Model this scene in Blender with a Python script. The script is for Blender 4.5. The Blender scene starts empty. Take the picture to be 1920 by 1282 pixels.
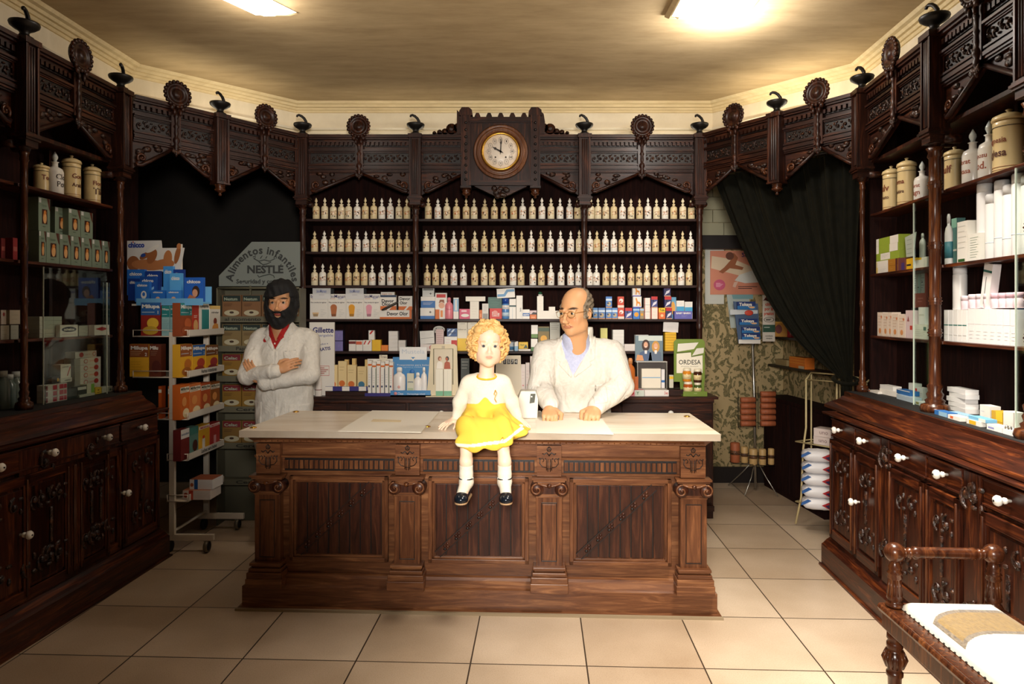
import bpy, math, random
import numpy as np
from mathutils import Vector, Matrix
random.seed(7)
sc = bpy.context.scene
COL = sc.collection
F = 1270.0; CAMH = 1.52; HOR = 587.0
PI = math.pi
# ------------------------------------------------------------------ camera
cd = bpy.data.cameras.new('camera'); cam = bpy.data.objects.new('camera', cd); COL.objects.link(cam)
cam.location = (0, 0, CAMH); cam.rotation_euler = (PI/2, 0, 0)
cd.sensor_width = 36; cd.lens = F/1920*36; cd.shift_y = -(641-HOR)/1920; cd.clip_start = .05
sc.camera = cam
# ------------------------------------------------------------------ world, exposure
w = bpy.data.worlds.new('room_ambient'); sc.world = w; w.use_nodes = True
w.node_tree.nodes['Background'].inputs[0].default_value = (1.0, .82, .6, 1)
w.node_tree.nodes['Background'].inputs[1].default_value = .006
sc.view_settings.view_transform = 'Standard'; sc.view_settings.look = 'None'
sc.view_settings.gamma = 1; sc.view_settings.exposure = 0.0; sc.view_settings.use_curve_mapping = False

# ------------------------------------------------------------------ lamps
def lamp(name, typ, loc, energy, color, size=.3, aim=None, **kw):
    l = bpy.data.lights.new(name, typ); l.energy = energy; l.color = color
    if typ == 'AREA': l.size = size
    else: l.shadow_soft_size = size
    for k, v in kw.items(): setattr(l, k, v)
    o = bpy.data.objects.new(name, l); COL.objects.link(o); o.location = loc
    if aim is not None:
        o.rotation_euler = (Vector(aim)-Vector(loc)).to_track_quat('-Z', 'Y').to_euler()
    return o
WARM = (1, .86, .66)
# doorway daylight from behind the camera, the photographer's flash, then the ceiling lamps
lamp('doorway_daylight', 'SPOT', (-.35, -.9, 1.95), 760, (1, .93, .84), .35, (1.12, 3.8, .62), spot_size=math.radians(50), spot_blend=.8)
lamp('studio_flash', 'SPOT', (.10, -.2, 1.95), 440, (1, .94, .86), .2, (-.40, 4.6, 1.98), spot_size=math.radians(53), spot_blend=.55)
lamp('ceiling_lamp_light_right', 'POINT', (1.20, 3.80, 3.03), 28, (1, .94, .88), .09)
lamp('ceiling_lamp_light_left', 'POINT', (-1.36, 3.62, 3.06), 7, (1, .9, .8), .07)
lamp('ceiling_panel_light', 'AREA', (1.20, 2.5, 3.12), 40, (1, .92, .80), .45, (1.35, 2.45, 0), spread=math.radians(85))
# lamps hidden on top of the pelmets, behind their fronts
for n, (a, b, e) in enumerate([((-1.45, 5.31), (-.55, 5.31), 3.2), ((-.5, 5.31), (.5, 5.31), 3.2), ((.55, 5.31), (1.4, 5.31), 4),
                              ((-2.37, 4.40), (-1.80, 5.10), 1.6), ((1.68, 5.08), (2.18, 4.42), 3.6)]):
    c = ((a[0]+b[0])/2, (a[1]+b[1])/2, 2.86)
    ln = math.hypot(b[0]-a[0], b[1]-a[1])
    o = lamp('pelmet_lamp', 'AREA', c, e, (1, .87, .66), ln, shape='RECTANGLE', size_y=.05)
    o.rotation_euler = (PI, 0, math.atan2(b[1]-a[1], b[0]-a[0]))

# ------------------------------------------------------------------ materials
def lin(c):
    return tuple(((x/255)/12.92 if x/255 <= .04045 else ((x/255+.055)/1.055)**2.4) for x in c)
_m = {}
def paint(c, rough=.5, metal=0, name=None, **kw):
    key = (tuple(c), rough, metal, tuple(sorted(kw.items())))
    if key in _m: return _m[key]
    m = bpy.data.materials.new(name or 'paint_%02x%02x%02x' % tuple(int(x) for x in c)); m.use_nodes = True
    b = m.node_tree.nodes['Principled BSDF']
    b.inputs['Base Color'].default_value = (*lin(c), 1)
    b.inputs['Roughness'].default_value = rough; b.inputs['Metallic'].default_value = metal
    for k, v in kw.items(): b.inputs[k.replace('_', ' ')].default_value = v
    _m[key] = m
    return m
class N:
    """tiny node-graph writer"""
    def __init__(s, name):
        s.m = bpy.data.materials.new(name); s.m.use_nodes = True; s.t = s.m.node_tree
        s.b = s.t.nodes['Principled BSDF']; s.co = s.t.nodes.new('ShaderNodeTexCoord')
    def n(s, typ, **kw):
        o = s.t.nodes.new('ShaderNode'+typ)
        for k, v in kw.items():
            if k.startswith('_'): setattr(o, k[1:], v)
        return o
    def link(s, a, b): s.t.links.new(a, b)
    def map(s, scale=(1, 1, 1), rot=(0, 0, 0), loc=(0, 0, 0)):
        o = s.n('Mapping'); o.inputs['Scale'].default_value = scale; o.inputs['Rotation'].default_value = rot; o.inputs['Location'].default_value = loc
        s.link(s.co.outputs['Object'], o.inputs[0]); return o.outputs[0]
    def noise(s, vec, scale, detail=5, rough=.5, dist=0):
        o = s.n('TexNoise'); s.link(vec, o.inputs['Vector'])
        o.inputs['Scale'].default_value = scale; o.inputs['Detail'].default_value = detail
        o.inputs['Roughness'].default_value = rough; o.inputs['Distortion'].default_value = dist
        return o.outputs[0]
    def ramp(s, fac, stops):
        o = s.n('ValToRGB'); s.link(fac, o.inputs[0]); e = o.color_ramp.elements
        while len(e) < len(stops): e.new(.5)
        for i, (p, c) in enumerate(stops): e[i].position = p; e[i].color = (*lin(c), 1)
        return o.outputs[0]
    def bump(s, h, strength, dist=.005):
        o = s.n('Bump'); s.link(h, o.inputs['Height']); o.inputs['Strength'].default_value = strength; o.inputs['Distance'].default_value = dist
        s.link(o.outputs[0], s.b.inputs['Normal'])
def wood(name, c1, c2, c3, axis='z', rough=.42, bump=.15, scale=1.0):
    g = N(name); st = {'z': (9, 9, .8), 'x': (.8, 9, 9), 'y': (9, .8, 9)}[axis]
    v = g.map(tuple(a*scale for a in st))
    f = g.noise(v, 4, 8, .62, 1.2)
    g.link(g.ramp(f, [(.30, c1), (.52, c2), (.72, c3)]), g.b.inputs['Base Color'])
    g.b.inputs['Roughness'].default_value = rough; g.b.inputs['Specular IOR Level'].default_value = .32; g.b.inputs['Coat Weight'].default_value = .08; g.b.inputs['Coat Roughness'].default_value = .2
    g.bump(f, bump, .002)
    return g.m
DARK = ((20, 8, 5), (46, 20, 11), (92, 48, 26))
M_wz = wood('mahogany_vertical_grain', *DARK, 'z')
M_wx = wood('mahogany_long_grain', *DARK, 'x')
M_cz = wood('walnut_vertical_grain', (70, 38, 22), (100, 60, 36), (134, 86, 53), 'z', .34)
M_cx = wood('walnut_long_grain', (80, 45, 27), (112, 70, 43), (150, 102, 66), 'x', .34)
M_sz = wood('red_mahogany_vertical_grain', (24, 9, 5), (58, 24, 12), (112, 58, 26), 'z', .34)
M_sx = wood('red_mahogany_long_grain', (26, 10, 6), (66, 28, 14), (124, 64, 28), 'x', .34)
M_back = wood('dark_shelf_back', (20, 9, 8), (34, 15, 12), (50, 24, 18), 'z', .85)
for _n in M_back.node_tree.nodes:
    if _n.type == 'BSDF_PRINCIPLED': _n.inputs['Coat Weight'].default_value = 0; _n.inputs['Specular IOR Level'].default_value = .12
M_shelf = wood('dark_shelf_board', (22, 9, 7), (42, 18, 12), (64, 32, 20), 'x', .5)
M_cp = wood('dark_panel_boards', (34, 14, 8), (62, 30, 18), (92, 52, 31), 'z', .38)
M_dk = paint((22, 12, 9), .45, name='shadowed_groove_wood')
def carved():
    g = N('carved_mahogany')
    v = g.map((1, 1, 1)); a = g.noise(v, 38, 3, .55, .8); b = g.noise(v, 8, 3)
    g.link(g.ramp(a, [(.35, (18, 8, 6)), (.55, (50, 25, 14)), (.75, (98, 58, 33))]), g.b.inputs['Base Color'])
    g.b.inputs['Roughness'].default_value = .38; g.bump(a, .9, .012)
    return g.m
M_cv = carved()
def marble():
    g = N('worn_white_marble')
    f = g.noise(g.map((.6, 2.6, 1), (0, 0, .15)), 3.2, 8, .6, .6)
    g.link(g.ramp(f, [(.25, (196, 172, 142)), (.5, (228, 212, 190)), (.75, (240, 230, 214))]), g.b.inputs['Base Color'])
    g.b.inputs['Roughness'].default_value = .28
    return g.m
M_marble = marble()
def plaster(name, c1, c2, scale=3, stretch=(1, 4, 1), r=.9):
    g = N(name); f = g.noise(g.map(stretch), scale, 8, .65)
    g.link(g.ramp(f, [(.3, c1), (.7, c2)]), g.b.inputs['Base Color']); g.b.inputs['Roughness'].default_value = r
    g.bump(f, .15, .004)
    return g.m
M_ceil = plaster('aged_ceiling_plaster', (172, 148, 108), (200, 176, 134), 2.6)
M_wall = plaster('cream_frieze_plaster', (224, 211, 182), (240, 228, 202), 3)
M_corn = plaster('cream_cornice_paint', (216, 194, 148), (236, 216, 170), 5)
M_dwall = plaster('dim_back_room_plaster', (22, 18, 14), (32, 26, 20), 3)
TH = .0415; TILE = 1.52/3.0229
def floor_mat():
    g = N('cream_terrazzo_floor_tiles')
    v = g.map((1/TILE,)*3, (0, 0, 0), (3.60076, -5.82547, 0))
    sx = g.n('SeparateXYZ'); g.link(v, sx.inputs[0])
    def edge(o):
        fr = g.n('Math', _operation='FRACT'); g.link(o, fr.inputs[0])
        a = g.n('Math', _operation='SUBTRACT'); g.link(fr.outputs[0], a.inputs[0]); a.inputs[1].default_value = .5
        b = g.n('Math', _operation='ABSOLUTE'); g.link(a.outputs[0], b.inputs[0])
        c = g.n('Math', _operation='GREATER_THAN'); g.link(b.outputs[0], c.inputs[0]); c.inputs[1].default_value = .4935
        return c.outputs[0]
    mx = g.n('Math', _operation='MAXIMUM'); g.link(edge(sx.outputs[0]), mx.inputs[0]); g.link(edge(sx.outputs[1]), mx.inputs[1])
    fl = g.n('VectorMath', _operation='FLOOR'); g.link(v, fl.inputs[0])
    wn = g.n('TexWhiteNoise'); g.link(fl.outputs[0], wn.inputs['Vector'])
    sp = g.noise(g.map((1, 1, 1)), 190, 3, .7); bl = g.noise(g.map((1, 1, 1)), 2.2, 5)
    base = g.ramp(bl, [(.3, (192, 170, 144)), (.7, (218, 198, 174))])
    spk = g.ramp(sp, [(.36, (170, 145, 112)), (.5, (255, 255, 255))])
    m1 = g.n('MixRGB', _blend_type='MULTIPLY'); m1.inputs[0].default_value = .28; g.link(base, m1.inputs[1]); g.link(spk, m1.inputs[2])
    tv = g.ramp(wn.outputs[0], [(0, (226, 220, 214)), (1, (255, 255, 255))])
    m2 = g.n('MixRGB', _blend_type='MULTIPLY'); m2.inputs[0].default_value = 1; g.link(m1.outputs[0], m2.inputs[1]); g.link(tv, m2.inputs[2])
    m3 = g.n('MixRGB'); g.link(mx.outputs[0], m3.inputs[0]); g.link(m2.outputs[0], m3.inputs[1]); m3.inputs[2].default_value = (.045, .028, .016, 1)
    g.link(m3.outputs[0], g.b.inputs['Base Color']); g.b.inputs['Roughness'].default_value = .35
    return g.m
M_floor = floor_mat()
def glass(name, tint=(.95, 1, .97), gl=.08):
    m = bpy.data.materials.new(name); m.use_nodes = True; t = m.node_tree; t.nodes.remove(t.nodes['Principled BSDF'])
    a = t.nodes.new('ShaderNodeBsdfTransparent'); a.inputs[0].default_value = (*tint, 1)
    b = t.nodes.new('ShaderNodeBsdfGlossy'); b.inputs['Roughness'].default_value = .03
    f0 = t.nodes.new('ShaderNodeLayerWeight'); f0.inputs[0].default_value = .35; f = t.nodes.new('ShaderNodeMath'); f.operation = 'MULTIPLY'; f.inputs[1].default_value = .13; t.links.new(f0.outputs['Fresnel'], f.inputs[0])
    x = t.nodes.new('ShaderNodeMixShader'); t.links.new(f.outputs[0], x.inputs[0]); t.links.new(a.outputs[0], x.inputs[1]); t.links.new(b.outputs[0], x.inputs[2])
    t.links.new(x.outputs[0], t.nodes['Material Output'].inputs[0])
    return m
M_glass = glass('clear_pane_glass')
def emis(name, c, s):
    m = bpy.data.materials.new(name); m.use_nodes = True; b = m.node_tree.nodes['Principled BSDF']
    b.inputs['Emission Color'].default_value = (*c, 1); b.inputs['Emission Strength'].default_value = s
    return m
M_lampglow = emis('lit_lamp_diffuser', (1, .93, .82), 6)
M_brass = paint((212, 164, 70), .28, .9, name='brass')
M_steel = paint((190, 186, 176), .3, .9, name='steel')
M_porc = paint((240, 236, 226), .15, name='white_porcelain')
M_rack = paint((226, 214, 196), .4, name='cream_enamelled_metal')
M_iron = paint((26, 22, 20), .45, .3, name='dark_bronze')
M_bur = wood('burnished_turned_wood', (38, 17, 10), (74, 38, 20), (120, 72, 38), 'z', .26)
M_hole = paint((14, 11, 10), .8, name='dark_keyhole')
WHITE = (236, 230, 220)

# ------------------------------------------------------------------ mesh builder
_txt = {}
def text_geo(s, bold=.0):
    k = (s, bold)
    if k not in _txt:
        c = bpy.data.curves.new('t', 'FONT'); c.body = s; c.size = 1; c.resolution_u = 2; c.align_x = 'CENTER'; c.align_y = 'CENTER'; c.offset = bold
        o = bpy.data.objects.new('t', c); me = bpy.data.meshes.new_from_object(o)
        vs = np.array([v.co[:] for v in me.vertices]) if len(me.vertices) else np.zeros((0, 3))
        fs = [tuple(p.vertices) for p in me.polygons]
        bpy.data.objects.remove(o); bpy.data.curves.remove(c); bpy.data.meshes.remove(me)
        wd = (vs[:, 0].max()-vs[:, 0].min()) if len(vs) else 1
        _txt[k] = (vs, fs, wd)
    return _txt[k]
class MB:
    def __init__(s): s.v = []; s.f = []; s.mi = []; s.sm = []; s.mats = []; s.M = Matrix()
    def k(s, mat):
        if mat not in s.mats: s.mats.append(mat)
        return s.mats.index(mat)
    def add(s, vs, fs, mat, smooth=False):
        o = len(s.v); M = s.M
        s.v += [tuple(M @ Vector(p)) for p in vs]
        i = s.k(mat)
        for f in fs: s.f.append(tuple(a+o for a in f)); s.mi.append(i); s.sm.append(smooth)
        return s
    def box(s, x0, x1, y0, y1, z0, z1, mat):
        vs = [(x, y, z) for z in (z0, z1) for y in (y0, y1) for x in (x0, x1)]
        return s.add(vs, [(0, 2, 3, 1), (4, 5, 7, 6), (0, 1, 5, 4), (2, 6, 7, 3), (0, 4, 6, 2), (1, 3, 7, 5)], mat)
    def lathe(s, prof, mat, at=(0, 0, 0), n=20, axis='z', smooth=True, flute=0, sy=1):
        vs = []
        for r, z in prof:
            for i in range(n):
                a = 2*PI*i/n; rr = r*(1-(flute if i % 2 else 0))
                p = (rr*math.cos(a), rr*math.sin(a)*sy, z)
                if axis == 'x': p = (p[2], p[0], p[1])
                elif axis == 'y': p = (p[0], -p[2], p[1])
                vs.append((p[0]+at[0], p[1]+at[1], p[2]+at[2]))
        fs = [(j*n+i, j*n+(i+1) % n, (j+1)*n+(i+1) % n, (j+1)*n+i) for j in range(len(prof)-1) for i in range(n)]
        fs.append(tuple(range(n-1, -1, -1))); fs.append(tuple((len(prof)-1)*n+i for i in range(n)))
        return s.add(vs, fs, mat, smooth)
    def ball(s, c, r, mat, n=12, m=8):
        r = (r, r, r) if isinstance(r, (int, float)) else r
        vs = [(c[0], c[1], c[2]-r[2])]
        for j in range(1, m):
            t = -PI/2+PI*j/m
            vs += [(c[0]+r[0]*math.cos(t)*math.cos(2*PI*i/n), c[1]+r[1]*math.cos(t)*math.sin(2*PI*i/n), c[2]+r[2]*math.sin(t)) for i in range(n)]
        vs.append((c[0], c[1], c[2]+r[2])); L = len(vs)-1
        fs = [(0, 1+(i+1) % n, 1+i) for i in range(n)]
        for j in range(m-2):
            for i in range(n): fs.append((1+j*n+i, 1+j*n+(i+1) % n, 1+(j+1)*n+(i+1) % n, 1+(j+1)*n+i))
        fs += [(L, L-n+i, L-n+(i+1) % n) for i in range(n)]
        return s.add(vs, fs, mat, True)
    def tube(s, pts, r, mat, n=8, closed=False):
        P = [Vector(p) for p in pts]; L = len(P); vs = []
        rr = r if isinstance(r, (list, tuple)) else [r]*L
        up = None
        for i, p in enumerate(P):
            a = P[(i-1) % L] if (i or closed) else p; b = P[(i+1) % L] if (i < L-1 or closed) else p
            t = (b-a).normalized()
            if up is None: up = Vector((0, 0, 1)) if abs(t.z) < .9 else Vector((1, 0, 0))
            x = t.cross(up)
            if x.length < 1e-4: x = t.cross(Vector((0, 1, 0)))
            x.normalize(); y = x.cross(t).normalized(); up = y
            for k in range(n):
                an = 2*PI*k/n; vs.append(tuple(p+x*math.cos(an)*rr[i]+y*math.sin(an)*rr[i]))
        fs = [(j*n+i, j*n+(i+1) % n, ((j+1) % L)*n+(i+1) % n, ((j+1) % L)*n+i) for j in range(L if closed else L-1) for i in range(n)]
        if not closed: fs.append(tuple(range(n-1, -1, -1))); fs.append(tuple((L-1)*n+i for i in range(n)))
        return s.add(vs, fs, mat, True)
    def prism(s, poly, y0, y1, mat, plane='xz', smooth=False):
        n = len(poly)
        def q(a, y): return {'xz': (a[0], y, a[1]), 'xy': (a[0], a[1], y), 'yz': (y, a[0], a[1])}[plane]
        vs = [q(a, y0) for a in poly]+[q(a, y1) for a in poly]
        fs = [tuple(range(n)), tuple(range(2*n-1, n-1, -1))]+[(i, n+i, n+(i+1) % n, (i+1) % n) for i in range(n)]
        return s.add(vs, fs, mat, smooth)
    def flat(s, poly, y, mat):
        return s.add([(a, y, b) for a, b in poly], [tuple(range(len(poly)))], mat)
    def sweep(s, prof, path, mat, closed=False):
        """prof: (out, z) points; path: xy points; 'out' is to the right of travel"""
        P = [Vector((p[0], p[1])) for p in path]; L = len(P); n = len(prof); vs = []
        for i, p in enumerate(P):
            d0 = (p-P[i-1]).normalized() if (i or closed) else (P[1]-p).normalized()
            d1 = (P[(i+1) % L]-p).normalized() if (i < L-1 or closed) else d0
            n0 = Vector((d0.y, -d0.x)); n1 = Vector((d1.y, -d1.x)); m = (n0+n1).normalized(); m /= max(.2, m.dot(n0))
            for o, z in prof: q = p+m*o; vs.append((q.x, q.y, z))
        fs = []
        for j in range(L if closed else L-1):
            a = j*n; b = ((j+1) % L)*n
            for i in range(n): fs.append((a+i, b+i, b+(i+1) % n, a+(i+1) % n))
        if not closed: fs.append(tuple(range(n))); fs.append(tuple((L-1)*n+n-1-i for i in range(n)))
        return s.add(vs, fs, mat)
    def text(s, t, cx, cz, h, mat, y=0, width=None, bold=.0, slant=0, arc=None, ang=0, face='y'):
        if arc:   # centre, radius, start, end angles (deg): one letter at a time
            (ax, az, R, a0, a1) = arc; ws = [max(.28, text_geo(ch, bold)[2]+.12) if ch != ' ' else .35 for ch in t]; tot = sum(ws); acc = 0
            for ch, wd in zip(t, ws):
                a = math.radians(a0+(a1-a0)*(acc+wd/2)/tot); acc += wd
                if ch != ' ': s.text(ch, ax+R*math.cos(a), az+R*math.sin(a), h, mat, y, ang=math.degrees(a)-90, bold=bold)
            return s
        vs, fs, wd = text_geo(t, bold)
        if not len(vs): return s
        sx = h*1.35; sy = h*1.35
        if width: sx = width/wd
        ca, sa = math.cos(math.radians(ang)), math.sin(math.radians(ang)); out = []
        for p in vs:
            a = p[0]*sx+p[1]*sy*slant; b = p[1]*sy; a, b = a*ca-b*sa, a*sa+b*ca
            out.append((cx+a, y, cz+b) if face == 'y' else (cx+a, cz+b, y))
        return s.add(out, fs, mat)
    def build(s, name, parent=None, loc=None, rz=None, bevel=0, sub=0):
        me = bpy.data.meshes.new(name); me.from_pydata(s.v, [], s.f)
        for m in s.mats: me.materials.append(m)
        me.polygons.foreach_set('material_index', s.mi); me.polygons.foreach_set('use_smooth', s.sm); me.update()
        o = bpy.data.objects.new(name, me); COL.objects.link(o)
        if parent: o.parent = parent
        if loc is not None: o.location = loc
        if rz is not None: o.rotation_euler = (0, 0, rz)
        if bevel:
            b = o.modifiers.new('b', 'BEVEL'); b.width = bevel; b.segments = 2; b.limit_method = 'ANGLE'; b.angle_limit = math.radians(40)
            b.use_clamp_overlap = True
        return o
def tag(o, label, cat=None, group=None, kind=None):
    if label: o['label'] = label
    if cat: o['category'] = cat
    if group: o['group'] = group
    if kind: o['kind'] = kind
    return o
def thing(name, label, cat, loc=(0, 0, 0), rz=0, group=None):
    o = bpy.data.objects.new(name, None); COL.objects.link(o); o.location = loc; o.rotation_euler = (0, 0, rz); o.empty_display_size = .05
    return tag(o, label, cat, group)
def copy_thing(o, loc, rz=None, label=None):
    r = o.copy(); COL.objects.link(r); r.location = loc
    if rz is not None: r.rotation_euler = (0, 0, rz)
    if label: r['label'] = label
    for ch in list(o.children):
        c = ch.copy(); COL.objects.link(c); c.parent = r
        for g in list(ch.children):
            d = g.copy(); COL.objects.link(d); d.parent = c
    return r
class Fr:
    """a vertical front: local x from P to Q, local y into the wall, z up"""
    def __init__(s, P, Q):
        s.P = Vector((P[0], P[1], 0)); d = Vector((Q[0]-P[0], Q[1]-P[1], 0)); s.len = d.length; s.a = math.atan2(d.y, d.x)
        s.M = Matrix.Translation(s.P) @ Matrix.Rotation(s.a, 4, 'Z'); s.I = s.M.inverted()
    def w(s, x, y, z=0): return s.M @ Vector((x, y, z))
    def at(s, px, yoff=0):
        """local x (and camera depth) of the point of the plane y=yoff that stands in picture column px"""
        k = (px-960)/F; a = s.I @ Vector((0, 0, 0)); b = s.I @ Vector((k, 1, 0)); d = b-a
        Y = (yoff-a.y)/d.y
        return a.x+d.x*Y, Y
    def z(s, px, py, yoff=0): return CAMH-(py-HOR)*s.at(px, yoff)[1]/F
ORD = ['first', 'second', 'third', 'fourth', 'fifth', 'sixth', 'seventh', 'eighth', 'ninth', 'tenth', 'eleventh', 'twelfth', 'thirteenth', 'fourteenth', 'fifteenth', 'sixteenth', 'seventeenth', 'eighteenth']
# ------------------------------------------------------------------ the room
def struct(mb, name, **kw):
    return tag(mb.build(name, **kw), None, kind='structure')
m = MB(); m.box(-5, 5, -2, 8, -.06, 0, M_floor); struct(m, 'floor', rz=-TH)
m = MB(); m.box(-4.2, 4.2, -2, 7, 3.20, 3.3, M_ceil); struct(m, 'ceiling')
WL0, WL1, WB0, WB1, WR1, WR0 = (-2.80, -1.5), (-2.62, 4.62), (-1.74, 5.47), (1.62, 5.47), (2.40, 4.60), (1.98, -1.5)
def wall(name, a, b, z0, z1, mat, t=.1):
    f = Fr(a, b); m = MB(); m.M = f.M; m.box(0, f.len, 0, t, z0, z1, mat); return struct(m, name)
wall('wall_left', WL0, WL1, 0, 3.2, M_wall)
wall('wall_left_corner_header', WL1, WB0, 2.80, 3.2, M_wall)
wall('wall_back', (-1.655, 5.47), (1.50, 5.47), 0, 2.85, M_wall); wall('wall_back_frieze', WB0, WB1, 2.85, 3.2, M_wall)
wall('wall_right_corner_header', WB1, WR1, 2.80, 3.2, M_wall)
wall('wall_right', WR1, WR0, 0, 3.2, M_wall)
path = [WL0, WL1, WB0, WB1, WR1, WR0]
m = MB(); m.sweep([(0, 3.135), (.012, 3.135), (.02, 3.15), (.035, 3.15), (.045, 3.165), (.065, 3.165), (.075, 3.18), (.10, 3.184), (.115, 3.20), (0, 3.20)], path, M_corn)
struct(m, 'trim_1')
m = MB(); m.sweep([(0, 2.935), (.014, 2.935), (.016, 2.955), (.03, 2.96), (.03, 2.972), (.018, 2.976), (.018, 2.985), (.04, 2.99), (.045, 3.005), (0, 3.01)], path, M_wall)
struct(m, 'trim_2')
def wallpaper():
    g = N('olive_floral_wallpaper')
    v = g.map((1, 1, .8)); n1 = g.noise(v, 9, 2, .45, 2.4); n2 = g.noise(v, 46, 2, .5, .6)
    vo = g.n('TexVoronoi'); vo.inputs['Scale'].default_value = 6.5; g.link(v, vo.inputs['Vector'])
    rg = g.n('Math', _operation='SINE'); ml = g.n('Math', _operation='MULTIPLY'); g.link(vo.outputs['Distance'], ml.inputs[0]); ml.inputs[1].default_value = 30; g.link(ml.outputs[0], rg.inputs[0])
    a1 = g.n('Math', _operation='MULTIPLY_ADD'); g.link(rg.outputs[0], a1.inputs[0]); a1.inputs[1].default_value = .045; g.link(n1, a1.inputs[2])
    a2 = g.n('Math', _operation='MULTIPLY_ADD'); g.link(n2, a2.inputs[0]); a2.inputs[1].default_value = .22; g.link(a1.outputs[0], a2.inputs[2])
    g.link(g.ramp(a2.outputs[0], [(.62, (172, 150, 108)), (.645, (108, 98, 62)), (.70, (86, 80, 48)), (.735, (136, 120, 80)), (.79, (96, 88, 54))]), g.b.inputs['Base Color'])
    g.b.inputs['Roughness'].default_value = .8
    return g.m
M_paper = wallpaper()
# rooms behind the two corner openings
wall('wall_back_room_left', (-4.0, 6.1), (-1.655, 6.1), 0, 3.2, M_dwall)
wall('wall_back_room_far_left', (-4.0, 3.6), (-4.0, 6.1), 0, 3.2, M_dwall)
wall('wall_back_room_right', (1.50, 6.10), (2.44, 6.10), 0, 3.2, M_paper)
wall('wall_back_room_side', (2.44, 6.10), (2.54, 4.72), 0, 3.2, M_paper)
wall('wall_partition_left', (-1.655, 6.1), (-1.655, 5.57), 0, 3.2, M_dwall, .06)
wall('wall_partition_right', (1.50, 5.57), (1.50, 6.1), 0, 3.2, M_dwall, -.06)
m = MB(); m.box(1.50, 2.43, 6.07, 6.10, 0, .14, M_dk); struct(m, 'baseboard_back_room')
# glazed tiles and dark beam high on the back room wall
m = MB()
M_glz = paint((172, 168, 140), .35, name='pale_glazed_tile')
for r in range(5):
    for c in range(5):
        x = 1.50+c*.2-(r % 2)*.1; m.box(max(1.50, x)+.003, min(x+.197, 2.43), 6.075, 6.10, 2.22+r*.115, 2.22+r*.115+.11, M_glz)
struct(m, 'trim_3')
m = MB(); m.box(1.50, 2.43, 6.0, 6.10, 2.09, 2.21, M_dk); struct(m, 'trim_4')
# skirt strip of flowered paper showing above the pelmets
for nm, a, b in (('trim_5', WB0, WB1), ('trim_6', WL1, WB0), ('trim_7', WB1, WR1)):
    f = Fr(a, b); m = MB(); m.M = f.M; m.box(0, f.len, -.006, 0, 2.85, 2.936, M_paper); struct(m, nm)

# ceiling lamps
def ceiling_lamp(name, poly, label, glow):
    t = thing(name, label, 'ceiling lamp', (poly[0][0], poly[0][1], 3.2), 0, None)
    pl = [(x-poly[0][0], y-poly[0][1]) for x, y in poly]
    m = MB(); m.sweep([(0, -.002), (0, -.012), (-.02, -.03), (-.05, -.035), (-.06, -.05), (-.085, -.05), (-.085, -.002)], pl, M_corn, closed=True); m.build('lamp_frame', t)
    m = MB(); n = len(pl); cx = sum(p[0] for p in pl)/n; cy = sum(p[1] for p in pl)/n
    vs = [(cx+(x-cx)*.99, cy+(y-cy)*.99, -.004) for x, y in pl]+[(cx+(x-cx)*.8, cy+(y-cy)*.8, -.05) for x, y in pl]
    m.add(vs, [(i, (i+1) % n, n+(i+1) % n, n+i) for i in range(n)]+[tuple(range(n, 2*n))], glow); m.build('lamp_diffuser', t)
    return t
ceiling_lamp('ceiling_lamp', [(1.32, 3.82), (.86, 3.82), (.86, 2.9), (1.32, 2.9)], 'rectangular lit lamp on the ceiling at the right, with cream moulded frame', M_lampglow)
ceiling_lamp('ceiling_lamp', [(-1.20, 3.78), (-1.40, 3.78), (-1.56, 3.5), (-1.56, 2.9), (-1.40, 2.9), (-1.33, 3.55)], 'lit lamp with cut corner on the ceiling at the left, cream moulded frame', M_lampglow)
# ------------------------------------------------------------------ carved pelmets, pilasters, finials
ZT = 2.87
def carve(m, x0, x1, z0, z1, y, mat, seed=0, dens=1.0):
    """raised leaf scrolls filling a panel"""
    r = random.Random(seed); h = z1-z0; n = max(2, int((x1-x0)/(h*.62)*dens))
    for i in range(n):
        cx = x0+(x1-x0)*(i+.5)/n; cz = (z0+z1)/2; s = 1 if i % 2 else -1
        pts = []
        for k in range(9):
            a = k/8*4.4*s+PI/2*s; rr = h*.40*(1-k/10)
            pts.append((cx+rr*math.cos(a)*.8, y-.003, cz+rr*math.sin(a)))
        m.tube(pts, [h*.05+h*.03*math.sin(k) for k in range(9)], mat, 5)
        m.ball((cx, y-.003, cz), (h*.13, .012, h*.13), mat, 8, 5)
        m.ball((cx+h*.33, y-.002, cz+s*h*.28), (h*.14, .010, h*.08), mat, 7, 4)
        m.ball((cx+h*.33, y-.002, cz-s*h*.25), (h*.08, .010, h*.14), mat, 7, 4)
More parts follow.
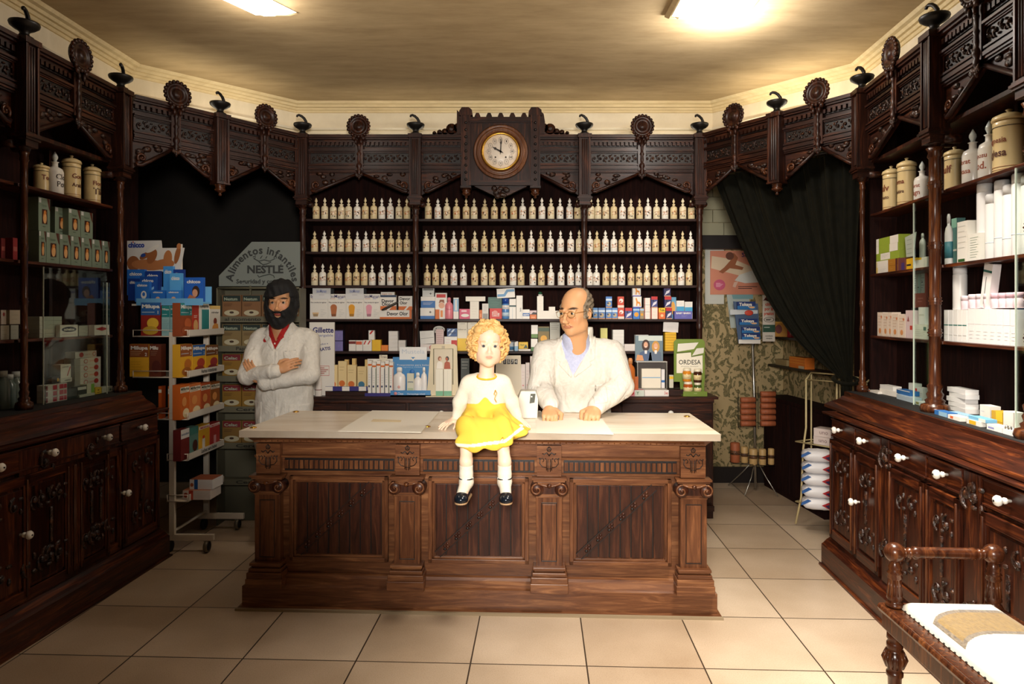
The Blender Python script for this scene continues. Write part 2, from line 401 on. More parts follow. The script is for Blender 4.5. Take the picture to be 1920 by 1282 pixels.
def frieze(m, x0, x1, seed, z0=2.60, zt=ZT):
    X = M_wx
    m.box(x0, x1, .012, .05, z0, zt-.01, X)
    for a, b, o in ((zt-.022, zt, -.035), (zt-.034, zt-.022, -.022), (2.748, 2.760, -.022), (2.740, 2.748, -.012), (2.642, 2.652, -.018), (2.632, 2.640, -.010), (2.612, 2.630, -.02), (z0, 2.610, -.012)):
        m.box(x0, x1, o, .014, a, b, X)
    n = int((x1-x0)/.0325)
    for i in range(n):
        c = x0+(i+.5)*(x1-x0)/n; m.box(c-.010, c+.010, -.014, .013, 2.792, 2.818, X)
    m.box(x0, x1, -.006, .013, 2.818, 2.834, X); m.box(x0, x1, .002, .013, 2.786, 2.793, M_dk)
    m.box(x0+.012, x1-.012, .004, .013, 2.660, 2.734, M_dk)
    for a, b, c, d in ((x0, x1, 2.734, 2.740), (x0, x1, 2.654, 2.660), (x0, x0+.012, 2.656, 2.738), (x1-.012, x1, 2.656, 2.738)): m.box(a, b, -.005, .013, c, d, X)
    carve(m, x0+.015, x1-.015, 2.662, 2.732, .004, M_cv, seed)
def spandrel(m, xa, xb, seed, za=2.43, zb=2.59, ztop=2.60):
    """carved triangle; xa the low (pilaster) side, xb the high (centre) side"""
    s = 1 if xb > xa else -1; L = abs(xb-xa)
    poly = [(xa, ztop), (xa, za-.01), (xa+s*.03, za+.010), (xb, zb), (xb, ztop)]
    if s < 0: poly = poly[::-1]
    m.prism(poly, .012, .034, M_wx)
    m.tube([(xb, 0, zb-.004), (xa+s*.05, 0, za+.016), (xa+s*.028, 0, za+.012), (xa+s*.016, 0, za+.030)], [.011, .013, .012, .009], M_wx, 8)
    cx, cz = xa+s*.052, za+.062; m.tube([(cx-s*(.030*(1-k/22))*math.cos(k*.42-.9), -.002, cz+(.030*(1-k/22))*math.sin(k*.42-.9)) for k in range(19)], [.009-.0002*k for k in range(19)], M_bur, 7); m.ball((cx, -.004, cz), .009, M_bur, 8, 6)
    r = random.Random(seed)
    for k in range(9):
        t = .12+.8*r.random(); x = xa+s*L*t; lo = za+(zb-za)*t+.02; hi = ztop-.012
        if hi-lo < .02: continue
        z = lo+(hi-lo)*r.random(); m.ball((x, .010, z), (.020+.012*r.random(), .014, .010+.012*r.random()), M_cv, 7, 5)
    m.box(min(xa, xb), max(xa, xb), -.004, .014, ztop-.010, ztop, M_wx)
def rosette(parent, x, r=.085, zc=2.93, y=-.035):
    m = MB()
    for i in range(20):
        a = 2*PI*i/20; m.ball((x+(r-.006)*math.cos(a), y-.008, zc+(r-.006)*math.sin(a)), (.0135, .012, .0135), M_wz, 8, 5)
    m.lathe([(r-.010, -.014), (r-.010, .010), (r-.020, .016), (r-.030, .008), (r-.036, .002), (.034, .004), (.030, .014), (.020, .022), (0, .026)], M_wz, (x, y, zc), 26, 'y')
    for s in (-1, 1): m.ball((x+s*.035, y-.008, zc-r-.005), (.016, .014, .018), M_wz, 8, 6); m.ball((x+s*.020, y-.006, zc-r-.03), (.010, .012, .022), M_wz, 8, 6)
    o = m.build('rosette', parent)
    m = MB(); prof = [(.012, 2.845), (.012, 2.80), (.017, 2.79), (.012, 2.78), (.010, 2.74), (.018, 2.725), (.011, 2.71), (.014, 2.68), (.010, 2.66), (.020, 2.645), (.022, 2.63), (.012, 2.612), (.018, 2.60), (.016, 2.585), (.006, 2.56), (.012, 2.548), (.003, 2.53)]
    m.lathe(prof[::-1], M_wz, (x, y+.012, 0), 12)
    for k in range(5):
        a = (k-2)*.5; m.ball((x+.026*math.sin(a), y+.006, 2.578-.018*math.cos(a)), (.008, .008, .018), M_cv, 6, 5)
    m.box(x-.03, x+.03, y+.012, .012, 2.60, 2.85, M_wz)
    m.build('rosette_stem', parent)
def pilaster(parent, x, drop=False, wd=.088, lean=1):
    m = MB(); h = wd/2; Z0 = 2.395
    m.box(x-h, x+h, -.055, .03, Z0, ZT, M_wz)
    for a in (-h, h-.014): m.box(x+a, x+a+.014, -.066, -.054, Z0+.01, ZT-.03, M_wz)
    for a in (-.016, 0, .016): m.tube([(x+a, -.056, Z0+.02), (x+a, -.056, ZT-.04)], .0065, M_wz, 6)
    m.box(x-h-.008, x+h+.008, -.072, .03, ZT-.03, ZT, M_wz); m.box(x-h-.004, x+h+.004, -.070, .03, Z0-.002, Z0+.010, M_wz)
    m.build('pilaster', parent, bevel=.0015)
    m = MB()
    if drop: m.lathe([(.004, 2.318), (.010, 2.322), (.011, 2.332), (.006, 2.338), (.018, 2.344), (.034, 2.352), (.037, 2.362), (.026, 2.368), (.034, 2.374), (.030, 2.382), (.036, 2.388), (.036, 2.394)], M_bur, (x, -.018, 0), 18); m.build('turned_drop', parent)
    else:
        m.box(x-h-.012, x+h+.012, -.075, .03, Z0-.012, Z0, M_wx); m.box(x-h-.004, x+h+.004, -.068, .03, Z0-.024, Z0-.012, M_wx)
        m.box(x-.040, x+.040, -.060, .03, Z0-.058, Z0-.024, M_wx)
        for s in (-1, 1):
            m.lathe([(.021, -.075), (.021, .0)], M_wx, (x+s*.045, 0, Z0-.048), 16, 'y')
            m.lathe([(.010, -.082), (.012, -.07)], M_dk, (x+s*.045, -.002, Z0-.048), 12, 'y')
        m.lathe([(.022, Z0-.082), (.030, Z0-.060), (.034, Z0-.056)], M_wz, (x, -.018, 0), 16)
        m.build('capital', parent)
    m = MB()
    m.lathe([(.040, ZT), (.040, ZT+.010), (.026, ZT+.014), (.020, ZT+.030), (.028, ZT+.040), (.046, ZT+.050), (.064, ZT+.064), (.068, ZT+.076), (.066, ZT+.082), (.058, ZT+.080), (.040, ZT+.074), (0, ZT+.070)], M_iron, (x, -.02, 0), 22)
    o = m.build('finial_dish', parent)
    m = MB(); s = lean
    m.tube([(x+s*.028, -.02, ZT+.072), (x+s*.026, -.02, ZT+.100), (x+s*.014, -.025, ZT+.122), (x-s*.004, -.03, ZT+.138), (x-s*.024, -.035, ZT+.146), (x-s*.034, -.04, ZT+.140), (x-s*.036, -.042, ZT+.130)], [.011, .011, .0105, .010, .009, .0085, .007], M_iron, 8)
    m.build('hook', o)
def column(parent, x, z0, z1, r=.021, y=-.018, base=False, name='column'):
    m = MB(); P = []
    def ring(z, q=1.0): P.extend([(r, z-.020*q), (r*1.2, z-.014*q), (r*1.03, z-.008*q), (r*1.32, z), (r*1.03, z+.008*q), (r*1.2, z+.014*q), (r, z+.020*q)])
    if base: P += [(r*2.3, z0), (r*2.5, z0+.014), (r*2.3, z0+.034), (r*1.5, z0+.042), (r*1.7, z0+.055), (r*1.2, z0+.065), (r*1.45, z0+.085), (r*1.1, z0+.10), (r*1.35, z0+.125), (r, z0+.135)]
    else: P += [(r*1.3, z0), (r*1.3, z0+.02)]
    hs = z1-z0
    for t in ((.30, .42, .63, .86) if base else (.12, .36, .56, .78, .94)): ring(z0+hs*t)
    P += [(r, z1-.05), (r*1.3, z1-.04), (r*1.1, z1-.02), (r*1.5, z1)]
    m.lathe(P, M_bur if base else M_wz, (x, y, 0), 24); return m.build(name, parent)
def bay(parent, x0, x1, seed, ros=True):
    """frieze, two carved spandrels and a rosette between two pilasters"""
    mid = (x0+x1)/2
    m = MB(); frieze(m, x0, x1, seed); m.build('carved_frieze', parent)
    for a, sd in ((x0, 1), (x1, 2)):
        m = MB(); spandrel(m, a, mid, seed*7+sd); m.build('carved_spandrel', parent)
    if ros: rosette(parent, mid)
def pelmet(name, label, P, Q, pil, rosx, cat='carved pelmet'):
    """pil: list of (x, has a drop instead of a capital)"""
    f = Fr(P, Q); t = thing(name, label, cat, (P[0], P[1], 0), f.a)
    for (a, da), (b, db) in zip(pil[:-1], pil[1:]):
        bay(t, a+(.044 if a > .01 else .05), b-(.044 if b < f.len-.01 else .05), int(a*100)+int(P[0]*50)+500)
    for a, d in pil:
        if .01 < a < f.len-.01: pilaster(t, a, d, lean=1)
    return f, t
CL0, CL1 = (-2.38, 4.16), (-1.586, 5.15); CR0, CR1 = (1.42, 5.15), (2.15, 4.10)
fl = Fr(CL0, CL1); xm = fl.at(410)[0]
pelmet('carved_pelmet', 'carved mahogany pelmet across the dark corner opening above the bearded man', CL0, CL1, [(0, 0), (xm, True), (fl.len, 0)], None)
fr = Fr(CR0, CR1); xm = fr.at(1460)[0]
pelmet('carved_pelmet', 'carved mahogany pelmet with rosettes above the dark curtain at the right corner', CR0, CR1, [(0, 0), (xm, True), (fr.len, 0)], None)

# ------------------------------------------------------------------ back shelving
FB = Fr((-1.586, 5.15), (1.42, 5.15)); LB = FB.len
sh = thing('apothecary_shelving', 'tall carved mahogany wall shelving behind the counter, full of cream bottles and medicine boxes', 'shelving', (-1.586, 5.15, 0), 0)
XC = [0.0, FB.at(780)[0], FB.at(1095)[0], LB]
XM0, XM1 = FB.at(868)[0], FB.at(1010)[0]      # clock tower edges
SHZ = {'top': 2.240, 'mid': 1.990, 'low': 1.733, 'A': 1.475, 'B': 1.229}
m = MB(); m.box(-.03, LB+.03, .285, .31, .92, 2.86, M_back)
for x in (XC[0]-.03, XC[1]-.01, XC[2]-.01, XC[3]+.008): m.box(x, x+.022, .012, .285, .92, 2.38 if XC[0] < x < LB else 2.86, M_back)
m.box(-.03, LB+.03, .05, .31, 2.84, 2.86, M_wx)
m.build('back_panel', sh)
for k, z in SHZ.items():
    m = MB(); m.box(-.008, LB+.008, .015, .2845, z-.02, z, M_shelf); m.build('shelf', sh, bevel=.003)
bay(sh, XC[0]+.044, XC[1]-.044, 11); bay(sh, XC[2]+.044, XC[3]-.044, 23)
m = MB(); frieze(m, XC[1]+.044, XM0, 31); m.build('carved_frieze', sh)
m = MB(); frieze(m, XM1, XC[2]-.044, 37); m.build('carved_frieze', sh)
m = MB(); spandrel(m, XC[1]+.044, XM0+.02, 3); m.build('carved_spandrel', sh)
m = MB(); spandrel(m, XC[2]-.044, XM1-.02, 5); m.build('carved_spandrel', sh)
for x in XC: pilaster(sh, x, False, lean=-1 if False else 1); column(sh, x, .92, 2.315)
# scroll crests either side of the clock tower
for s, xs in ((-1, XM0), (1, XM1)):
    m = MB()
    for k, (d, z, r) in enumerate(((.035, 2.925, .035), (.085, 2.915, .042), (.135, 2.895, .024), (.175, 2.89, .020), (.215, 2.885, .014))):
        m.lathe([(r, -.02), (r, .02)], M_wz, (xs+s*d, -.0, z), 14, 'y'); m.ball((xs+s*d, -.022, z), (r*.5, .012, r*.5), M_cv, 8, 5)
    m.box(min(xs, xs+s*.23), max(xs, xs+s*.23), -.02, .02, 2.868, 2.885, M_wx)
    m.build('scroll_crest', sh)
# clock tower
tx = (XM0+XM1)/2; tw = (XM1-XM0)/2
m = MB(); m.box(tx-tw+.05, tx+tw-.05, -.07, .03, 2.475, 2.985, M_wz)
for z0, z1, o in ((2.955, 2.985, -.095), (2.945, 2.957, -.085), (2.475, 2.50, -.095), (2.50, 2.512, -.082)): m.box(tx-tw+.05, tx+tw-.05, o, .0, z0, z1, M_wx)
for i in range(5):
    c = tx+(i-2)*.088; m.prism([(c-.024, 2.985), (c+.024, 2.985), (c+.022, 3.01), (c+.010, 3.035), (c-.010, 3.035), (c-.022, 3.01)][::-1], -.03, -.005, M_wz)
m.prism([(tx-.20, 2.475), (tx-.05, 2.405), (tx, 2.39), (tx+.05, 2.405), (tx+.20, 2.475)], -.06, -.02, M_wx)
m.build('clock_tower', sh)
m = MB()
for k in range(9): m.ball((tx+(k-4)*.012, -.075, 2.425+.03*math.cos(k*1.7)), (.022, .016, .02), M_cv, 8, 6)
m.build('carved_mask', sh)
for s in (-1, 1):
    m = MB(); c = tx+s*(tw-.028)
    m.box(c-.036, c+.036, -.085, .03, 2.465, 3.01, M_wz)
    for a in (-.036, .026): m.box(c+a, c+a+.010, -.097, -.085, 2.475, 3.00, M_wz)
    m.box(c-.040, c+.040, -.10, .02, 2.455, 2.470, M_wx)
    m.prism([(c-.05, 3.0), (c+.05, 3.0), (c+.045, 3.04), (c+.02, 3.06), (c-.03, 3.06), (c-.05, 3.03)][::-1], -.09, .02, M_wz)
    for k in range(9): m.ball((c, -.088, 2.52+k*.0530), (.011, .010, .011), M_dk, 10, 6)
    m.build('studded_pilaster', sh)
    m = MB(); m.lathe([(.004, 2.385), (.012, 2.392), (.008, 2.402), (.026, 2.412), (.034, 2.424), (.026, 2.434), (.034, 2.442), (.030, 2.456)], M_bur, (c, -.04, 0), 18); m.build('turned_drop', sh)
    m = MB(); q = c+s*.052; m.prism([(q-.018, 2.87), (q+.018, 2.87), (q+.022, 2.96), (q+.012, 3.02), (q-.018, 3.05)][::-1], -.05, .02, M_wz); m.build('side_scroll', sh)
# wall clock
cz = 2.728
ck = thing('wall_clock', 'round wall clock with white dial and brass ring at the top of the shelving', 'clock', tuple(FB.w(tx, -.07, cz)), 0)
m = MB(); m.lathe([(.204, 0), (.204, .010), (.199, .016), (.190, .016), (.186, .010), (.181, .018), (.168, .030), (.164, .023), (.158, .031), (.151, .029), (.147, .012), (.128, .010), (0, .010)], M_cz, (0, 0, 0), 56, 'y'); m.build('wooden_surround', ck)
m = MB(); m.lathe([(.207, .0), (.207, .006), (.1985, .006)], M_hole, (0, .001, 0), 56, 'y'); m.build('dark_rim', ck)
m = MB(); m.lathe([(.122, .010), (.122, .022), (.116, .030), (.109, .028), (.108, .014)], M_brass, (0, 0, 0), 56, 'y'); m.build('brass_bezel', ck).scale = (1.18, 1, 1.18)
m = MB(); m.lathe([(.109, .010), (.109, .016), (.0, .0165)], paint((236, 224, 208), .35), (0, 0, 0), 48, 'y')
dk = paint((40, 30, 24), .6); oc = paint((120, 84, 60), .6)
RN = ['XII', 'I', 'II', 'III', 'IIII', 'V', 'VI', 'VII', 'VIII', 'IX', 'X', 'XI']
for i, t_ in enumerate(RN):
    a = PI/2-i*PI/6; x, z = .074*math.cos(a), .074*math.sin(a)
    m.tube([(x+.0125*math.cos(q*PI/6), -.0172, z+.0165*math.sin(q*PI/6)) for q in range(12)], .0008, oc, 4, True)
    m.text(t_, x, z, .014, dk, -.0178, bold=.01, width=.003+.0032*len(t_)); m.tube([(.094*math.cos(a), -.0172, .094*math.sin(a)), (.098*math.cos(a), -.0172, .098*math.sin(a))], .0009, dk, 4)
for s in (-1, 1): m.lathe([(.0055, .0165), (.0055, .0175)], dk, (s*.033, 0, -.036), 10, 'y')
m.build('clock_dial', ck).scale = (1.18, 1, 1.18)
for nm, a, L, wd in (('minute_hand', 87, .088, .0028), ('hour_hand', 151, .062, .0042)):
    m = MB(); ca, sa = math.cos(math.radians(a)), math.sin(math.radians(a))
    pts = [(-.022, 0), (0, wd*1.4), (L*.5, wd), (L*.62, wd*2.2), (L*.75, wd), (L, 0), (L*.75, -wd), (L*.62, -wd*2.2), (L*.5, -wd), (0, -wd*1.4)]
    m.flat([(x*ca-z*sa, x*sa+z*ca) for x, z in pts], -.0205, dk); m.lathe([(.006, .018), (.006, .022)], dk, (0, 0, 0), 12, 'y')
    m.build(nm, ck).scale = (1.18, 1, 1.18)
# ------------------------------------------------------------------ low drawer cabinet of the back shelving
bc = thing('drawer_cabinet', 'low dark drawer cabinet with white porcelain knobs under the back shelving', 'cabinet', (-1.60, 4.985, 0), 0)
m = MB(); W_ = 3.09; m.box(0, W_, .03, .475, .0, .885, M_wz); m.box(-.02, W_+.03, 0, .475, .885, .905, M_wx); m.box(0, W_, .0, .03, .06, .10, M_wx); m.box(0, W_, .005, .03, .86, .885, M_wx)
m.build('cabinet_body', bc, bevel=.002)
KN = [.05+i*.3 for i in range(10)]
knx = [FB.at(p, -.07)[0]-.0+.014 for p in (606, 704, 828, 1257)]
xs = [.12, .41, .71, 1.0, 1.3, 1.6, 1.9, 2.2, 2.5, 2.82]
xs = [(606-960)*4.985/F+1.6, (704-960)*4.985/F+1.6, (828-960)*4.985/F+1.6, 1.38, 1.80, 2.15, (1257-960)*4.985/F+1.6]
edges = [.0, .39, .83, 1.22, 1.60, 1.98, 2.40, 3.09]
for a, b, k in zip(edges[:-1], edges[1:], xs):
    m = MB(); m.box(a+.012, b-.012, .014, .03, .70, .855, M_wx); d = m.build('drawer', bc, bevel=.003)
    m = MB(); m.lathe([(.007, 0), (.007, .014), (.019, .020), (.021, .030), (.016, .038), (.006, .040)], M_porc, (k, .014, .785), 18, 'y'); m.lathe([(.004, .0405), (.004, .042)], M_hole, (k, .014, .785), 8, 'y'); m.build('knob', d)
    m = MB(); m.box(a+.012, b-.012, .014, .03, .12, .68, M_wz); m.box(a+.06, b-.06, .010, .016, .17, .63, M_wz); m.build('cabinet_door', bc, bevel=.003)
# ------------------------------------------------------------------ main counter
FC = Fr((-1.405, 3.462), (1.023, 3.358)); LC = FC.len
ct = thing('shop_counter', 'big carved walnut shop counter with fluted panels and scrolled pilasters, the girl sitting on it', 'counter', (-1.405, 3.462, 0), FC.a)
D = .70
PX = [.14, .867, 1.593, 2.318]
m = MB()     # carcass
x0, x1 = .075, LC-.060
m.box(x0, x1, .09, D-.02, .02, .885, M_cx); m.build('counter_carcass', ct)
m = MB()     # plinth with mouldings all round (path runs so that 'out' is outward)
path = [(x0, .09), (x0, D-.03), (x1, D-.03), (x1, .09)][::-1]
def ring(prof, mat, nm, bev=0):
    m = MB(); m.sweep(prof, [(x0, D-.03), (x0, .09), (x1, .09), (x1, D-.03)], mat); return m.build(nm, ct, bevel=bev)
ring([(0, 0), (.080, 0), (.080, .012), (.062, .016), (.062, .115), (.050, .122), (.030, .150), (.026, .165), (.012, .17), (0, .17)], M_cx, 'plinth')
m = MB(); M_strip = paint((150, 132, 104), .7, name='scuffed_floor_strip')
m.box(x0-.085, x1+.085, -.006, .012, .0, .012, M_strip); m.build('scuffed_strip', ct)
ring([(0, .690), (.010, .690), (.012, .700), (.004, .702), (.004, .765), (.014, .768), (.018, .780), (.0, .784)], M_cx, 'lower_moulding')
ring([(0, .848), (.018, .848), (.018, .852), (.040, .874), (.044, .885), (0, .885)], M_cx, 'cornice_moulding')
m = MB()
n = 76
for i in range(n):
    c = x0-.012+(x1-x0+.024)*(i+.5)/n; m.box(c-.0125, c+.0125, .064, .078, .852, .868, M_cx)
m.build('dentil_row', ct, bevel=.001)
def panel(a, b, idx):
    z0, z1 = .235, .675
    m = MB()
    m.box(a, b, .084, .092, z0, z1, M_cz)
    # frame mouldings (mitred look: stepped)
    for o, w_, y in ((0, .020, .066), (.020, .012, .074)):
        m.box(a+o, b-o, y, .09, z1-o-w_, z1-o, M_cx); m.box(a+o, b-o, y, .09, z0+o, z0+o+w_, M_cx)
        m.box(a+o, a+o+w_, y, .09, z0+o, z1-o, M_cz); m.box(b-o-w_, b-o, y, .09, z0+o, z1-o, M_cz)
    fr_ = m.build('panel_frame', ct, bevel=.002)
    m = MB(); ai, bi, zi0, zi1 = a+.036, b-.036, z0+.036, z1-.036; nb = 8; wv = (bi-ai)/nb
    for i in range(nb): m.box(ai+i*wv+.003, ai+(i+1)*wv-.003, .0785, .086, zi0, zi1, M_cp)
    m.box(ai, bi, .083, .087, zi0, zi1, M_dk)
    m.build('reeded_boards', fr_, bevel=.002)
    m = MB(); wd = .030
    p0 = Vector((ai+.01, zi0+.005)); p1 = Vector((bi-.05, zi1-.005)); d = (p1-p0).normalized(); nn = Vector((-d.y, d.x))
    q = [p0+nn*wd*.6, p0-nn*wd*.6, p1-nn*wd*.6, p1+nn*wd*.6]
    m.prism([(v.x, v.y) for v in q], .0755, .082, M_cp)
    for s in (-1, 1):
        q = [p0+nn*(s*wd*.62+.002), p0+nn*(s*wd*.62-.002), p1+nn*(s*wd*.62-.002), p1+nn*(s*wd*.62+.002)]
        m.prism([(v.x, v.y) for v in q], .0725, .082, M_dk)
    for k in range(6):
        c = p0+(p1-p0)*(.12+.76*k/5)
        for j in range(4):
            e = c+d*(j-1.5)*.010+nn*(.006 if j % 2 else -.006); m.ball((e.x, .0745, e.y), (.009, .005, .007), M_dk if j == 0 else M_cp, 7, 4)
    m.build('carved_diagonal_band', fr_)
    m = MB()      # short fluting under the frieze
    n = 22
    m.box(a-.03, b+.03, .083, .09, .700, .766, M_dk)
    for i in range(n):
        c = a-.03+(b-a+.06)*(i+.5)/n; m.box(c-.0095, c+.0095, .072, .088, .712, .757, M_cz)
    m.build('flute_band', ct, bevel=.0015)
def cpil(x):
    m = MB(); h = .066
    m.box(x-h, x+h, .040, .10, .235, .585, M_cz)
    for a, b, c, d in ((x-h+.026, x+h-.026, .26, .265), (x-h+.026, x+h-.026, .555, .560), (x-h+.026, x-h+.030, .26, .56), (x+h-.030, x+h-.026, .26, .56)): m.box(a, b, .0385, .044, c, d, M_dk)
    m.box(x-h+.032, x+h-.032, .036, .05, .268, .552, M_cz)
    m.build('pilaster', ct, bevel=.002)
    m = MB()
    for o, a, b in ((.030, .225, .240), (.018, .214, .225), (.034, .195, .214), (.046, .165, .195), (.052, .118, .166)): m.box(x-h-o*.55, x+h+o*.55, .040-o, .10, a, b, M_cx)
    m.build('pilaster_base', ct, bevel=.003)
    m = MB()
    m.box(x-h-.022, x+h+.022, .022, .10, .676, .686, M_cx); m.box(x-h-.014, x+h+.014, .030, .10, .664, .676, M_cx)
    m.box(x-.058, x+.058, .026, .09, .648, .664, M_cx); m.tube([(x-.058, .024, .660), (x-.03, .024, .650), (x, .024, .644), (x+.03, .024, .650), (x+.058, .024, .660)], .005, M_cx, 6); m.box(x-.04, x+.04, .034, .09, .604, .65, M_cp)
    for s in (-1, 1):
        c = (x+s*.062, 0, .628)
        m.lathe([(.034, -.092), (.034, -.03), (.031, -.022)], M_cp, c, 24, 'y')
        pts = []
        for k in range(20):
            a = k/19*4.6*PI/2+PI/2; r = .031*(1-k/23); pts.append((c[0]-s*r*math.cos(a), .021, c[2]+r*math.sin(a)))
        m.tube(pts, .0046, M_cx, 6); m.ball((c[0], .022, c[2]), (.008, .008, .008), M_bur, 10, 6)
    m.ball((x, .026, .648), (.014, .012, .012), M_bur, 12, 8)
    m.box(x-h+.006, x+h-.006, .034, .09, .585, .604, M_cx); m.box(x-h, x+h, .028, .09, .588, .594, M_cx)
    m.build('ionic_capital', ct)
    m = MB(); m.box(x-.062, x+.062, .050, .10, .690, .845, M_cx)
    y = .0493; g = M_dk
    def st(p, r=.0022): m.tube([(x+a, y, .765+b) for a, b in p], r, g, 5)
    for s in (-1, 1):
        st([(s*.006, -.050), (s*.006, .012)]); st([(s*.013, -.045), (s*.013, .008), (s*.020, .018)])
        st([(s*.016, -.030), (s*.034, -.026), (s*.047, -.010), (s*.046, .010), (s*.034, .018), (s*.026, .008), (s*.032, -.002)])
        st([(0, .030), (s*.012, .046), (s*.026, .036), (s*.034, .042)], .003); st([(s*.006, .052), (s*.010, .064), (0, .076)], .003)
        m.ball((x+s*.048, y, .765+.016), (.004, .002, .004), g, 6, 4)
    st([(0, .05), (0, .066)], .0025); st([(-.012, -.036), (.012, -.036)], .0018)
    m.build('incised_block', ct)
for i, x in enumerate(PX): cpil(x)
for i in range(3): panel(PX[i]+.105, PX[i+1]-.105, i)
# side panels
for s, xx in ((0, x0), (1, x1)):
    m = MB(); a, b = (xx-.010, xx+.002) if s == 0 else (xx-.002, xx+.010)
    for y0, y1, z0_, z1_ in ((.14, D-.10, .64, .67), (.14, D-.10, .23, .26), (.14, .17, .23, .67), (D-.13, D-.10, .23, .67)): m.box(a, b, y0, y1, z0_, z1_, M_cz)
    m.build('side_panel', ct, bevel=.002)
# marble top with moulded edge: a slab of its own lying on the counter
m = MB(); tx0, tx1 = .0, LC+.022
m.sweep([(0, .885), (.0, .888), (.010, .896), (.012, .906), (.008, .916), (.0, .920)][::-1], [(tx0+.01, .0), (tx1-.01, .0), (tx1-.01, D+.01), (tx0+.03, D+.01)][::-1], M_marble, closed=True)
m.prism([(tx0+.01, .0), (tx1-.01, .0), (tx1-.01, D+.01), (tx0+.03, D+.01)], .8856, .9199, M_marble, 'xy')
tp = m.build('marble_slab', None, tuple(FC.w(0, 0)), FC.a); tag(tp, 'veined white marble slab lying on the walnut counter, where papers lie and the girl sits', 'countertop')
for i, (px, py) in enumerate(((475, 802), (555, 772), (801, 800), (1288, 781))):
    Y = F*.6/(py-HOR); X = (px-960)*Y/F
    m = MB(); m.lathe([(.0, .002), (.017, .002), (.019, .004), (.012, .008), (0, .009)], M_brass, (0, 0, -.0015), 20)
    tag(m.build('brass_stud', None, (X, Y, .92)), ['brass stud set in the marble slab at its front left corner', 'brass stud in the marble slab in front of the bearded man', 'brass stud beside the stack of white paper', 'brass stud near the back right corner of the marble slab'][i], 'stud', 'brass studs in the marble slab')
# ------------------------------------------------------------------ side cabinets and glass cases
def knob(parent, x, z, y=0, s=1.0):
    m = MB(); m.lathe([(.006*s, 0), (.006*s, .014), (.011*s, .016), (.012*s, .024), (.007*s, .028), (.008*s, .034), (.018*s, .038), (.020*s, .047), (.015*s, .055), (.005*s, .058)], M_porc, (x, y, z), 18, 'y')
    m.lathe([(.004, .058), (.004, .060)], M_hole, (x, y, z), 8, 'y'); m.build('knob', parent)
def lower_cabinet(label, P, Q, xs, doorx, seed, kpos):
    """xs: drawer edges along the face; doorx: door knob positions"""
    f = Fr(P, Q); L = f.len; t = thing('carved_cabinet', label, 'cabinet', (P[0], P[1], 0), f.a)
    m = MB(); m.box(0, L, .03, .38, .0, .93, M_sz); m.build('cabinet_carcass', t)
    ends = [(0, .38), (0, .03), (L, .03), (L, .38)]
    m = MB(); m.sweep([(0, 0), (.062, 0), (.062, .012), (.050, .016), (.050, .13), (.042, .140), (.028, .165), (.012, .185), (0, .19)], ends, M_sx); m.build('plinth', t)
    m = MB(); m.sweep([(0, .902), (.012, .904), (.020, .908), (.036, .914), (.046, .918), (.048, .928), (.040, .932), (.0, .935)], ends, M_sx); m.build('top_moulding', t)
    for a, b in zip(xs[:-1], xs[1:]):
        if b-a < .16:      # narrow carved stile between drawers
            m = MB(); m.box(a+.008, b-.008, .008, .03, .19, .90, M_sz); carve(m, a+.012, b-.012, .74, .88, .006, M_cv, seed, .4); carve(m, a+.012, b-.012, .3, .42, .006, M_cv, seed+1, .4)
            m.build('carved_stile', t, bevel=.002); continue
        m = MB(); m.box(a+.010, b-.010, .010, .03, .795, .90, M_sx)
        m.box(a+.010, b-.010, .004, .012, .795, .804, M_sx); m.box(a+.010, b-.010, .004, .012, .891, .90, M_sx)
        d = m.build('drawer', t, bevel=.002); knob(d, next((k for k in kpos if a < k < b), (a+b)/2), .853, .010)
        m = MB(); m.box(a+.006, b-.006, .012, .03, .20, .775, M_sz)
        for x0_, x1_ in ((a+.006, a+.045), (b-.045, b-.006)): m.box(x0_, x1_, -.002, .014, .20, .775, M_sz); m.tube([((x0_+x1_)/2, -.003, .22), ((x0_+x1_)/2, -.003, .755)], .006, M_bur, 6)
        for z0_, z1_ in ((.20, .25), (.73, .775)): m.box(a+.006, b-.006, -.002, .014, z0_, z1_, M_sx)
        m.box(a+.058, b-.058, .004, .014, .265, .715, M_sz)
        carve(m, a+.065, b-.065, .59, .70, .004, M_cv, seed+3, .6); carve(m, a+.065, b-.065, .29, .42, .004, M_cv, seed+5, .6)
        m.tube([((a+b)/2, .002, .42), ((a+b)/2, .002, .59)], .010, M_cv, 6)
        o = m.build('cabinet_door', t, bevel=.002); seed += 2
        for x in doorx:
            if a < x < b: knob(o, x, .515, -.002)
    return f, t
RP, RQ = (1.885, 4.04), (1.69, 1.45)
FRl = Fr(RP, RQ)
ks = [FRl.at(p, -.034)[0] for p in (1564, 1611, 1684, 1756, 1871)]
e = [.02, (ks[0]+ks[1])/2+.01, (ks[1]+ks[2])/2-.06, (ks[1]+ks[2])/2+.03, (ks[2]+ks[3])/2, (ks[3]+ks[4])/2-.09, (ks[3]+ks[4])/2+.03, ks[4]+(ks[4]-(ks[3]+ks[4])/2-.03), 2.0, 2.5]
lower_cabinet('carved walnut cabinet with white knobs along the right wall, bench standing before it', RP, RQ, e, [FRl.at(1600, -.034)[0]], 70, ks)
LP, LQ = (-2.30, 2.0), (-2.165, 4.19)
FLl = Fr(LP, LQ)
ks = [FLl.at(p, -.034)[0] for p in (2, 103, 205, 272)]
e = [.1, .45, (ks[0]+ks[0]-(ks[1]-ks[0])/2), (ks[0]+ks[1])/2, (ks[1]+ks[2])/2, (ks[2]+ks[3])/2, FLl.len-.02]
e[1] = e[2]-.3 if e[2]-.3 > .1 else .3
lower_cabinet('nearly black drawer cabinet with white knobs along the left wall', LP, LQ, e, [FLl.at(50, -.034)[0], FLl.at(237, -.034)[0]], 90, ks)
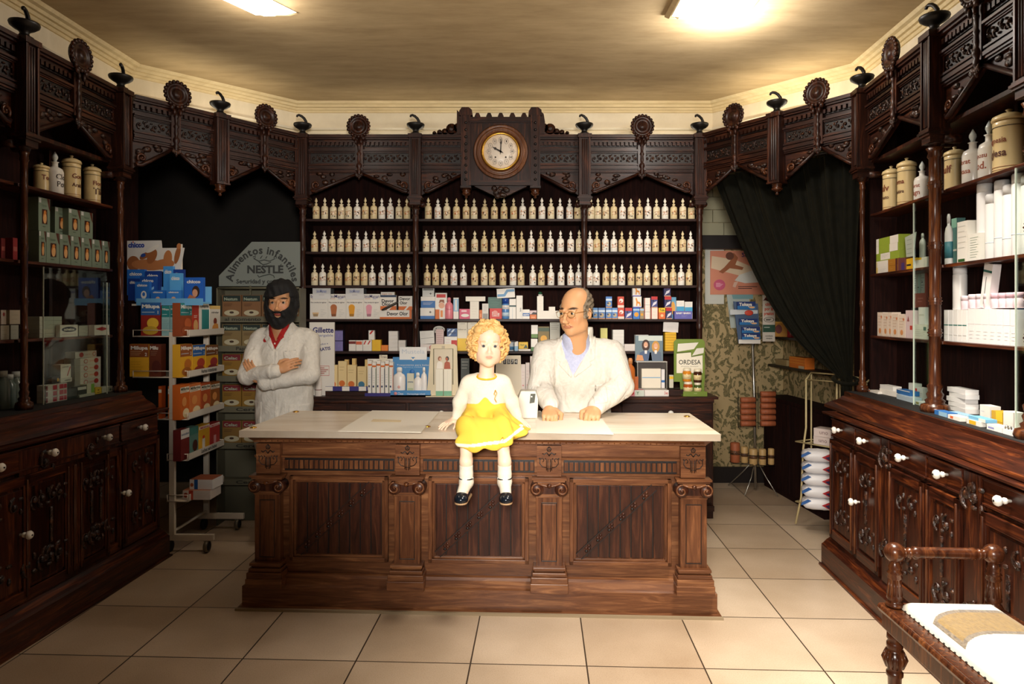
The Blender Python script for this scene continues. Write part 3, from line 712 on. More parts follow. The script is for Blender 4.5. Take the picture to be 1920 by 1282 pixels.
def case(label, P, Q, cols, shelves, zf, L0, thick, mids):
    """open fronted display case standing on the lower cabinet; P..Q is the column line"""
    f = Fr(P, Q); L = f.len; t = thing('display_case', label, 'display case', (P[0], P[1], 0), f.a)
    D2 = .20
    m = MB(); m.box(-.02, L, -.10, D2, .9352, zf-.03, M_sx)
    m.build('case_plinth', t)
    m = MB(); m.sweep([(0, .9352), (.10, .938), (.098, .955), (.07, .975), (.035, .995), (.02, zf-.030), (.012, zf-.028), (.012, zf-.004), (0, zf)], [(-.02, D2), (-.02, -.10), (L, -.10)], M_sx); m.build('plinth_moulding', t)
    m = MB(); m.box(-.025, L, -.105, D2, zf-.03, zf, M_hole); m.build('case_floor', t)
    m = MB(); m.box(-.02, L, D2-.02, D2, zf, 2.86, M_back); m.box(-.02, L, .03, D2, 2.42, 2.44, M_wz)
    m.box(-.02, .0, .03, D2, zf, 2.86, M_back); m.box(L-.0, L+.02, .03, D2, zf, 2.86, M_back); m.build('case_back', t)
    for x in mids:
        m = MB(); m.box(x-.012, x+.012, D2-.05, D2-.0195, zf, 2.42, M_wz); m.build('back_stile', t)
    for z in shelves:
        for a, b in zip(cols[:-1], cols[1:]):
            m = MB(); m.box(a+.012, b-.012, .022, D2-.0205, z-.016, z, M_sx); m.build('shelf', t, bevel=.003)
    for a, b in zip(cols[:-1], cols[1:]): bay(t, a+.044, b-.044, int(a*70)+400)
    for x in cols:
        pilaster(t, x, False); column(t, x, zf, 2.315, (.014 if x == cols[0] else .026) if f.a < 0 else .016, base=True)
    return f, t
CRf = Fr((2.14, 4.10), (1.90, 1.70))
colsR = [0.0]+[CRf.at(p, -.018)[0] for p in (1753, 1938)]+[2.39]
CRf, crt = case('carved display case with glass panes and turned columns along the right wall', (2.14, 4.10), (1.90, 1.70), colsR, [1.385, 1.755, 2.115], 1.045, 0, 0, [colsR[1]*.55, colsR[1]+.33, colsR[2]+.4])
CLf = Fr((-2.50, 1.96), (-2.38, 4.16))
colsL = [.0]+[CLf.at(p, -.018)[0] for p in (45,)]+[2.19]
colsL = [colsL[1]-1.30, colsL[1]-.62, colsL[1], CLf.at(226, -.018)[0]]
CLf, clt = case('dark carved display case with glass panes along the left wall', (-2.50, 1.96), (-2.38, 4.16), colsL, [1.39, 1.785, 2.165], 1.045, 0, 0, [colsL[2]+.4, colsL[1]+.3])
# glass panes: each slides in the case, its bright cut edge seen edge-on
M_edge = paint((214, 220, 206), .2, name='cut_glass_edge')
def pane(f, parent, a, b, z0, z1, y):
    m = MB(); m.box(a, b, y, y+.005, z0, z1, M_glass); m.box(a, a+.0022, y-.0006, y+.0056, z0, z1, M_edge); m.build('glass_pane', parent)
x1710 = CRf.at(1712, .0)[0]; x1905 = CRf.at(1903, -.02)[0]
pane(CRf, crt, x1710, colsR[1]-.03, 1.046, 2.09, .0)
pane(CRf, crt, x1905, 2.3, 1.046, 2.09, -.02)
xl = CLf.at(206, .0)[0]; xl2 = CLf.at(83, 0)[0]
pane(CLf, clt, xl2, xl-.02, 1.046, 1.76, .004); pane(CLf, clt, xl-.03, xl+.0, 1.046, 1.70, -.004)
for f, t, xs_ in ((CRf, crt, (x1905, x1905+.02)), (CLf, clt, ())):
    for x in xs_:
        m = MB(); m.lathe([(.007, 1.0455), (.009, 1.055), (.007, 1.075), (.002, 1.08)], M_steel, (x, -.05, 0), 10); m.build('pane_clip', t)

# dark boards added to give the wall ends by the corner openings their darkness
for nm, P, Q in (('trim_8', (-2.628, 4.19), (-2.60, 4.66)), ('trim_9', (2.385, 4.66), (2.362, 4.14))):
    f = Fr(P, Q); m = MB(); m.M = f.M; m.box(0, f.len, -.03, .004, 0, 2.86, M_back); m.box(0, f.len, -.04, -.03, 0, .12, M_sx); struct(m, nm)
# ------------------------------------------------------------------ bench
BX0, BX1, BY = 1.325, 1.655, 2.345
bn = thing('upholstered_bench', 'dark turned-wood bench with white and olive striped seat before the right cabinet', 'bench', (BX0, BY, 0), -.05)
SW = BX1-BX0; BL = 1.35; ZS = .50
def post(x, y, back=False):
    m = MB()
    P = [(.013, .0), (.017, .02), (.012, .04), (.016, .10), (.021, .22), (.022, .262), (.027, .268), (.027, .280), (.020, .286), (.030, .300), (.036, .320), (.036, .335), (.028, .352), (.022, .358), (.026, .366), (.026, .380), (.020, .388), (.026, .396), (.024, .420)]
    m.lathe(P, M_bur, (x, y, 0), 24); 
    for k in range(14):
        a = 2*PI*k/14; m.tube([(x+.027*math.cos(a), y+.027*math.sin(a), .298), (x+.0385*math.cos(a), y+.0385*math.sin(a), .327), (x+.027*math.cos(a), y+.027*math.sin(a), .354)], .0035, M_bur, 5)
    m.build('leg', bn)
    m = MB(); m.lathe([(.024, .505), (.030, .512), (.026, .520), (.019, .526), (.026, .534), (.024, .545), (.019, .600), (.025, .608), (.021, .618), (.026, .624), (.019, .632), (.022, .642), (.016, .656), (.014, .664)], M_bur, (x, y, 0), 24)
    for k in range(12):
        a = 2*PI*k/12; m.tube([(x+.0225*math.cos(a), y+.0225*math.sin(a), .547), (x+.018*math.cos(a), y+.018*math.sin(a), .600)], .003, M_bur, 5)
    q = m.build('arm_post', bn)
    m = MB(); m.ball((x, y, .692), .034, M_bur, 28, 18); m.build('ball_finial', q)
for x in (0, SW):
    for y in (0, -BL): post(x, y)
for y in (0, -BL):
    m = MB(); m.lathe([(.010, .026), (.016, .030), (.016, .036), (.011, .040), (.018, .046), (.018, .052), (.013, .056), (.022, .064), (.020, .078), (.0195, SW/2)] + [(.0195, SW-.078), (.022, SW-.064), (.013, SW-.056), (.018, SW-.052), (.018, SW-.046), (.011, SW-.040), (.016, SW-.036), (.016, SW-.030), (.010, SW-.026)], M_bur, (0, y, .692), 24, 'x')
    m.build('arm_rail', bn)
m = MB(); o = .03
m.box(-o, SW+o, -BL-o, o, .420, .485, M_bur); m.sweep([(0, .475), (.008, .478), (.012, .49), (.008, .503), (0, .505)], [(-o, o), (SW+o, o), (SW+o, -BL-o), (-o, -BL-o)][::-1], M_bur, closed=True); m.box(-o, SW+o, -BL-o, o, .485, .5045, M_bur)
m.build('seat_frame', bn, bevel=.004)
# padded seat, domed, split along the stripes
def seat_z(x, y):
    u = min(1, max(0, (x)/SW)); v = min(1, max(0, -y/BL)); e = min(u, 1-u)*SW; g = min(v, 1-v)*BL
    q = min(e, g)/.06; return .506+.038*(1-max(0, 1-q)**2)**.5 if q < 1 else .544
M_lea = paint((232, 224, 208), .42, name='white_leather')
def plush(nm, c1, c2):
    g = N(nm); f = g.noise(g.map((2, 1, 1)), 60, 5, .7, .5); g.link(g.ramp(f, [(.3, c1), (.7, c2)]), g.b.inputs['Base Color']); g.b.inputs['Roughness'].default_value = .9; g.b.inputs['Sheen Weight'].default_value = .4; g.bump(f, .5, .004); return g.m
M_olive = plush('olive_velvet', (110, 84, 34), (146, 116, 54)); M_trim = plush('grey_brown_velvet_edge', (66, 54, 44), (140, 124, 100))
m = MB(); nx, ny = 90, 340
ix, iy = .012, .020
def bandkey(x, y):
    v = -y; u = x/SW
    off = .11*(1-min(1, (u/.50)))**2        # stripes curl towards the front rail at their left end
    w_ = v-off
    for c, hw in ((.185, .085), (.60, .085), (1.02, .08)):
        lim = .075+.02*math.cos((w_-c)/hw*1.2)
        if x > .024 and abs(w_-c) < hw: return M_trim if (abs(abs(w_-c)-hw) < .020 or x < .036) else M_olive
    return M_lea
P = {}
grid = [[(ix+(SW-2*ix)*i/nx, -iy-(BL-2*iy)*j/ny) for i in range(nx+1)] for j in range(ny+1)]
vs = []
for j in range(ny+1):
    for i in range(nx+1):
        x, y = grid[j][i]; e = min(x-ix, SW-ix-x, -y-iy, BL-iy+y); q = min(1, e/.05); z = .506+.036*math.sqrt(max(0, 1-(1-q)**2))
        vs.append((x, y, z))
fm = {}
for j in range(ny):
    for i in range(nx):
        x, y = grid[j][i]; k = bandkey(x, y); fm.setdefault(k, []).append((j*(nx+1)+i, (j+1)*(nx+1)+i, (j+1)*(nx+1)+i+1, j*(nx+1)+i+1))
o0 = len(m.v); first = True
for k, fs in fm.items():
    if first: m.add(vs, fs, k, True); first = False
    else:
        i_ = m.k(k)
        for f_ in fs: m.f.append(tuple(a+o0 for a in f_)); m.mi.append(i_); m.sm.append(True)
m.build('striped_seat_pad', bn)
m = MB(); m.ball((0, 0, 0), (.0036, .0036, .003), M_iron, 6, 4); nl = m.build('nail', bn, (ix-.002, -.05, .5095))
for k in range(1, 46): o = nl.copy(); COL.objects.link(o); o.parent = bn; o.location = (ix-.002, -.05-k*(BL-.1)/45, .5095)
# ------------------------------------------------------------------ curtain
def curtain():
    g = N('dark_green_velvet'); f = g.noise(g.map((1, 1, 1)), 20, 4); g.link(g.ramp(f, [(.3, (9, 10, 6)), (.7, (19, 18, 11))]), g.b.inputs['Base Color']); g.b.inputs['Roughness'].default_value = .85; g.b.inputs['Sheen Weight'].default_value = .06
    g.b.inputs['Specular IOR Level'].default_value = .1; g.b.inputs['Sheen Tint'].default_value = (.5, .42, .25, 1)
    P0 = Vector((1.50, 5.17, 2.56)); P1 = Vector((2.18, 4.25, 2.56)); T = Vector((2.08, 4.27, 1.10))
    nu, nv = 110, 40; vs = []
    nrm = Vector((-(P1-P0).y, (P1-P0).x, 0)).normalized()
    for j in range(nv+1):
        v = j/nv
        for i in range(nu+1):
            u = i/nu; top = P0.lerp(P1, u)
            # each fold hangs as a sagging line from the rod to the tie-back
            q = Vector((T.x+.05*u, T.y-.02*u, T.z+.10*(u-.5)*0))
            p = top.lerp(q, v); sag = math.sin(PI*v)*(.27*(1-u)**1.2); p.z -= sag; 
            a = .022*(1-.55*v); ph = u*PI*17+.6*math.sin(3*v)
            p += nrm*(a*math.sin(ph)+.01*math.sin(ph*2.3+1)+.05*(1-v))
            vs.append(tuple(p))
    base = len(vs)
    for j in range(1, 15):     # falls below the tie-back
        v = j/14
        for i in range(nu+1):
            u = i/nu; p = vs[nv*(nu+1)+i]; vs.append((p[0]+.05*(u-.3)*v, p[1]+(.014*math.sin(u*PI*17))*1.0, p[2]-1.04*v))
    n2 = nv+15
    m = MB(); m.add(vs, [(j*(nu+1)+i, j*(nu+1)+i+1, (j+1)*(nu+1)+i+1, (j+1)*(nu+1)+i) for j in range(n2-1) for i in range(nu)], g.m, True)
    m2 = MB(); m2.tube([tuple(P0+Vector((0, 0, .01))), tuple(P1+Vector((0, 0, .01)))], .012, M_iron, 8)
    t = thing('curtain', 'dark velvet curtain gathered to the right across the corner opening', 'curtain', (0, 0, 0)); m.build('drape', t); m2.build('curtain_rod', t)
    m3 = MB(); c = T+Vector((.02, -.01, 0)); m3.tube([(c.x+.075*math.cos(a), c.y+.055*math.sin(a), c.z+.02*math.sin(a)) for a in [k*PI/10 for k in range(20)]], .012, g.m, 8, True); m3.build('tie_back', t)
curtain()
# ------------------------------------------------------------------ wheeled food rack at the left
R0 = Vector((-2.07, 4.28)); RF = Fr((-2.06, 4.30), (-2.048, 4.80))     # right-hand (label) side of the rack
rk = thing('wheeled_rack', 'cream metal rack on castors stacked with baby food boxes, beside the left cabinet', 'display rack', (RF.P.x, RF.P.y, 0), RF.a)
RSH = [(1.372, .35), (1.112, .35), (.845, .19), (.585, .13), (.325, .13)]      # shelf heights and reach to the left
def rl(z, d, y0=.0):
    m = MB(); L = RF.len; ex = .0
    m.tube([(0, 0, z), (0, d, z), (L, d, z), (L, 0, z)], .004, M_rack, 6, True); m.tube([(0, 0, z+.040), (0, d, z+.040)], .0028, M_rack, 5); m.tube([(L, 0, z+.04), (L, d, z+.04)], .0028, M_rack, 5)
    for k in range(1, 12): m.tube([(L*k/12, 0, z), (L*k/12, d, z)], .0018, M_rack, 4)
    for x, y in ((0, 0), (0, d), (L, 0), (L, d)): m.tube([(x, y, z-.003), (x, y, z+.043)], .003, M_rack, 5)
    m.box(0, L, .0, d, z+.0005, z+.0025, M_rack)
    s = m.build('wire_shelf', rk); return s
lips = ['', 'Harinas instantaneas', '', 'Leches para bebes', '']
for (z, d), tx_ in zip(RSH, lips):
    s = rl(z, d); m = MB(); m.box(.004, RF.len-.004, -.010, -.004, z+.002, z+.042, paint((214, 206, 192), .4))
    for k in range(34): m.box(.01+k*.0138, .017+k*.0138, -.0108, -.010, z-.001, z+.003, M_hole)
    if tx_: m.text(tx_, .27, z+.024, .026, paint((24, 20, 18)), -.0112, width=.22, bold=.02)
    m.build('price_strip', s)
for x, px in ((.0, 0), (.455, 0)):
    m = MB(); m.box(x-.012+.012, x+.024, .085, .12, .10, 1.40 if x else 1.40, M_rack); m.build('upright', rk, bevel=.002)
    m = MB(); m.box(x, x+.024, -.165, .16, .075, .115, M_rack); o = m.build('foot_bar', rk, bevel=.003)
    m = MB(); m.lathe([(.035, -.012), (.038, -.006), (.038, .006), (.035, .012)], paint((120, 112, 96), .3, .5), (x+.012, -.12, .038), 22, 'y'); m.lathe([(.028, -.013), (.028, .013)], M_hole, (x+.012, -.12, .038), 18, 'y')
    m.tube([(x+.012, -.12, .04), (x+.012, -.10, .078)], .006, M_steel, 6); m.build('castor', rk)
    m = MB(); m.lathe([(.034, -.012), (.038, -.006), (.038, .006), (.034, .012)], M_hole, (x+.012, .12, .038), 18, 'y'); m.tube([(x+.012, .12, .04), (x+.012, .12, .078)], .006, M_steel, 6); m.build('castor', rk)
for z in (.13, 1.38): m = MB(); m.tube([(.012, .10, z), (.467, .10, z)], .009, M_rack, 8); m.build('tie_bar', rk)
# ------------------------------------------------------------------ baby food stand behind the bearded man

ns = thing('food_stand', 'grey metal stand of cereal boxes behind the bearded man, topped by a printed sign', 'display stand', (-2.105, 4.845, 0), 0)
M_gm = paint((96, 92, 74), .5, name='shaded_grey_green_metal')  # metal colour lowered to hold the shade the stand is in
NZ = [1.485, 1.275, 1.06, .84, .58, .32]
for z in NZ:
    m = MB(); m.box(0, .582, .012, .125, z-.012, z, M_gm); o = m.build('shelf', ns)
    m = MB(); m.box(0, .582, .0, .012, z-.030, z+.012, M_gm); m.text({1.485: 'al momento', 1.275: 'Papillas instant', 1.06: 'Leches maternizadas', .84: 'Cereales'}.get(z, 'Cereales'), .26 if z < 1.4 else .18, z-.009, .024, paint((30, 30, 26)), -.001, width=.26, bold=.02); m.build('price_strip', o)
m = MB(); m.box(0, .582, .125, .138, 0, 1.70, M_gm); m.box(-.01, .0, .0, .138, 0, 1.70, M_gm); m.box(.582, .590, .0, .138, 0, 1.70, M_gm); m.tube([(0, 0, 1.70), (.582, 0, 1.70)], .008, M_gm, 6); m.build('stand_frame', ns)
M_sg = paint((118, 124, 118), .5); M_sk = paint((44, 46, 44), .6)  # sign colours darkened likewise for the stand's shade
m = MB(); m.M = Matrix.Translation((0, 0, 1.714)) @ Matrix.Diagonal((.962, 1, .995, 1)) @ Matrix.Translation((0, 0, -1.725)); m.prism([(.0, 1.725), (.605, 1.725), (.605, 2.045), (.245, 2.045), (0, 1.80)], .02, .03, M_sg)
m.text('Alimentos infantiles', 0, 0, .057, M_sk, .0185, arc=(.325, 1.738, .245, 176, 4), bold=.03)
m.text('NESTLE', .345, 1.843, .056, M_sk, .0185, width=.27, bold=.04); m.flat([(.455, 1.876), (.470, 1.888), (.466, 1.876)][::-1], .0185, M_sk)
m.text('Seguridad y confianza', .33, 1.758, .032, M_sk, .0185, width=.40, bold=.03)
for pts in ([(.26, 1.925), (.30, 1.905), (.34, 1.915), (.38, 1.905), (.42, 1.925)], [(.30, 1.90), (.33, 1.88), (.36, 1.885), (.39, 1.90)], [(.29, 1.805), (.30, 1.79), (.33, 1.80), (.38, 1.812), (.41, 1.80), (.415, 1.785)], [(.255, 1.935), (.275, 1.945), (.27, 1.925)], [(.41, 1.93), (.43, 1.95), (.43, 1.925)], [(.31, 1.925), (.325, 1.945)], [(.35, 1.925), (.36, 1.94)]):
    m.tube([(a, .018, b) for a, b in pts], .0028, M_sk, 5)
m.box(.23, .24, .015, .03, 1.66, 1.73, M_gm); m.build('header_sign', ns)
# ------------------------------------------------------------------ display pole in the back room
X5, Y5 = 2.085, 5.80
sp = thing('display_pole', 'thin silver display pole with tripod foot before the flowered wallpaper', 'display stand', (X5, Y5, 0))
m = MB(); m.tube([(0, 0, .02), (-.01, 0, .75), (-.035, 0, 1.62)], .011, M_steel, 10); m.build('pole', sp)
for a in (2.3, 4.1, 5.15):
    m = MB(); m.tube([(0, 0, .28), (.12*math.cos(a), .12*math.sin(a), .14), (.27*math.cos(a), .22*math.sin(a), .006)], .005, M_steel, 6); m.build('tripod_leg', sp)
for cx, n, z0 in ((-.085, 5, .585), (.085, 6, .585)):
    m = MB()
    for s in (-1, 1): m.tube([(cx+s*.075, -.035, z0-.04), (cx+s*.075, -.035, z0+n*.052)], .003, M_iron, 5)
    m.tube([(cx-.075, -.035, z0-.03), (cx-.01, 0, z0-.03), (cx+.075, -.035, z0-.03)], .003, M_iron, 5); m.build('wire_holder', sp)
m = MB(); m.tube([(-.22, -.06, .33), (-.05, -.07, .315), (.19, -.06, .30), (.19, .01, .30), (-.22, .01, .33)], .003, M_iron, 5, True); m.tube([(-.22, -.06, .25), (.19, -.06, .22), (.19, .01, .22), (-.22, .01, .25)], .003, M_iron, 5, True); m.build('wire_tray', sp)
M_roll = paint((168, 92, 56), .6); M_jar = paint((196, 160, 104), .5)
k = 0
for cx, n, z0 in ((-.085, 5, .585), (.085, 6, .585)):
    for i in range(n):
        z = z0+i*.050; m = MB(); m.lathe([(.014, -.062), (.0235, -.060), (.0235, .060), (.014, .062)], M_roll, (0, 0, 0), 16, 'x')
        for q in (-.03, .0, .03): m.lathe([(.0239, q-.001), (.0239, q+.001)], paint((110, 60, 40)), (0, 0, 0), 12, 'x')
        tag(m.build('bandage_roll', None, (X5+cx+.015*(0 if cx < 0 else 1)*0, Y5-.055, z)), 'orange roll on the display pole, %s up in the %s column' % (ORD[i], 'left' if cx < 0 else 'right'), 'roll', 'orange rolls on the display pole')
for i, (dx, z, r, h, c) in enumerate(((-.185, .335, .040, .165, M_roll), (-.105, .315, .029, .135, M_jar), (-.030, .298, .034, .135, M_jar), (.048, .295, .030, .138, M_jar), (.122, .300, .026, .135, M_jar))):
    m = MB(); m.lathe([(r*.9, -h/2), (r, -h/2+.006), (r, h/2-.006), (r*.9, h/2), (r*.6, h/2+.002)], c, (0, 0, 0), 18); m.lathe([(r+.0006, -h*.1), (r+.0006, h*.12)], paint((100, 66, 40)), (0, 0, 0), 16)
    if i == 0: m.text('o', 0, 0, .03, paint((60, 36, 24)), -r-.001, bold=.03)
    tag(m.build('wrapped_tube', None, (X5+dx, Y5-.03, z)), ['thick orange tube upright at the left end of the wire tray', 'first of four tan tubes upright in the wire tray, beside the orange one', 'second of four tan tubes upright in the wire tray', 'third of four tan tubes upright in the wire tray', 'tan tube at the right end of the wire tray on the pole'][i], 'tube', 'upright tubes in the wire tray')
# ------------------------------------------------------------------ wire rack with nappy packs
M_w = paint((206, 188, 140), .45, .1, name='cream_wire')
WX, WY = 2.065, 4.86
wr = thing('wire_rack', 'cream wire rack holding white packs behind the end of the right cabinet', 'wire rack', (WX, WY, 0), 0)
def hoop(y0, x0, x1, z0, z1, nm):
    m = MB(); m.tube([(x0-.01, y0, z0), (x0+.01, y0, .62), (x0+.012, y0, .72), (x0+.005, y0, z1-.07), (x0+.05, y0, z1)], .006, M_w, 8)
    m.tube([(x0+.05, y0, z1), (x1, y0, z1-.02), (x1, y0, .02)], .006, M_w, 8); m.build(nm, wr)
m = MB(); m.tube([(-.03, 0, .01), (.01, 0, .20), (.025, 0, .55), (.045, 0, .70), (.045, 0, 1.045), (.10, .04, 1.09)], .0075, M_w, 8); m.build('front_leg', wr)
m = MB(); m.tube([(.10, .04, 1.09), (.10, .04, .18)], .006, M_w, 8); m.build('upright', wr)
for k, (x, y) in enumerate(((.16, -.22), (.24, -.42))):
    m = MB(); m.tube([(x, y, .86), (x, y, 1.05), (x+.07, y+.02, 1.10), (x+.10, y+.03, 1.09)], .0065, M_w, 8); m.tube([(x+.025, y, .86), (x+.02, y, 1.06)], .004, M_w, 6); m.tube([(x+.10, y+.06, .86), (x+.14, y+.06, 1.08)], .0055, M_w, 6); m.build('hoop', wr)
m = MB(); m.tube([(.10, .04, 1.09), (.20, -.18, 1.095), (.34, -.40, 1.075)], .0055, M_w, 8); m.tube([(.045, 0, 1.045), (.16, -.22, 1.05), (.24, -.42, 1.05)], .0045, M_w, 8); m.build('top_rail', wr)
for z in (.60, .17):
    m = MB(); m.tube([(-.03, .0, z), (.22, -.36, z-.0), (.34, -.30, z), (.12, .08, z)], .0055, M_w, 6, True)
    for k in range(1, 6): m.tube([(-.03+.25*k/6, -.36*k/6, z), (.12+.22*k/6, .08-.38*k/6, z)], .004, M_w, 5)
    m.build('wire_shelf', wr)
m = MB(); m.tube([(.34, -.30, .01), (.34, -.30, 1.07)], .006, M_w, 8); m.tube([(.22, -.36, .01), (.22, -.36, .9)], .006, M_w, 8); m.build('rear_leg', wr)
M_pk = paint((232, 230, 232), .4, name='white_film'); M_bl = paint((40, 92, 160), .4); M_rd = paint((176, 36, 40), .4); M_nv = paint((34, 34, 80), .4)
def pack_soft(z, h, i):
    m = MB(); n, k = 20, 10; vs = []
    for j in range(k+1):
        a = -PI/2+PI*j/k; 
        for q in range(n):
            b = 2*PI*q/n; x = .105*math.copysign(abs(math.cos(b))**.5, math.cos(b)); y = .07*math.copysign(abs(math.sin(b))**.5, math.sin(b)); s = math.cos(a)**.45 if math.cos(a) > 0 else 0
            vs.append((x*s, y*s, h/2*math.sin(a)+.004*math.sin(7*b)*math.sin(3*a)))
    m.add(vs, [(j*n+q, j*n+(q+1) % n, (j+1)*n+(q+1) % n, (j+1)*n+q) for j in range(k) for q in range(n)], M_pk, True)
    m.prism([(-.112, h*.1), (-.07, h*.42), (-.05, h*.30), (-.09, 0), (-.112, -.01)][::-1], -.066, -.060, M_bl)
    m.prism([(.015, 0), (.085, h*.42), (.085, -h*.42)][::-1], -.0735, -.066, M_rd); m.prism([(.035, 0), (.08, h*.15), (.07, -h*.3)][::-1], -.0745, -.0735, M_nv)
    o = m.build('nappy_pack', None, (2.105, 4.66, z), -.30+.05*(i % 2)); return tag(o, '%s white nappy pack from the bottom of the pile in the wire rack' % ORD[i], 'pack', 'nappy packs in the wire rack')
for i in range(5): pack_soft(.176+.041+i*.0815, .0805, i)
for i in range(2):
    m = MB(); m.box(-.06, .06, -.05, .05, 0, .055, paint((222, 206, 200), .5)); m.text('uno', .01, .03, .03, paint((120, 90, 90)), -.0506)
    tag(m.build('paper_pack', None, (WX+.125, WY-.13, .606+i*.0565), -.98+i*.1), ['lower', 'upper'][i]+' of two pale pink packs on the middle shelf of the wire rack', 'pack', 'pink packs in the wire rack')
# ------------------------------------------------------------------ smooth solid modelling for the figures
class SDF:
    def __init__(s, lo, hi, h):
        s.lo = np.array(lo, float); s.h = h; s.n = [int(round((b-a)/h))+1 for a, b in zip(lo, hi)]
        s.d = np.full(s.n, .08, np.float32); s.ax = [s.lo[i]+h*np.arange(s.n[i]) for i in range(3)]
    def blk(s, lo, hi, pad):
        sl = []
        for i in range(3):
            a = max(0, int((lo[i]-pad-s.lo[i])/s.h)); b = min(s.n[i], int((hi[i]+pad-s.lo[i])/s.h)+2)
            if b <= a: return None, None
            sl.append(slice(a, b))
        return tuple(sl), np.meshgrid(*[s.ax[i][sl[i]] for i in range(3)], indexing='ij', sparse=True)
    def comb(s, sl, v, k, op):
        a = s.d[sl]
        if op == 'u': q = np.maximum(k-np.abs(a-v), 0)/k; s.d[sl] = np.minimum(a, v)-q*q*k/4
        else: v = -v; q = np.maximum(k-np.abs(a-v), 0)/k; s.d[sl] = np.maximum(a, v)+q*q*k/4
    def cap(s, a, b, ra, rb=None, k=.012, op='u'):
        rb = ra if rb is None else rb; a = np.array(a, float); b = np.array(b, float); R = max(ra, rb)
        sl, g = s.blk(np.minimum(a, b)-R, np.maximum(a, b)+R, k+.03)
        if sl is None: return s
        ba = b-a; L = ba@ba+1e-12; P = [g[i]-a[i] for i in range(3)]
        t = np.clip((P[0]*ba[0]+P[1]*ba[1]+P[2]*ba[2])/L, 0, 1)
        v = np.sqrt(sum((P[i]-t*ba[i])**2 for i in range(3)))-(ra+(rb-ra)*t); s.comb(sl, v, k, op); return s
    def chain(s, pts, rs, k=.012):
        for i in range(len(pts)-1): s.cap(pts[i], pts[i+1], rs[i], rs[i+1], k)
        return s
    def ell(s, c, r, k=.012, op='u', R=None):
        c = np.array(c, float); r = np.array(r, float); m = r.max() if R is not None else r
        sl, g = s.blk(c-m, c+m, k+.03)
        if sl is None: return s
        P = [g[i]-c[i] for i in range(3)]
        if R is not None: P = [R[0][j]*P[0]+R[1][j]*P[1]+R[2][j]*P[2] for j in range(3)]
        k0 = np.sqrt(sum((P[i]/r[i])**2 for i in range(3))); k1 = np.sqrt(sum((P[i]/r[i]**2)**2 for i in range(3)))+1e-9
        s.comb(sl, k0*(k0-1)/k1, k, op); return s
    def grid(s): return np.meshgrid(*s.ax, indexing='ij', sparse=True)
    def copy(s): o = object.__new__(SDF); o.__dict__.update(s.__dict__); o.d = s.d.copy(); return o
    def mesh(s, smooth=1):
        d = s.d.copy(); d[[0, -1]] = .05; d[:, [0, -1]] = .05; d[:, :, [0, -1]] = .05
        S = d < 0; c = [S[i:S.shape[0]-1+i, j:S.shape[1]-1+j, k:S.shape[2]-1+k] for i in (0, 1) for j in (0, 1) for k in (0, 1)]
        al = c[0].copy(); an = c[0].copy()
        for q in c[1:]: al &= q; an |= q
        mx = an & ~al; I = np.argwhere(mx); idx = -np.ones(mx.shape, np.int32); idx[mx] = np.arange(len(I))
        off = np.array([(i, j, k) for i in (0, 1) for j in (0, 1) for k in (0, 1)])
        V = np.array([d[I[:, 0]+o[0], I[:, 1]+o[1], I[:, 2]+o[2]] for o in off])
        ps = np.zeros((len(I), 3)); ct = np.zeros(len(I))
        for a in range(8):
            for b in range(a+1, 8):
                if np.abs(off[a]-off[b]).sum() != 1: continue
                cr = (V[a] < 0) != (V[b] < 0); t = np.where(cr, V[a]/np.where(cr, V[a]-V[b], 1), 0)
                ps += np.where(cr[:, None], off[a]+t[:, None]*(off[b]-off[a]), 0); ct += cr
        P = (I+ps/ct[:, None])*s.h+s.lo
        F_ = []
        for ax in range(3):
            o1, o2 = [(1, 2), (2, 0), (0, 1)][ax]
            sa = [slice(None)]*3; sb = [slice(None)]*3; sa[ax] = slice(0, -1); sb[ax] = slice(1, None)
            A = S[tuple(sa)]; B = S[tuple(sb)]; E = np.argwhere(A != B)
            E = E[(E[:, o1] > 0) & (E[:, o2] > 0) & (E[:, o1] < S.shape[o1]-1) & (E[:, o2] < S.shape[o2]-1)]
            inside = A[E[:, 0], E[:, 1], E[:, 2]]
            q = []
            for da, db in ((1, 1), (0, 1), (0, 0), (1, 0)):
                e = E.copy(); e[:, o1] -= da; e[:, o2] -= db; q.append(idx[e[:, 0], e[:, 1], e[:, 2]])
            q = np.stack(q, 1); q[~inside] = q[~inside][:, ::-1]; F_.append(q)
        Q = np.concatenate(F_); Q = Q[(Q >= 0).all(1)]
        for _ in range(smooth):
            acc = np.zeros_like(P); n = np.zeros(len(P))
            for a, b in ((0, 1), (1, 2), (2, 3), (3, 0)):
                np.add.at(acc, Q[:, a], P[Q[:, b]]); np.add.at(acc, Q[:, b], P[Q[:, a]]); np.add.at(n, Q[:, a], 1); np.add.at(n, Q[:, b], 1)
            P = P*.5+.5*acc/np.maximum(n, 1)[:, None]
        return P, Q
def poly2(px, pz, poly):
    """signed distance to a polygon, negative inside"""
    P = np.array(poly, float); n = len(P); d = None; ins = None
    for i in range(n):
        a = P[i]; b = P[(i+1) % n]; e = b-a; w0 = px-a[0]; w1 = pz-a[1]; t = np.clip((w0*e[0]+w1*e[1])/(e@e), 0, 1)
        q = (w0-e[0]*t)**2+(w1-e[1]*t)**2; d = q if d is None else np.minimum(d, q)
        c = ((a[1] <= pz) != (b[1] <= pz)) & (px < (b[0]-a[0])*(pz-a[1])/((b[1]-a[1]) or 1e-9)+a[0]); ins = c if ins is None else ins ^ c
    return np.where(ins, -1, 1)*np.sqrt(d)
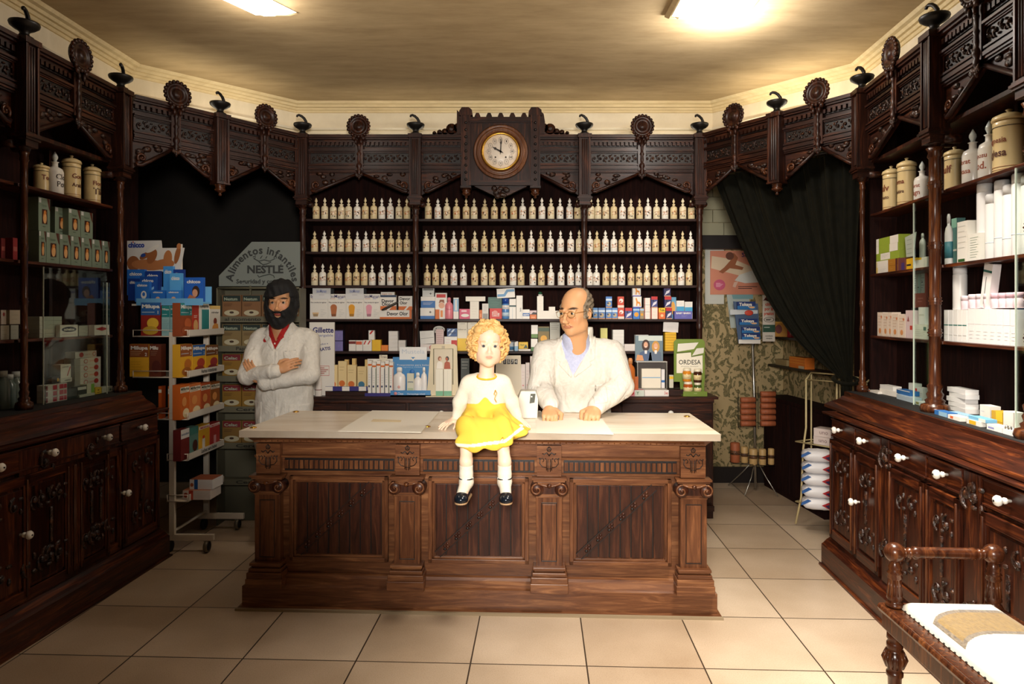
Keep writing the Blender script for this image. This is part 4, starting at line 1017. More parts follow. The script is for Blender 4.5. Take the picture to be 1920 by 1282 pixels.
def skin_build(name, PQ, mat, parent, origin, col=None):
    P, Q = PQ; P = P-np.array(origin)
    me = bpy.data.meshes.new(name); me.vertices.add(len(P)); me.vertices.foreach_set('co', P.astype(np.float32).ravel())
    me.loops.add(len(Q)*4); me.loops.foreach_set('vertex_index', Q.astype(np.int32).ravel()); me.polygons.add(len(Q))
    me.polygons.foreach_set('loop_start', np.arange(0, len(Q)*4, 4, dtype=np.int32)); me.update(calc_edges=True)
    me.polygons.foreach_set('use_smooth', np.ones(len(Q), bool)); me.validate(); me.materials.append(mat)
    if col is not None:
        ca = me.color_attributes.new('tone', 'FLOAT_COLOR', 'POINT'); a = np.ones((len(me.vertices), 4), np.float32); a[:, :3] = col[:len(a)]; ca.data.foreach_set('color', a.ravel())
    o = bpy.data.objects.new(name, me); COL.objects.link(o); o.parent = parent; return o
def skin_mat(name, rough=.5, sss=.08):
    m = bpy.data.materials.new(name); m.use_nodes = True; b = m.node_tree.nodes['Principled BSDF']; a = m.node_tree.nodes.new('ShaderNodeAttribute'); a.attribute_name = 'tone'
    m.node_tree.links.new(a.outputs['Color'], b.inputs['Base Color']); b.inputs['Roughness'].default_value = rough
    b.inputs['Subsurface Weight'].default_value = sss; b.inputs['Subsurface Scale'].default_value = .01; return m
def cloth(name, c, c2=None, bump=.25, sc_=90, r=.85, big=0):
    g = N(name); v = g.map((1, 1, 1)); f = g.noise(v, sc_, 3, .6); c2 = c2 or tuple(x*.93 for x in c)
    g.link(g.ramp(f, [(.3, c2), (.7, c)]), g.b.inputs['Base Color']); g.b.inputs['Roughness'].default_value = r; g.bump(f, bump, .002)
    if big: f2 = g.noise(g.map((1, 1, .45), (0, .35, 0)), big, 3, .55, 1.5); b2 = g.n('Bump'); g.link(f2, b2.inputs['Height']); b2.inputs['Strength'].default_value = .55; b2.inputs['Distance'].default_value = .02; g.link(b2.outputs[0], g.b.inputs['Normal'])
    return g.m
def hand(S, wrist, d, up, th, curl=1.0, s=1.0, k=.006, spread=.0, tcurl=.5):
    """palm, four fingers of different length bending at three joints, and a thumb leaving the side of the palm.
    d: direction of the palm, up: back of the hand, th: side of the thumb"""
    wrist = np.array(wrist, float); d = np.array(d, float); d /= np.linalg.norm(d); up = np.array(up, float); up -= d*(up@d); up /= np.linalg.norm(up)
    t = np.array(th, float); t -= d*(t@d)+up*(t@up); t /= np.linalg.norm(t)
    pc = wrist+d*.045*s
    S.ell(wrist+d*.048*s, (.046*s, .040*s, .015*s), .012*s, R=np.array([d, t, up]).T)
    S.cap(wrist-d*.02*s, wrist+d*.02*s, .024*s, .022*s, .015*s)
    tips = []
    for j, (o, L0, L1, L2, r) in enumerate(((.030, .043, .026, .021, .0098), (.010, .047, .030, .023, .0102), (-.011, .044, .028, .022, .0096), (-.031, .034, .021, .019, .0086))):
        m = wrist+d*(.086-.006*abs(j-1.2))*s+t*o*s+up*.002*s
        S.cap(wrist+d*.03*s+t*o*.6*s, m, .012*s, (r+.002)*s, .008*s)
        dd = d+t*spread*(o/.03); dd /= np.linalg.norm(dd); p = m; a = 0
        for L, ca in ((L0, .62), (L1, 1.15), (L2, .75)):
            a += ca*curl*(1+.06*j); v = dd*math.cos(a)-up*math.sin(a); q = p+v*L*s; S.cap(p, q, r*s, r*.88*s, .0035*s); p = q; r *= .93
        tips.append(p)
    b = wrist+d*.022*s+t*.030*s-up*.004*s
    v1 = d*.55+t*.75-up*.25; v1 /= np.linalg.norm(v1); p = b+v1*.036*s; S.cap(b, p, .0155*s, .0125*s, .010*s)
    v2 = d*.85+t*(.35-.5*tcurl)-up*.35; v2 /= np.linalg.norm(v2); q = p+v2*.030*s; S.cap(p, q, .012*s, .0108*s, .004*s)
    v3 = d*.9+t*(.1-.6*tcurl)-up*.35; v3 /= np.linalg.norm(v3); S.cap(q, q+v3*.024*s, .0108*s, .009*s, .004*s)
    return tips
class Head:
    """head frame: u to the picture's right when facing the camera, f forward out of the face, z up; origin between the eyes, inside the skull"""
    def __init__(s, o, yaw=0, pitch=0, roll=0, sc=1.0):
        M = Matrix.Rotation(yaw, 3, 'Z') @ Matrix.Rotation(pitch, 3, 'X') @ Matrix.Rotation(roll, 3, 'Y')
        s.o = np.array(o, float); s.s = sc; s.u = np.array(M @ Vector((1, 0, 0))); s.f = np.array(M @ Vector((0, -1, 0))); s.z = np.array(M @ Vector((0, 0, 1))); s.R = np.array([s.u, s.f, s.z]).T
    def p(s, u, f, z): return s.o+(s.u*u+s.f*f+s.z*z)*s.s
    def loc(s, P):
        q = (P-s.o)/s.s; return q @ s.R
    def lgrid(s, g):
        P = [g[i]-s.o[i] for i in range(3)]; return [(P[0]*a[0]+P[1]*a[1]+P[2]*a[2])/s.s for a in (s.u, s.f, s.z)]
    def e(s, S, c, r, k=.012, op='u'): S.ell(s.p(*c), np.array(r)*s.s, k*s.s, op, s.R)
    def c(s, S, a, b, ra, rb=None, k=.012, op='u'): S.cap(s.p(*a), s.p(*b), ra*s.s, (ra if rb is None else rb)*s.s, k*s.s, op)
    def build(s, S, jaw=1.0, cheek=1.0, nose=1.0, nw=1.0, lw=1.0, lip=1.0, child=0):
        e, c = lambda *a, **k: s.e(S, *a, **k), lambda *a, **k: s.c(S, *a, **k)
        e((0, -.022, .038), (.074, .094, .084), .02); e((0, .020, -.018), (.064, .066, .080), .03)
        zf = 1-.17*child; zc = 1-.03*child
        e((0, .030, -.078*zc), (.047*jaw, .048, .040), .03); e((0, .062, -.100*zc), (.021*jaw, .020, .018), .02)
        for q in (-1, 1):
            e((q*.034, .056, -.036), (.026*cheek, .026, .028*cheek), .02); e((q*.050, .010, -.070*zc), (.018*jaw, .032, .028), .025)
            c((q*.018, .086, .016), (q*.046, .074, .017), .0075*(1-.65*child), .006*(1-.65*child), .012)
            e((q*.031, .097, -.002), (.0165, .013, .0105), .010, 's')
            c((q*.017, .0830, .0072+.002*child), (q*.044, .0775, .0054+.002*child), .0044, .0042, .005); c((q*.019, .0815, -.0105-.002*child), (q*.042, .0775, -.0093-.002*child), .0036, .0034, .005)
            e((q*.077, -.012, -.012), (.009, .019, .030), .008); e((q*.083, -.005, -.010), (.005, .009, .018), .004, 's')
            e((q*.0125*nw, .080+.016*nose, -.046*zf), (.0085*nw, .010*nose, .0075), .006)
        c((0, .086, .004-child*.010), (0, .088+.018*nose, -.036*zf), .0070*nw, .0100*nw, .010); e((0, .088+.017*nose, -.041*zf), (.0105*nw, .011*nose, .0095), .008)
        e((0, .092, -.056*zf), (.008, .008, .010), .008)
        lz = -.067*zf
        e((-.010*lw, .0885, lz), (.0155*lw, .009*lip, .0044*lip), .006); e((.010*lw, .0885, lz), (.0155*lw, .009*lip, .0044*lip), .006); e((0, .0875, lz-.0082), (.0185*lw, .0095*lip, .0050*lip), .006)
        c((-.023*lw, .0965, lz-.0043), (.023*lw, .0965, lz-.0043), .0014, .0014, .003, 's')
        if child: e((0, .045, -.054), (.050, .036, .038), .03); e((0, .050, .048), (.050, .036, .034), .03)
    def tone(s, P, base, lip, brow=None, blush=None, lw=1.0, lz=-.0715):
        L = s.loc(P); col = np.tile(np.array(lin(base)), (len(P), 1)); u, f, z = L[:, 0], L[:, 1], L[:, 2]
        def mixc(w, c): w = np.clip(w, 0, 1)[:, None]; col[:] = col*(1-w)+np.array(lin(c))*w
        if blush is not None: mixc(.6*np.exp(-(((np.abs(u)-.038)/.022)**2+((z+.036)/.022)**2)-((f-.07)/.05)**2), blush)
        mixc((1.15-np.sqrt((u/(.025*lw))**2+((z-lz)/.0088)**2))*4*(f > .06), lip)
        if brow is not None: mixc((1.1-np.sqrt(((np.abs(u)-.033)/.0195)**2+((z-.0195-.10*(.033-np.abs(np.abs(u)-.033)))/.0058)**2))*3*(f > .04), brow)
        return col
    def eyes(s, parent, origin, iris, r=.0108, f=.0765, look=(0, 0), ir=1.0):
        for q in (-1, 1):
            m = MB(); c0 = s.p(q*.031, f, -.0015)-np.array(origin); gz = s.f+s.u*look[0]+s.z*look[1]; gz /= np.linalg.norm(gz)
            m.ball(tuple(c0), r*s.s, paint((186, 172, 160), .3, name='eye_white'), 16, 12)
            R = Vector(gz).to_track_quat('Z', 'Y').to_matrix().to_4x4(); m.M = Matrix.Translation(Vector(c0)) @ R
            m.lathe([(0.0066*s.s*ir, r*s.s*.84), (.0060*s.s*ir, r*s.s*1.0), (0, r*s.s*1.03)], iris, n=16); m.lathe([(.0026*s.s, r*s.s*1.0), (.0024*s.s, r*s.s*1.045)], M_hole, n=10)
            m.build('eye', parent)
M_skin = skin_mat('skin')
M_coat = cloth('white_coat_cotton', (226, 220, 210), (214, 208, 196), .15, 60, big=13)
M_seam = paint((150, 144, 132), .8, name='coat_button')
def folds(S, fn):
    g = S.grid(); S.d += fn(*g).astype(np.float32)
def cut(S, cond):       # keep only where cond < 0
    S.d = np.maximum(S.d, cond.astype(np.float32))
def shell(S, off, cond):  # a layer lying on S over the region cond < 0
    o = S.copy(); o.d = np.maximum(S.d-off, cond.astype(np.float32)); return o
# ================================================================== the bearded man
def bearded():
    O = (-1.555, 4.62, 0); X = O[0]
    t = thing('person', 'bearded man with crossed arms, white coat over red shirt, left behind the counter', 'person', O)
    hd = Head((-1.548, 4.545, 1.592), yaw=.10, pitch=0, roll=.0, sc=1.12)
    h = .0042; B = SDF((X-.42, 4.25, .0), (X+.42, 4.85, 1.78), h)
    hd.build(B, jaw=1.05, nose=1.3, nw=.88, lip=.85)
    for q in (-1, 1): hd.c(B, (q*.018, .0845, .0050), (q*.044, .079, .0035), .0042, .0040, .004)
    B.cap((X-.005, 4.60, 1.30), (X-.018, 4.585, 1.50), .066, .060, .03)
    # trunk and legs under the clothes
    B.ell((X-.01, 4.62, 1.20), (.165, .10, .19), .05); B.ell((X, 4.62, .98), (.145, .10, .16), .05)
    for q in (-1, 1): B.chain([(X+q*.085, 4.62, .90), (X+q*.09, 4.62, .50), (X+q*.095, 4.63, .09)], [.080, .055, .042], .03)
    # arms crossed over the chest
    sl, sr = (X-.172, 4.63, 1.330), (X+.172, 4.63, 1.330); el, er = (X-.205, 4.50, 1.105), (X+.212, 4.51, 1.11)
    wl, wr = (X-.005, 4.395, 1.140), (X-.035, 4.445, 1.070)
    B.chain([sl, el], [.052, .042], .03); B.chain([sr, er], [.052, .042], .03); B.cap(el, wl, .040, .027, .02); B.cap(er, wr, .040, .027, .02)
    hand(B, (X+.030, 4.395, 1.148), (.9, .10, .42), (-.25, -.95, .2), (-.35, 0, .9), curl=.30, s=.92, tcurl=.6)
    B.cap(wr, (X-.13, 4.45, 1.085), .026, .022, .015)
    hand(B, (X-.12, 4.445, 1.100), (-.55, -.02, .80), (0, -1, .1), (-.6, 0, -.6), curl=.35, s=.85, tcurl=.4)
    for q in (-1, 1): B.ell((X+q*.10, 4.56, .045), (.05, .13, .05), .02)
    P, Q = B.mesh(1); skin_build('body', (P, Q), M_skin, t, O, hd.tone(P, (204, 148, 104), (150, 66, 54), (24, 18, 16), (198, 120, 84), lw=.9))
    hd.eyes(t, O, paint((44, 28, 20), .2))
    # hair and beard as one dark mass with the face left open
    Hh = SDF((X-.20, 4.34, 1.33), (X+.17, 4.78, 1.80), .0036)
    hd.build(Hh, jaw=1.05); g = Hh.grid(); u, f, z = hd.lgrid(g)
    face = poly2(u, z, [(-.066, .004), (-.060, .020), (-.022, .030), (.020, .044), (.060, .060), (.064, .020), (.062, -.024), (.046, -.040), (.028, -.050), (.018, -.0555), (.0, -.053), (-.016, -.0555), (-.028, -.051), (-.050, -.038), (-.062, -.015)])
    lipz = poly2(u, z, [(-.021, -.066), (0, -.0635), (.021, -.066), (.020, -.082), (.008, -.090), (-.008, -.090), (-.020, -.082)])
    bulk = Hh.d-.015
    bulk = bulk-.010*(z > .03)-.004*np.sin(u*150+z*60)*(1)
    keep = np.minimum(-np.minimum(face, lipz), -(f-.03)*1.0)      # outside the face opening, or behind it
    cond = -np.maximum(np.minimum(face, lipz), -(f-.018))
    neckcut = np.maximum(-(z+.165), (-.11-z)*(1)+(-.0-f)*0-.2)
    d = np.maximum(bulk, cond); d = np.maximum(d, -(z+.140))
    Hh.d = d.astype(np.float32)
    hd.e(Hh, (0, .046, -.108), (.050, .045, .044), .03); hd.e(Hh, (-.012, .045, -.125), (.030, .035, .026), .03); hd.e(Hh, (-.066, -.01, -.05), (.020, .05, .075), .03); hd.e(Hh, (.058, -.03, -.045), (.020, .045, .070), .03)
    hd.e(Hh, (-.072, -.03, .010), (.022, .05, .06), .02); hd.e(Hh, (.070, -.035, .008), (.020, .045, .055), .02); hd.e(Hh, (-.01, .03, .088), (.060, .06, .030), .03)
    d = np.maximum(Hh.d, -(np.maximum(np.minimum(face, lipz), -(f-.020)))); Hh.d = d.astype(np.float32)
    M_h = cloth('black_hair', (20, 17, 17), (8, 8, 9), .9, 130, .8)
    skin_build('hair_and_beard', Hh.mesh(1), M_h, t, O)
    # red shirt
    S = SDF((X-.20, 4.40, 1.15), (X+.18, 4.78, 1.50), .005)
    S.ell((X-.01, 4.62, 1.20), (.17, .107, .20), .05); S.cap((X-.008, 4.60, 1.34), (X-.016, 4.59, 1.415), .078, .070, .03); S.ell((X-.01, 4.62, 1.33), (.16, .085, .06), .05)
    g = S.grid(); v = poly2(g[0]-(X-.02), g[2]+0*g[0], [(-.052, 1.44), (.052, 1.44), (.004, 1.335), (-.006, 1.335)]); cut(S, np.maximum(S.d, -np.maximum(v, g[1]-4.58)))
    col = S.copy()
    M_red = cloth('red_shirt', (186, 26, 24), (150, 18, 18), .2)
    sh_ = skin_build('red_shirt', S.mesh(1), M_red, t, O)
    m = MB()
    for q in (-1, 1):
        cx = -.022; pts = [(cx+q*.056, 1.46), (cx+q*.060, 1.41), (cx+q*.044, 1.385), (cx+q*.010, 1.345), (cx+q*.030, 1.385)]
        vs = [(a, (-.085 if b > 1.40 else (-.115 if abs(a-cx) < .035 else -.092))+.02*(abs(a-cx) > .05), b) for a, b in pts]; vs += [(a, y+.007, b) for a, y, b in vs]
        m.add(vs, [(0, 1, 2, 3, 4), (9, 8, 7, 6, 5)]+[(i, (i+1) % 5, 5+(i+1) % 5, 5+i) for i in range(5)], M_red, False)
    m.build('shirt_collar', sh_)
    m = MB(); m.ball((-.022, -.118, 1.318), (.006, .003, .006), paint((240, 230, 220)), 10, 6); m.build('button', sh_)
    # coat
    C = SDF((X-.40, 4.22, .50), (X+.38, 4.90, 1.47), .0056)
    C.ell((X-.005, 4.63, 1.22), (.195, .135, .20), .05); C.ell((X, 4.63, .95), (.195, .135, .24), .06); C.cap((X-.145, 4.63, 1.365), (X+.140, 4.63, 1.365), .058, .058, .05); C.ell((X, 4.63, .68), (.205, .150, .26), .08)
    C.cap((X-.005, 4.62, 1.36), (X-.012, 4.61, 1.435), .082, .078, .04)
    g0 = C.grid(); v = poly2(g0[0]-(X-.022), g0[2]+0*g0[0], [(-.085, 1.50), (.085, 1.50), (.073, 1.42), (.048, 1.37), (.002, 1.280), (-.006, 1.280), (-.054, 1.37), (-.075, 1.42)])
    C.d = np.maximum(C.d, (-np.maximum(v, g0[1]-4.60))).astype(np.float32)
    C.ell((X-.010, 4.66, 1.47), (.062, .062, .05), .02, 's')
    C.cap(sl, el, .070, .062, .02); C.cap(sr, er, .070, .064, .02)
    C.cap(el, (X-.005, 4.400, 1.142), .058, .045, .012); C.cap(er, (X-.065, 4.440, 1.058), .060, .046, .012)
    C.cap((X-.0, 4.40, 1.143), (X+.014, 4.398, 1.146), .048, .047, .006)
    # sleeve wrinkles and hanging folds
    for a, b, r in (((X-.29, 4.44, 1.16), (X-.17, 4.42, 1.10), .006), ((X-.26, 4.43, 1.19), (X-.12, 4.395, 1.13), .005), ((X+.28, 4.45, 1.16), (X+.15, 4.43, 1.08), .006), ((X+.25, 4.45, 1.20), (X+.10, 4.41, 1.10), .005), ((X-.14, 4.50, 1.35), (X-.20, 4.55, 1.24), .005), ((X+.13, 4.50, 1.36), (X+.20, 4.55, 1.25), .005), ((X+.04, 4.49, 1.02), (X+.0, 4.49, .80), .006), ((X+.15, 4.51, 1.0), (X+.10, 4.50, .86), .007), ((X+.19, 4.52, .90), (X+.10, 4.49, .80), .007), ((X-.13, 4.51, .98), (X-.12, 4.49, .74), .005)): C.cap(a, b, r, r*.5, .014, 's')
    folds(C, lambda x, y, z: .0025*np.sin(x*48+z*16)*np.sin(z*21+1)+.0014*np.sin(x*95-z*60))
    coat = skin_build('white_coat', C.mesh(1), M_coat, t, O)
    # lapels, pockets, opening edge: layers lying on the cloth
    def layer(poly, nm, off=.0055, y=4.62, mat=M_coat, src=C):
        g_ = src.grid(); q = poly2(g_[0]-X, g_[2]+0*g_[0], poly); s_ = shell(src, off, np.maximum(q, g_[1]-y)); return skin_build(nm, s_.mesh(1), mat, coat, O)
    layer([(-.100, 1.445), (-.080, 1.41), (-.026, 1.280), (-.034, 1.268), (-.110, 1.350), (-.095, 1.368), (-.122, 1.380)], 'lapel')
    layer([(.062, 1.445), (.046, 1.41), (-.020, 1.280), (-.012, 1.268), (.076, 1.350), (.058, 1.368), (.088, 1.380)], 'lapel')
    layer([(.035, 1.268), (.115, 1.276), (.118, 1.201), (.038, 1.196)], 'breast_pocket', .004)
    layer([(.037, 1.2675), (.114, 1.2750), (.114, 1.2705), (.037, 1.263)], 'pocket_edge', .0055, mat=M_hole)
    layer([(-.195, .93), (-.115, .93), (-.115, .78), (-.18, .78)], 'side_pocket', .004); layer([(.07, .91), (.19, .91), (.18, .76), (.07, .76)], 'side_pocket', .004)
    layer([(-.022, 1.268), (.0, 1.268), (-.0, .55), (-.022, .55)], 'front_opening', .003)
    m = MB()
    for z in (1.185, .90, .78): m.lathe([(.0, -.0), (.008, .0), (.008, .003), (0, .004)], paint((206, 198, 184)), (-.010, -.150 if z > 1 else -.158, z), 12, 'y')
    m.M = Matrix(); 
    # trousers and shoes
    T = SDF((X-.22, 4.42, 0), (X+.22, 4.80, .75), .008)
    for q in (-1, 1): T.chain([(X+q*.085, 4.62, .72), (X+q*.09, 4.62, .50), (X+q*.095, 4.63, .07)], [.095, .075, .062], .03)
    skin_build('trousers', T.mesh(1), cloth('grey_trousers', (60, 58, 56)), t, O)
    T = SDF((X-.24, 4.38, -.01), (X+.24, 4.78, .14), .006)
    for q in (-1, 1): T.ell((X+q*.10, 4.56, .05), (.052, .14, .052), .02); T.cap((X+q*.10, 4.62, .06), (X+q*.10, 4.62, .11), .048, .045, .02)
    cut(T, -T.grid()[2]+0*T.d); skin_build('shoes', T.mesh(1), paint((26, 22, 20), .3), t, O)
bearded()
# ================================================================== the older man leaning on the counter
def elder():
    O = (.41, 4.17, 0); X = O[0]
    t = thing('person', 'balding older man with glasses in a white coat, leaning on the counter with both fists', 'person', O)
    hd = Head((.372, 3.985, 1.530), yaw=-.62, pitch=.10, roll=.0, sc=1.13)
    B = SDF((X-.42, 3.62, 0), (X+.40, 4.36, 1.72), .0044)
    hd.build(B, jaw=1.14, cheek=.92, nose=1.5, nw=.95, lw=1.3, lip=.5); hd.c(B, (0, .088, .0), (0, .108, -.020), .0075, .009, .006)
    B.cap((.392, 4.11, 1.26), (.385, 4.035, 1.42), .074, .066, .03);
    B.ell((X, 4.17, 1.16), (.17, .11, .19), .05); B.ell((X, 4.21, .95), (.155, .11, .17), .05)
    for q in (-1, 1): B.chain([(X+q*.09, 4.21, .88), (X+q*.10, 4.20, .48), (X+q*.10, 4.22, .09)], [.08, .055, .042], .03); B.ell((X+q*.10, 4.15, .045), (.05, .13, .05), .02)
    sl, sr = (X-.200, 4.13, 1.275), (X+.195, 4.14, 1.275); el, er = (X-.240, 4.06, 1.07), (X+.240, 4.06, 1.085)
    wl, wr = (.218, 3.855, .975), (.470, 3.86, .970)
    B.chain([sl, el, wl], [.052, .044, .028], .02); B.chain([sr, er, wr], [.052, .044, .028], .02)
    hand(B, (.214, 3.862, .983), (-.02, -.86, -.42), (0, -.5, .95), (1, 0, .1), curl=.92, s=1.12, k=.004, tcurl=.9)
    hand(B, (.474, 3.868, .980), (-.28, -.86, -.40), (.05, -.5, .95), (-1, .1, .1), curl=.92, s=1.12, tcurl=.9)
    g = B.grid(); 
    # wrinkles
    for q in (-1, 1): hd.c(B, (q*.018, .0845, .0045), (q*.044, .079, .003), .0042, .0040, .004); hd.e(B, (q*.033, .085, -.022), (.016, .008, .006), .008)
    for a, b in (((-.030, .094, .055), (.030, .094, .055)), ((-.028, .097, .040), (.028, .097, .040)), ((-.026, .095, -.040), (-.034, .085, -.070)), ((.026, .095, -.040), (.034, .085, -.070)), ((.050, .078, -.030), (.046, .072, -.075))): hd.c(B, a, b, .0016, .0016, .008, 's')
    P, Q = B.mesh(1); skin_build('body', (P, Q), M_skin, t, O, hd.tone(P, (212, 158, 112), (184, 122, 90), (60, 42, 32), (206, 138, 98), lw=1.15))
    hd.eyes(t, O, paint((60, 44, 32), .2), r=.0104, look=(-.2, -.15))
    
    Hh = SDF((.20, 3.80, 1.42), (.55, 4.20, 1.74), .0038); hd.build(Hh, jaw=1.05); u, f, z = hd.lgrid(Hh.grid())
    bulk = Hh.d-.009-.003*np.sin(z*230+f*60)
    line = np.maximum(f-.030+np.maximum(0, z-.03)*.95-.0*u, -.035-z-np.maximum(0, -f-.02)*.9)      # hair only behind a receding line
    ear = np.sqrt((f+.012)**2+((z+.014)*.75)**2)-.026; ear = np.maximum(ear, .055-np.abs(u))
    top = np.maximum(.060-np.abs(u)-np.maximum(0, -f-.06)*1.5, .05-z)*1.0
    Hh.d = np.maximum(np.maximum(bulk, line), np.maximum(-ear, -(-np.minimum(-top*0+1, 1)) - 2)).astype(np.float32)
    hd.c(Hh, (.070, .018, .0), (.073, .016, -.018), .008, .005, .006)
    skin_build('hair', Hh.mesh(1), cloth('grey_brown_hair', (150, 134, 112), (74, 62, 50), .9, 60, .6), t, O)
    # glasses
    m = MB(); M_gold = paint((176, 130, 66), .3, .8); W0 = lambda u, f, z: tuple(hd.p(u, f, z)-np.array(O))
    for q in (-1, 1):
        m.tube([W0(q*.033+.0215*math.cos(a), .104-.006*abs(math.cos(a)), -.006+.0165*math.sin(a)) for a in [k*PI/10 for k in range(20)]], .0013, M_gold, 6, True)
        m.tube([W0(q*.055, .100, .002), W0(q*.074, .070, .004), W0(q*.083, .0, .004), W0(q*.084, -.020, -.006)], .0015, M_gold, 6)
    m.tube([W0(-.012, .103, .0), W0(0, .110, .004), W0(.012, .103, .0)], .0013, M_gold, 6); gl = m.build('glasses', t)
    for q in (-1, 1):
        m = MB(); vs = [W0(q*.033+.0205*math.cos(k*PI/10), .103-.006*abs(math.cos(k*PI/10)), -.006+.0155*math.sin(k*PI/10)) for k in range(20)]
        m.add(vs, [tuple(range(20))], M_glass); m.build('lens', gl)
    # blue shirt
    S = SDF((X-.20, 3.94, 1.05), (X+.20, 4.30, 1.40), .005)
    S.ell((X-.01, 4.15, 1.18), (.18, .125, .20), .05); S.cap((X-.018, 4.12, 1.28), (X-.028, 4.07, 1.372), .086, .080, .03)
    g = S.grid(); v = poly2(g[0]-(X-.035), g[2]+0*g[0], [(-.046, 1.42), (.062, 1.42), (.008, 1.300), (-.004, 1.300)]); S.d = np.maximum(S.d, -np.maximum(v, g[1]-4.09)).astype(np.float32)
    M_bs = cloth('pale_blue_shirt', (196, 200, 224), (176, 182, 212), .15); sh_ = skin_build('pale_blue_shirt', S.mesh(1), M_bs, t, O)
    # coat
    C = SDF((X-.43, 3.72, .45), (X+.42, 4.44, 1.44), .0056)
    C.ell((X, 4.17, 1.17), (.205, .150, .20), .05); C.ell((X, 4.22, .90), (.205, .150, .25), .06); C.cap((X-.145, 4.14, 1.300), (X+.145, 4.145, 1.305), .060, .060, .05); C.ell((X, 4.23, .64), (.21, .16, .26), .08)
    C.cap((X-.015, 4.13, 1.30), (X-.030, 4.09, 1.365), .090, .084, .04)
    g0 = C.grid(); v = poly2(g0[0]-(X-.036), g0[2]+0*g0[0], [(-.095, 1.46), (.128, 1.46), (.112, 1.37), (.064, 1.275), (-.008, 1.150), (-.014, 1.150), (-.046, 1.25), (-.066, 1.32)])
    C.d = np.maximum(C.d, (-np.maximum(v, g0[1]-4.10))).astype(np.float32); C.cap((X-.03, 4.09, 1.45), (X-.03, 4.10, 1.36), .068, .064, .02, 's')
    C.cap(sl, el, .084, .076, .02); C.cap(sr, er, .086, .080, .02); C.cap(el, (.224, 3.880, .992), .074, .050, .012); C.cap(er, (.484, 3.885, .985), .082, .052, .012); C.cap((.40, 4.16, 1.33), (.415, 4.12, 1.405), .085, .080, .03); C.cap((X-.03, 4.08, 1.47), (X-.03, 4.09, 1.34), .072, .066, .02, 's')
    for a, b, r in (((X-.31, 4.0, 1.13), (X-.20, 3.97, 1.06), .006), ((X-.27, 3.97, 1.06), (X-.17, 3.93, .99), .005), ((X-.15, 4.0, 1.26), (X-.19, 4.03, 1.12), .006), ((X+.15, 4.02, 1.16), (X+.17, 4.04, 1.02), .010), ((X+.17, 4.0, 1.055), (X+.28, 4.0, 1.02), .008), ((X+.10, 3.93, .99), (X+.19, 3.98, 1.07), .008), ((X+.30, 3.99, 1.09), (X+.22, 3.95, 1.00), .006), ((X-.02, 4.02, 1.10), (X-.02, 4.06, .92), .004), ((X-.15, 3.99, 1.05), (X-.12, 4.05, .93), .006)): C.cap(a, b, r, r*.5, .014, 's')
    folds(C, lambda x, y, z: .0022*np.sin(x*44+z*18)*np.sin(z*23+1)+.0012*np.sin(x*90-z*62))
    cut(C, np.where((g0[2] < .9205) & (g0[1] < 4.10), .9205-g0[2]+0*g0[0], -1))
    coat = skin_build('white_coat', C.mesh(1), M_coat, t, O)
    def layer(poly, nm, off=.0055, y=4.17, mat=M_coat):
        g_ = C.grid(); q = poly2(g_[0]-X, g_[2]+0*g_[0], poly); s_ = shell(C, off, np.maximum(q, g_[1]-y)); return skin_build(nm, s_.mesh(1), mat, coat, O)
    layer([(-.135, 1.385), (-.110, 1.33), (-.086, 1.255), (-.049, 1.148), (-.060, 1.135), (-.135, 1.215), (-.120, 1.225), (-.150, 1.245)], 'lapel')
    layer([(.098, 1.385), (.076, 1.34), (.028, 1.275), (-.045, 1.148), (-.038, 1.135), (.070, 1.215), (.050, 1.225), (.086, 1.245)], 'lapel')
    layer([(.055, 1.09), (.14, 1.095), (.14, 1.01), (.055, 1.005)], 'breast_pocket', .004)
    m = MB(); m.tube([(.085, -.158, 1.095), (.083, -.160, 1.060)], .003, M_steel, 6); m.build('pen_clip', coat)
    m = MB()
    for q in (-1, 1):
        cx = -.036; pts = [(cx+q*.066, 1.385), (cx+q*.078, 1.335), (cx+q*.055, 1.262), (cx+q*.005, 1.288), (cx+q*.045, 1.345)]
        yy = lambda a, b: (-.100 if b > 1.34 else -.135)+.03*(abs(a-cx) > .072)
        vs = [(a, yy(a, b), b) for a, b in pts]+[(a, yy(a, b)+.006, b) for a, b in pts]
        m.add(vs, [(0, 1, 2, 3, 4), (9, 8, 7, 6, 5)]+[(i, (i+1) % 5, 5+(i+1) % 5, 5+i) for i in range(5)], M_bs)
    m.build('shirt_collar', sh_)
    T = SDF((X-.24, 4.0, 0), (X+.24, 4.42, .70), .008)
    for q in (-1, 1): T.chain([(X+q*.09, 4.22, .66), (X+q*.10, 4.20, .48), (X+q*.10, 4.22, .07)], [.10, .078, .064], .03)
    skin_build('trousers', T.mesh(1), cloth('dark_trousers', (52, 50, 52)), t, O)
    T = SDF((X-.24, 3.96, -.01), (X+.24, 4.36, .14), .006)
    for q in (-1, 1): T.ell((X+q*.10, 4.15, .05), (.052, .14, .052), .02); T.cap((X+q*.10, 4.21, .06), (X+q*.10, 4.21, .11), .048, .045, .02)
    cut(T, -T.grid()[2]+0*T.d); skin_build('shoes', T.mesh(1), paint((26, 22, 20), .3), t, O)
elder()
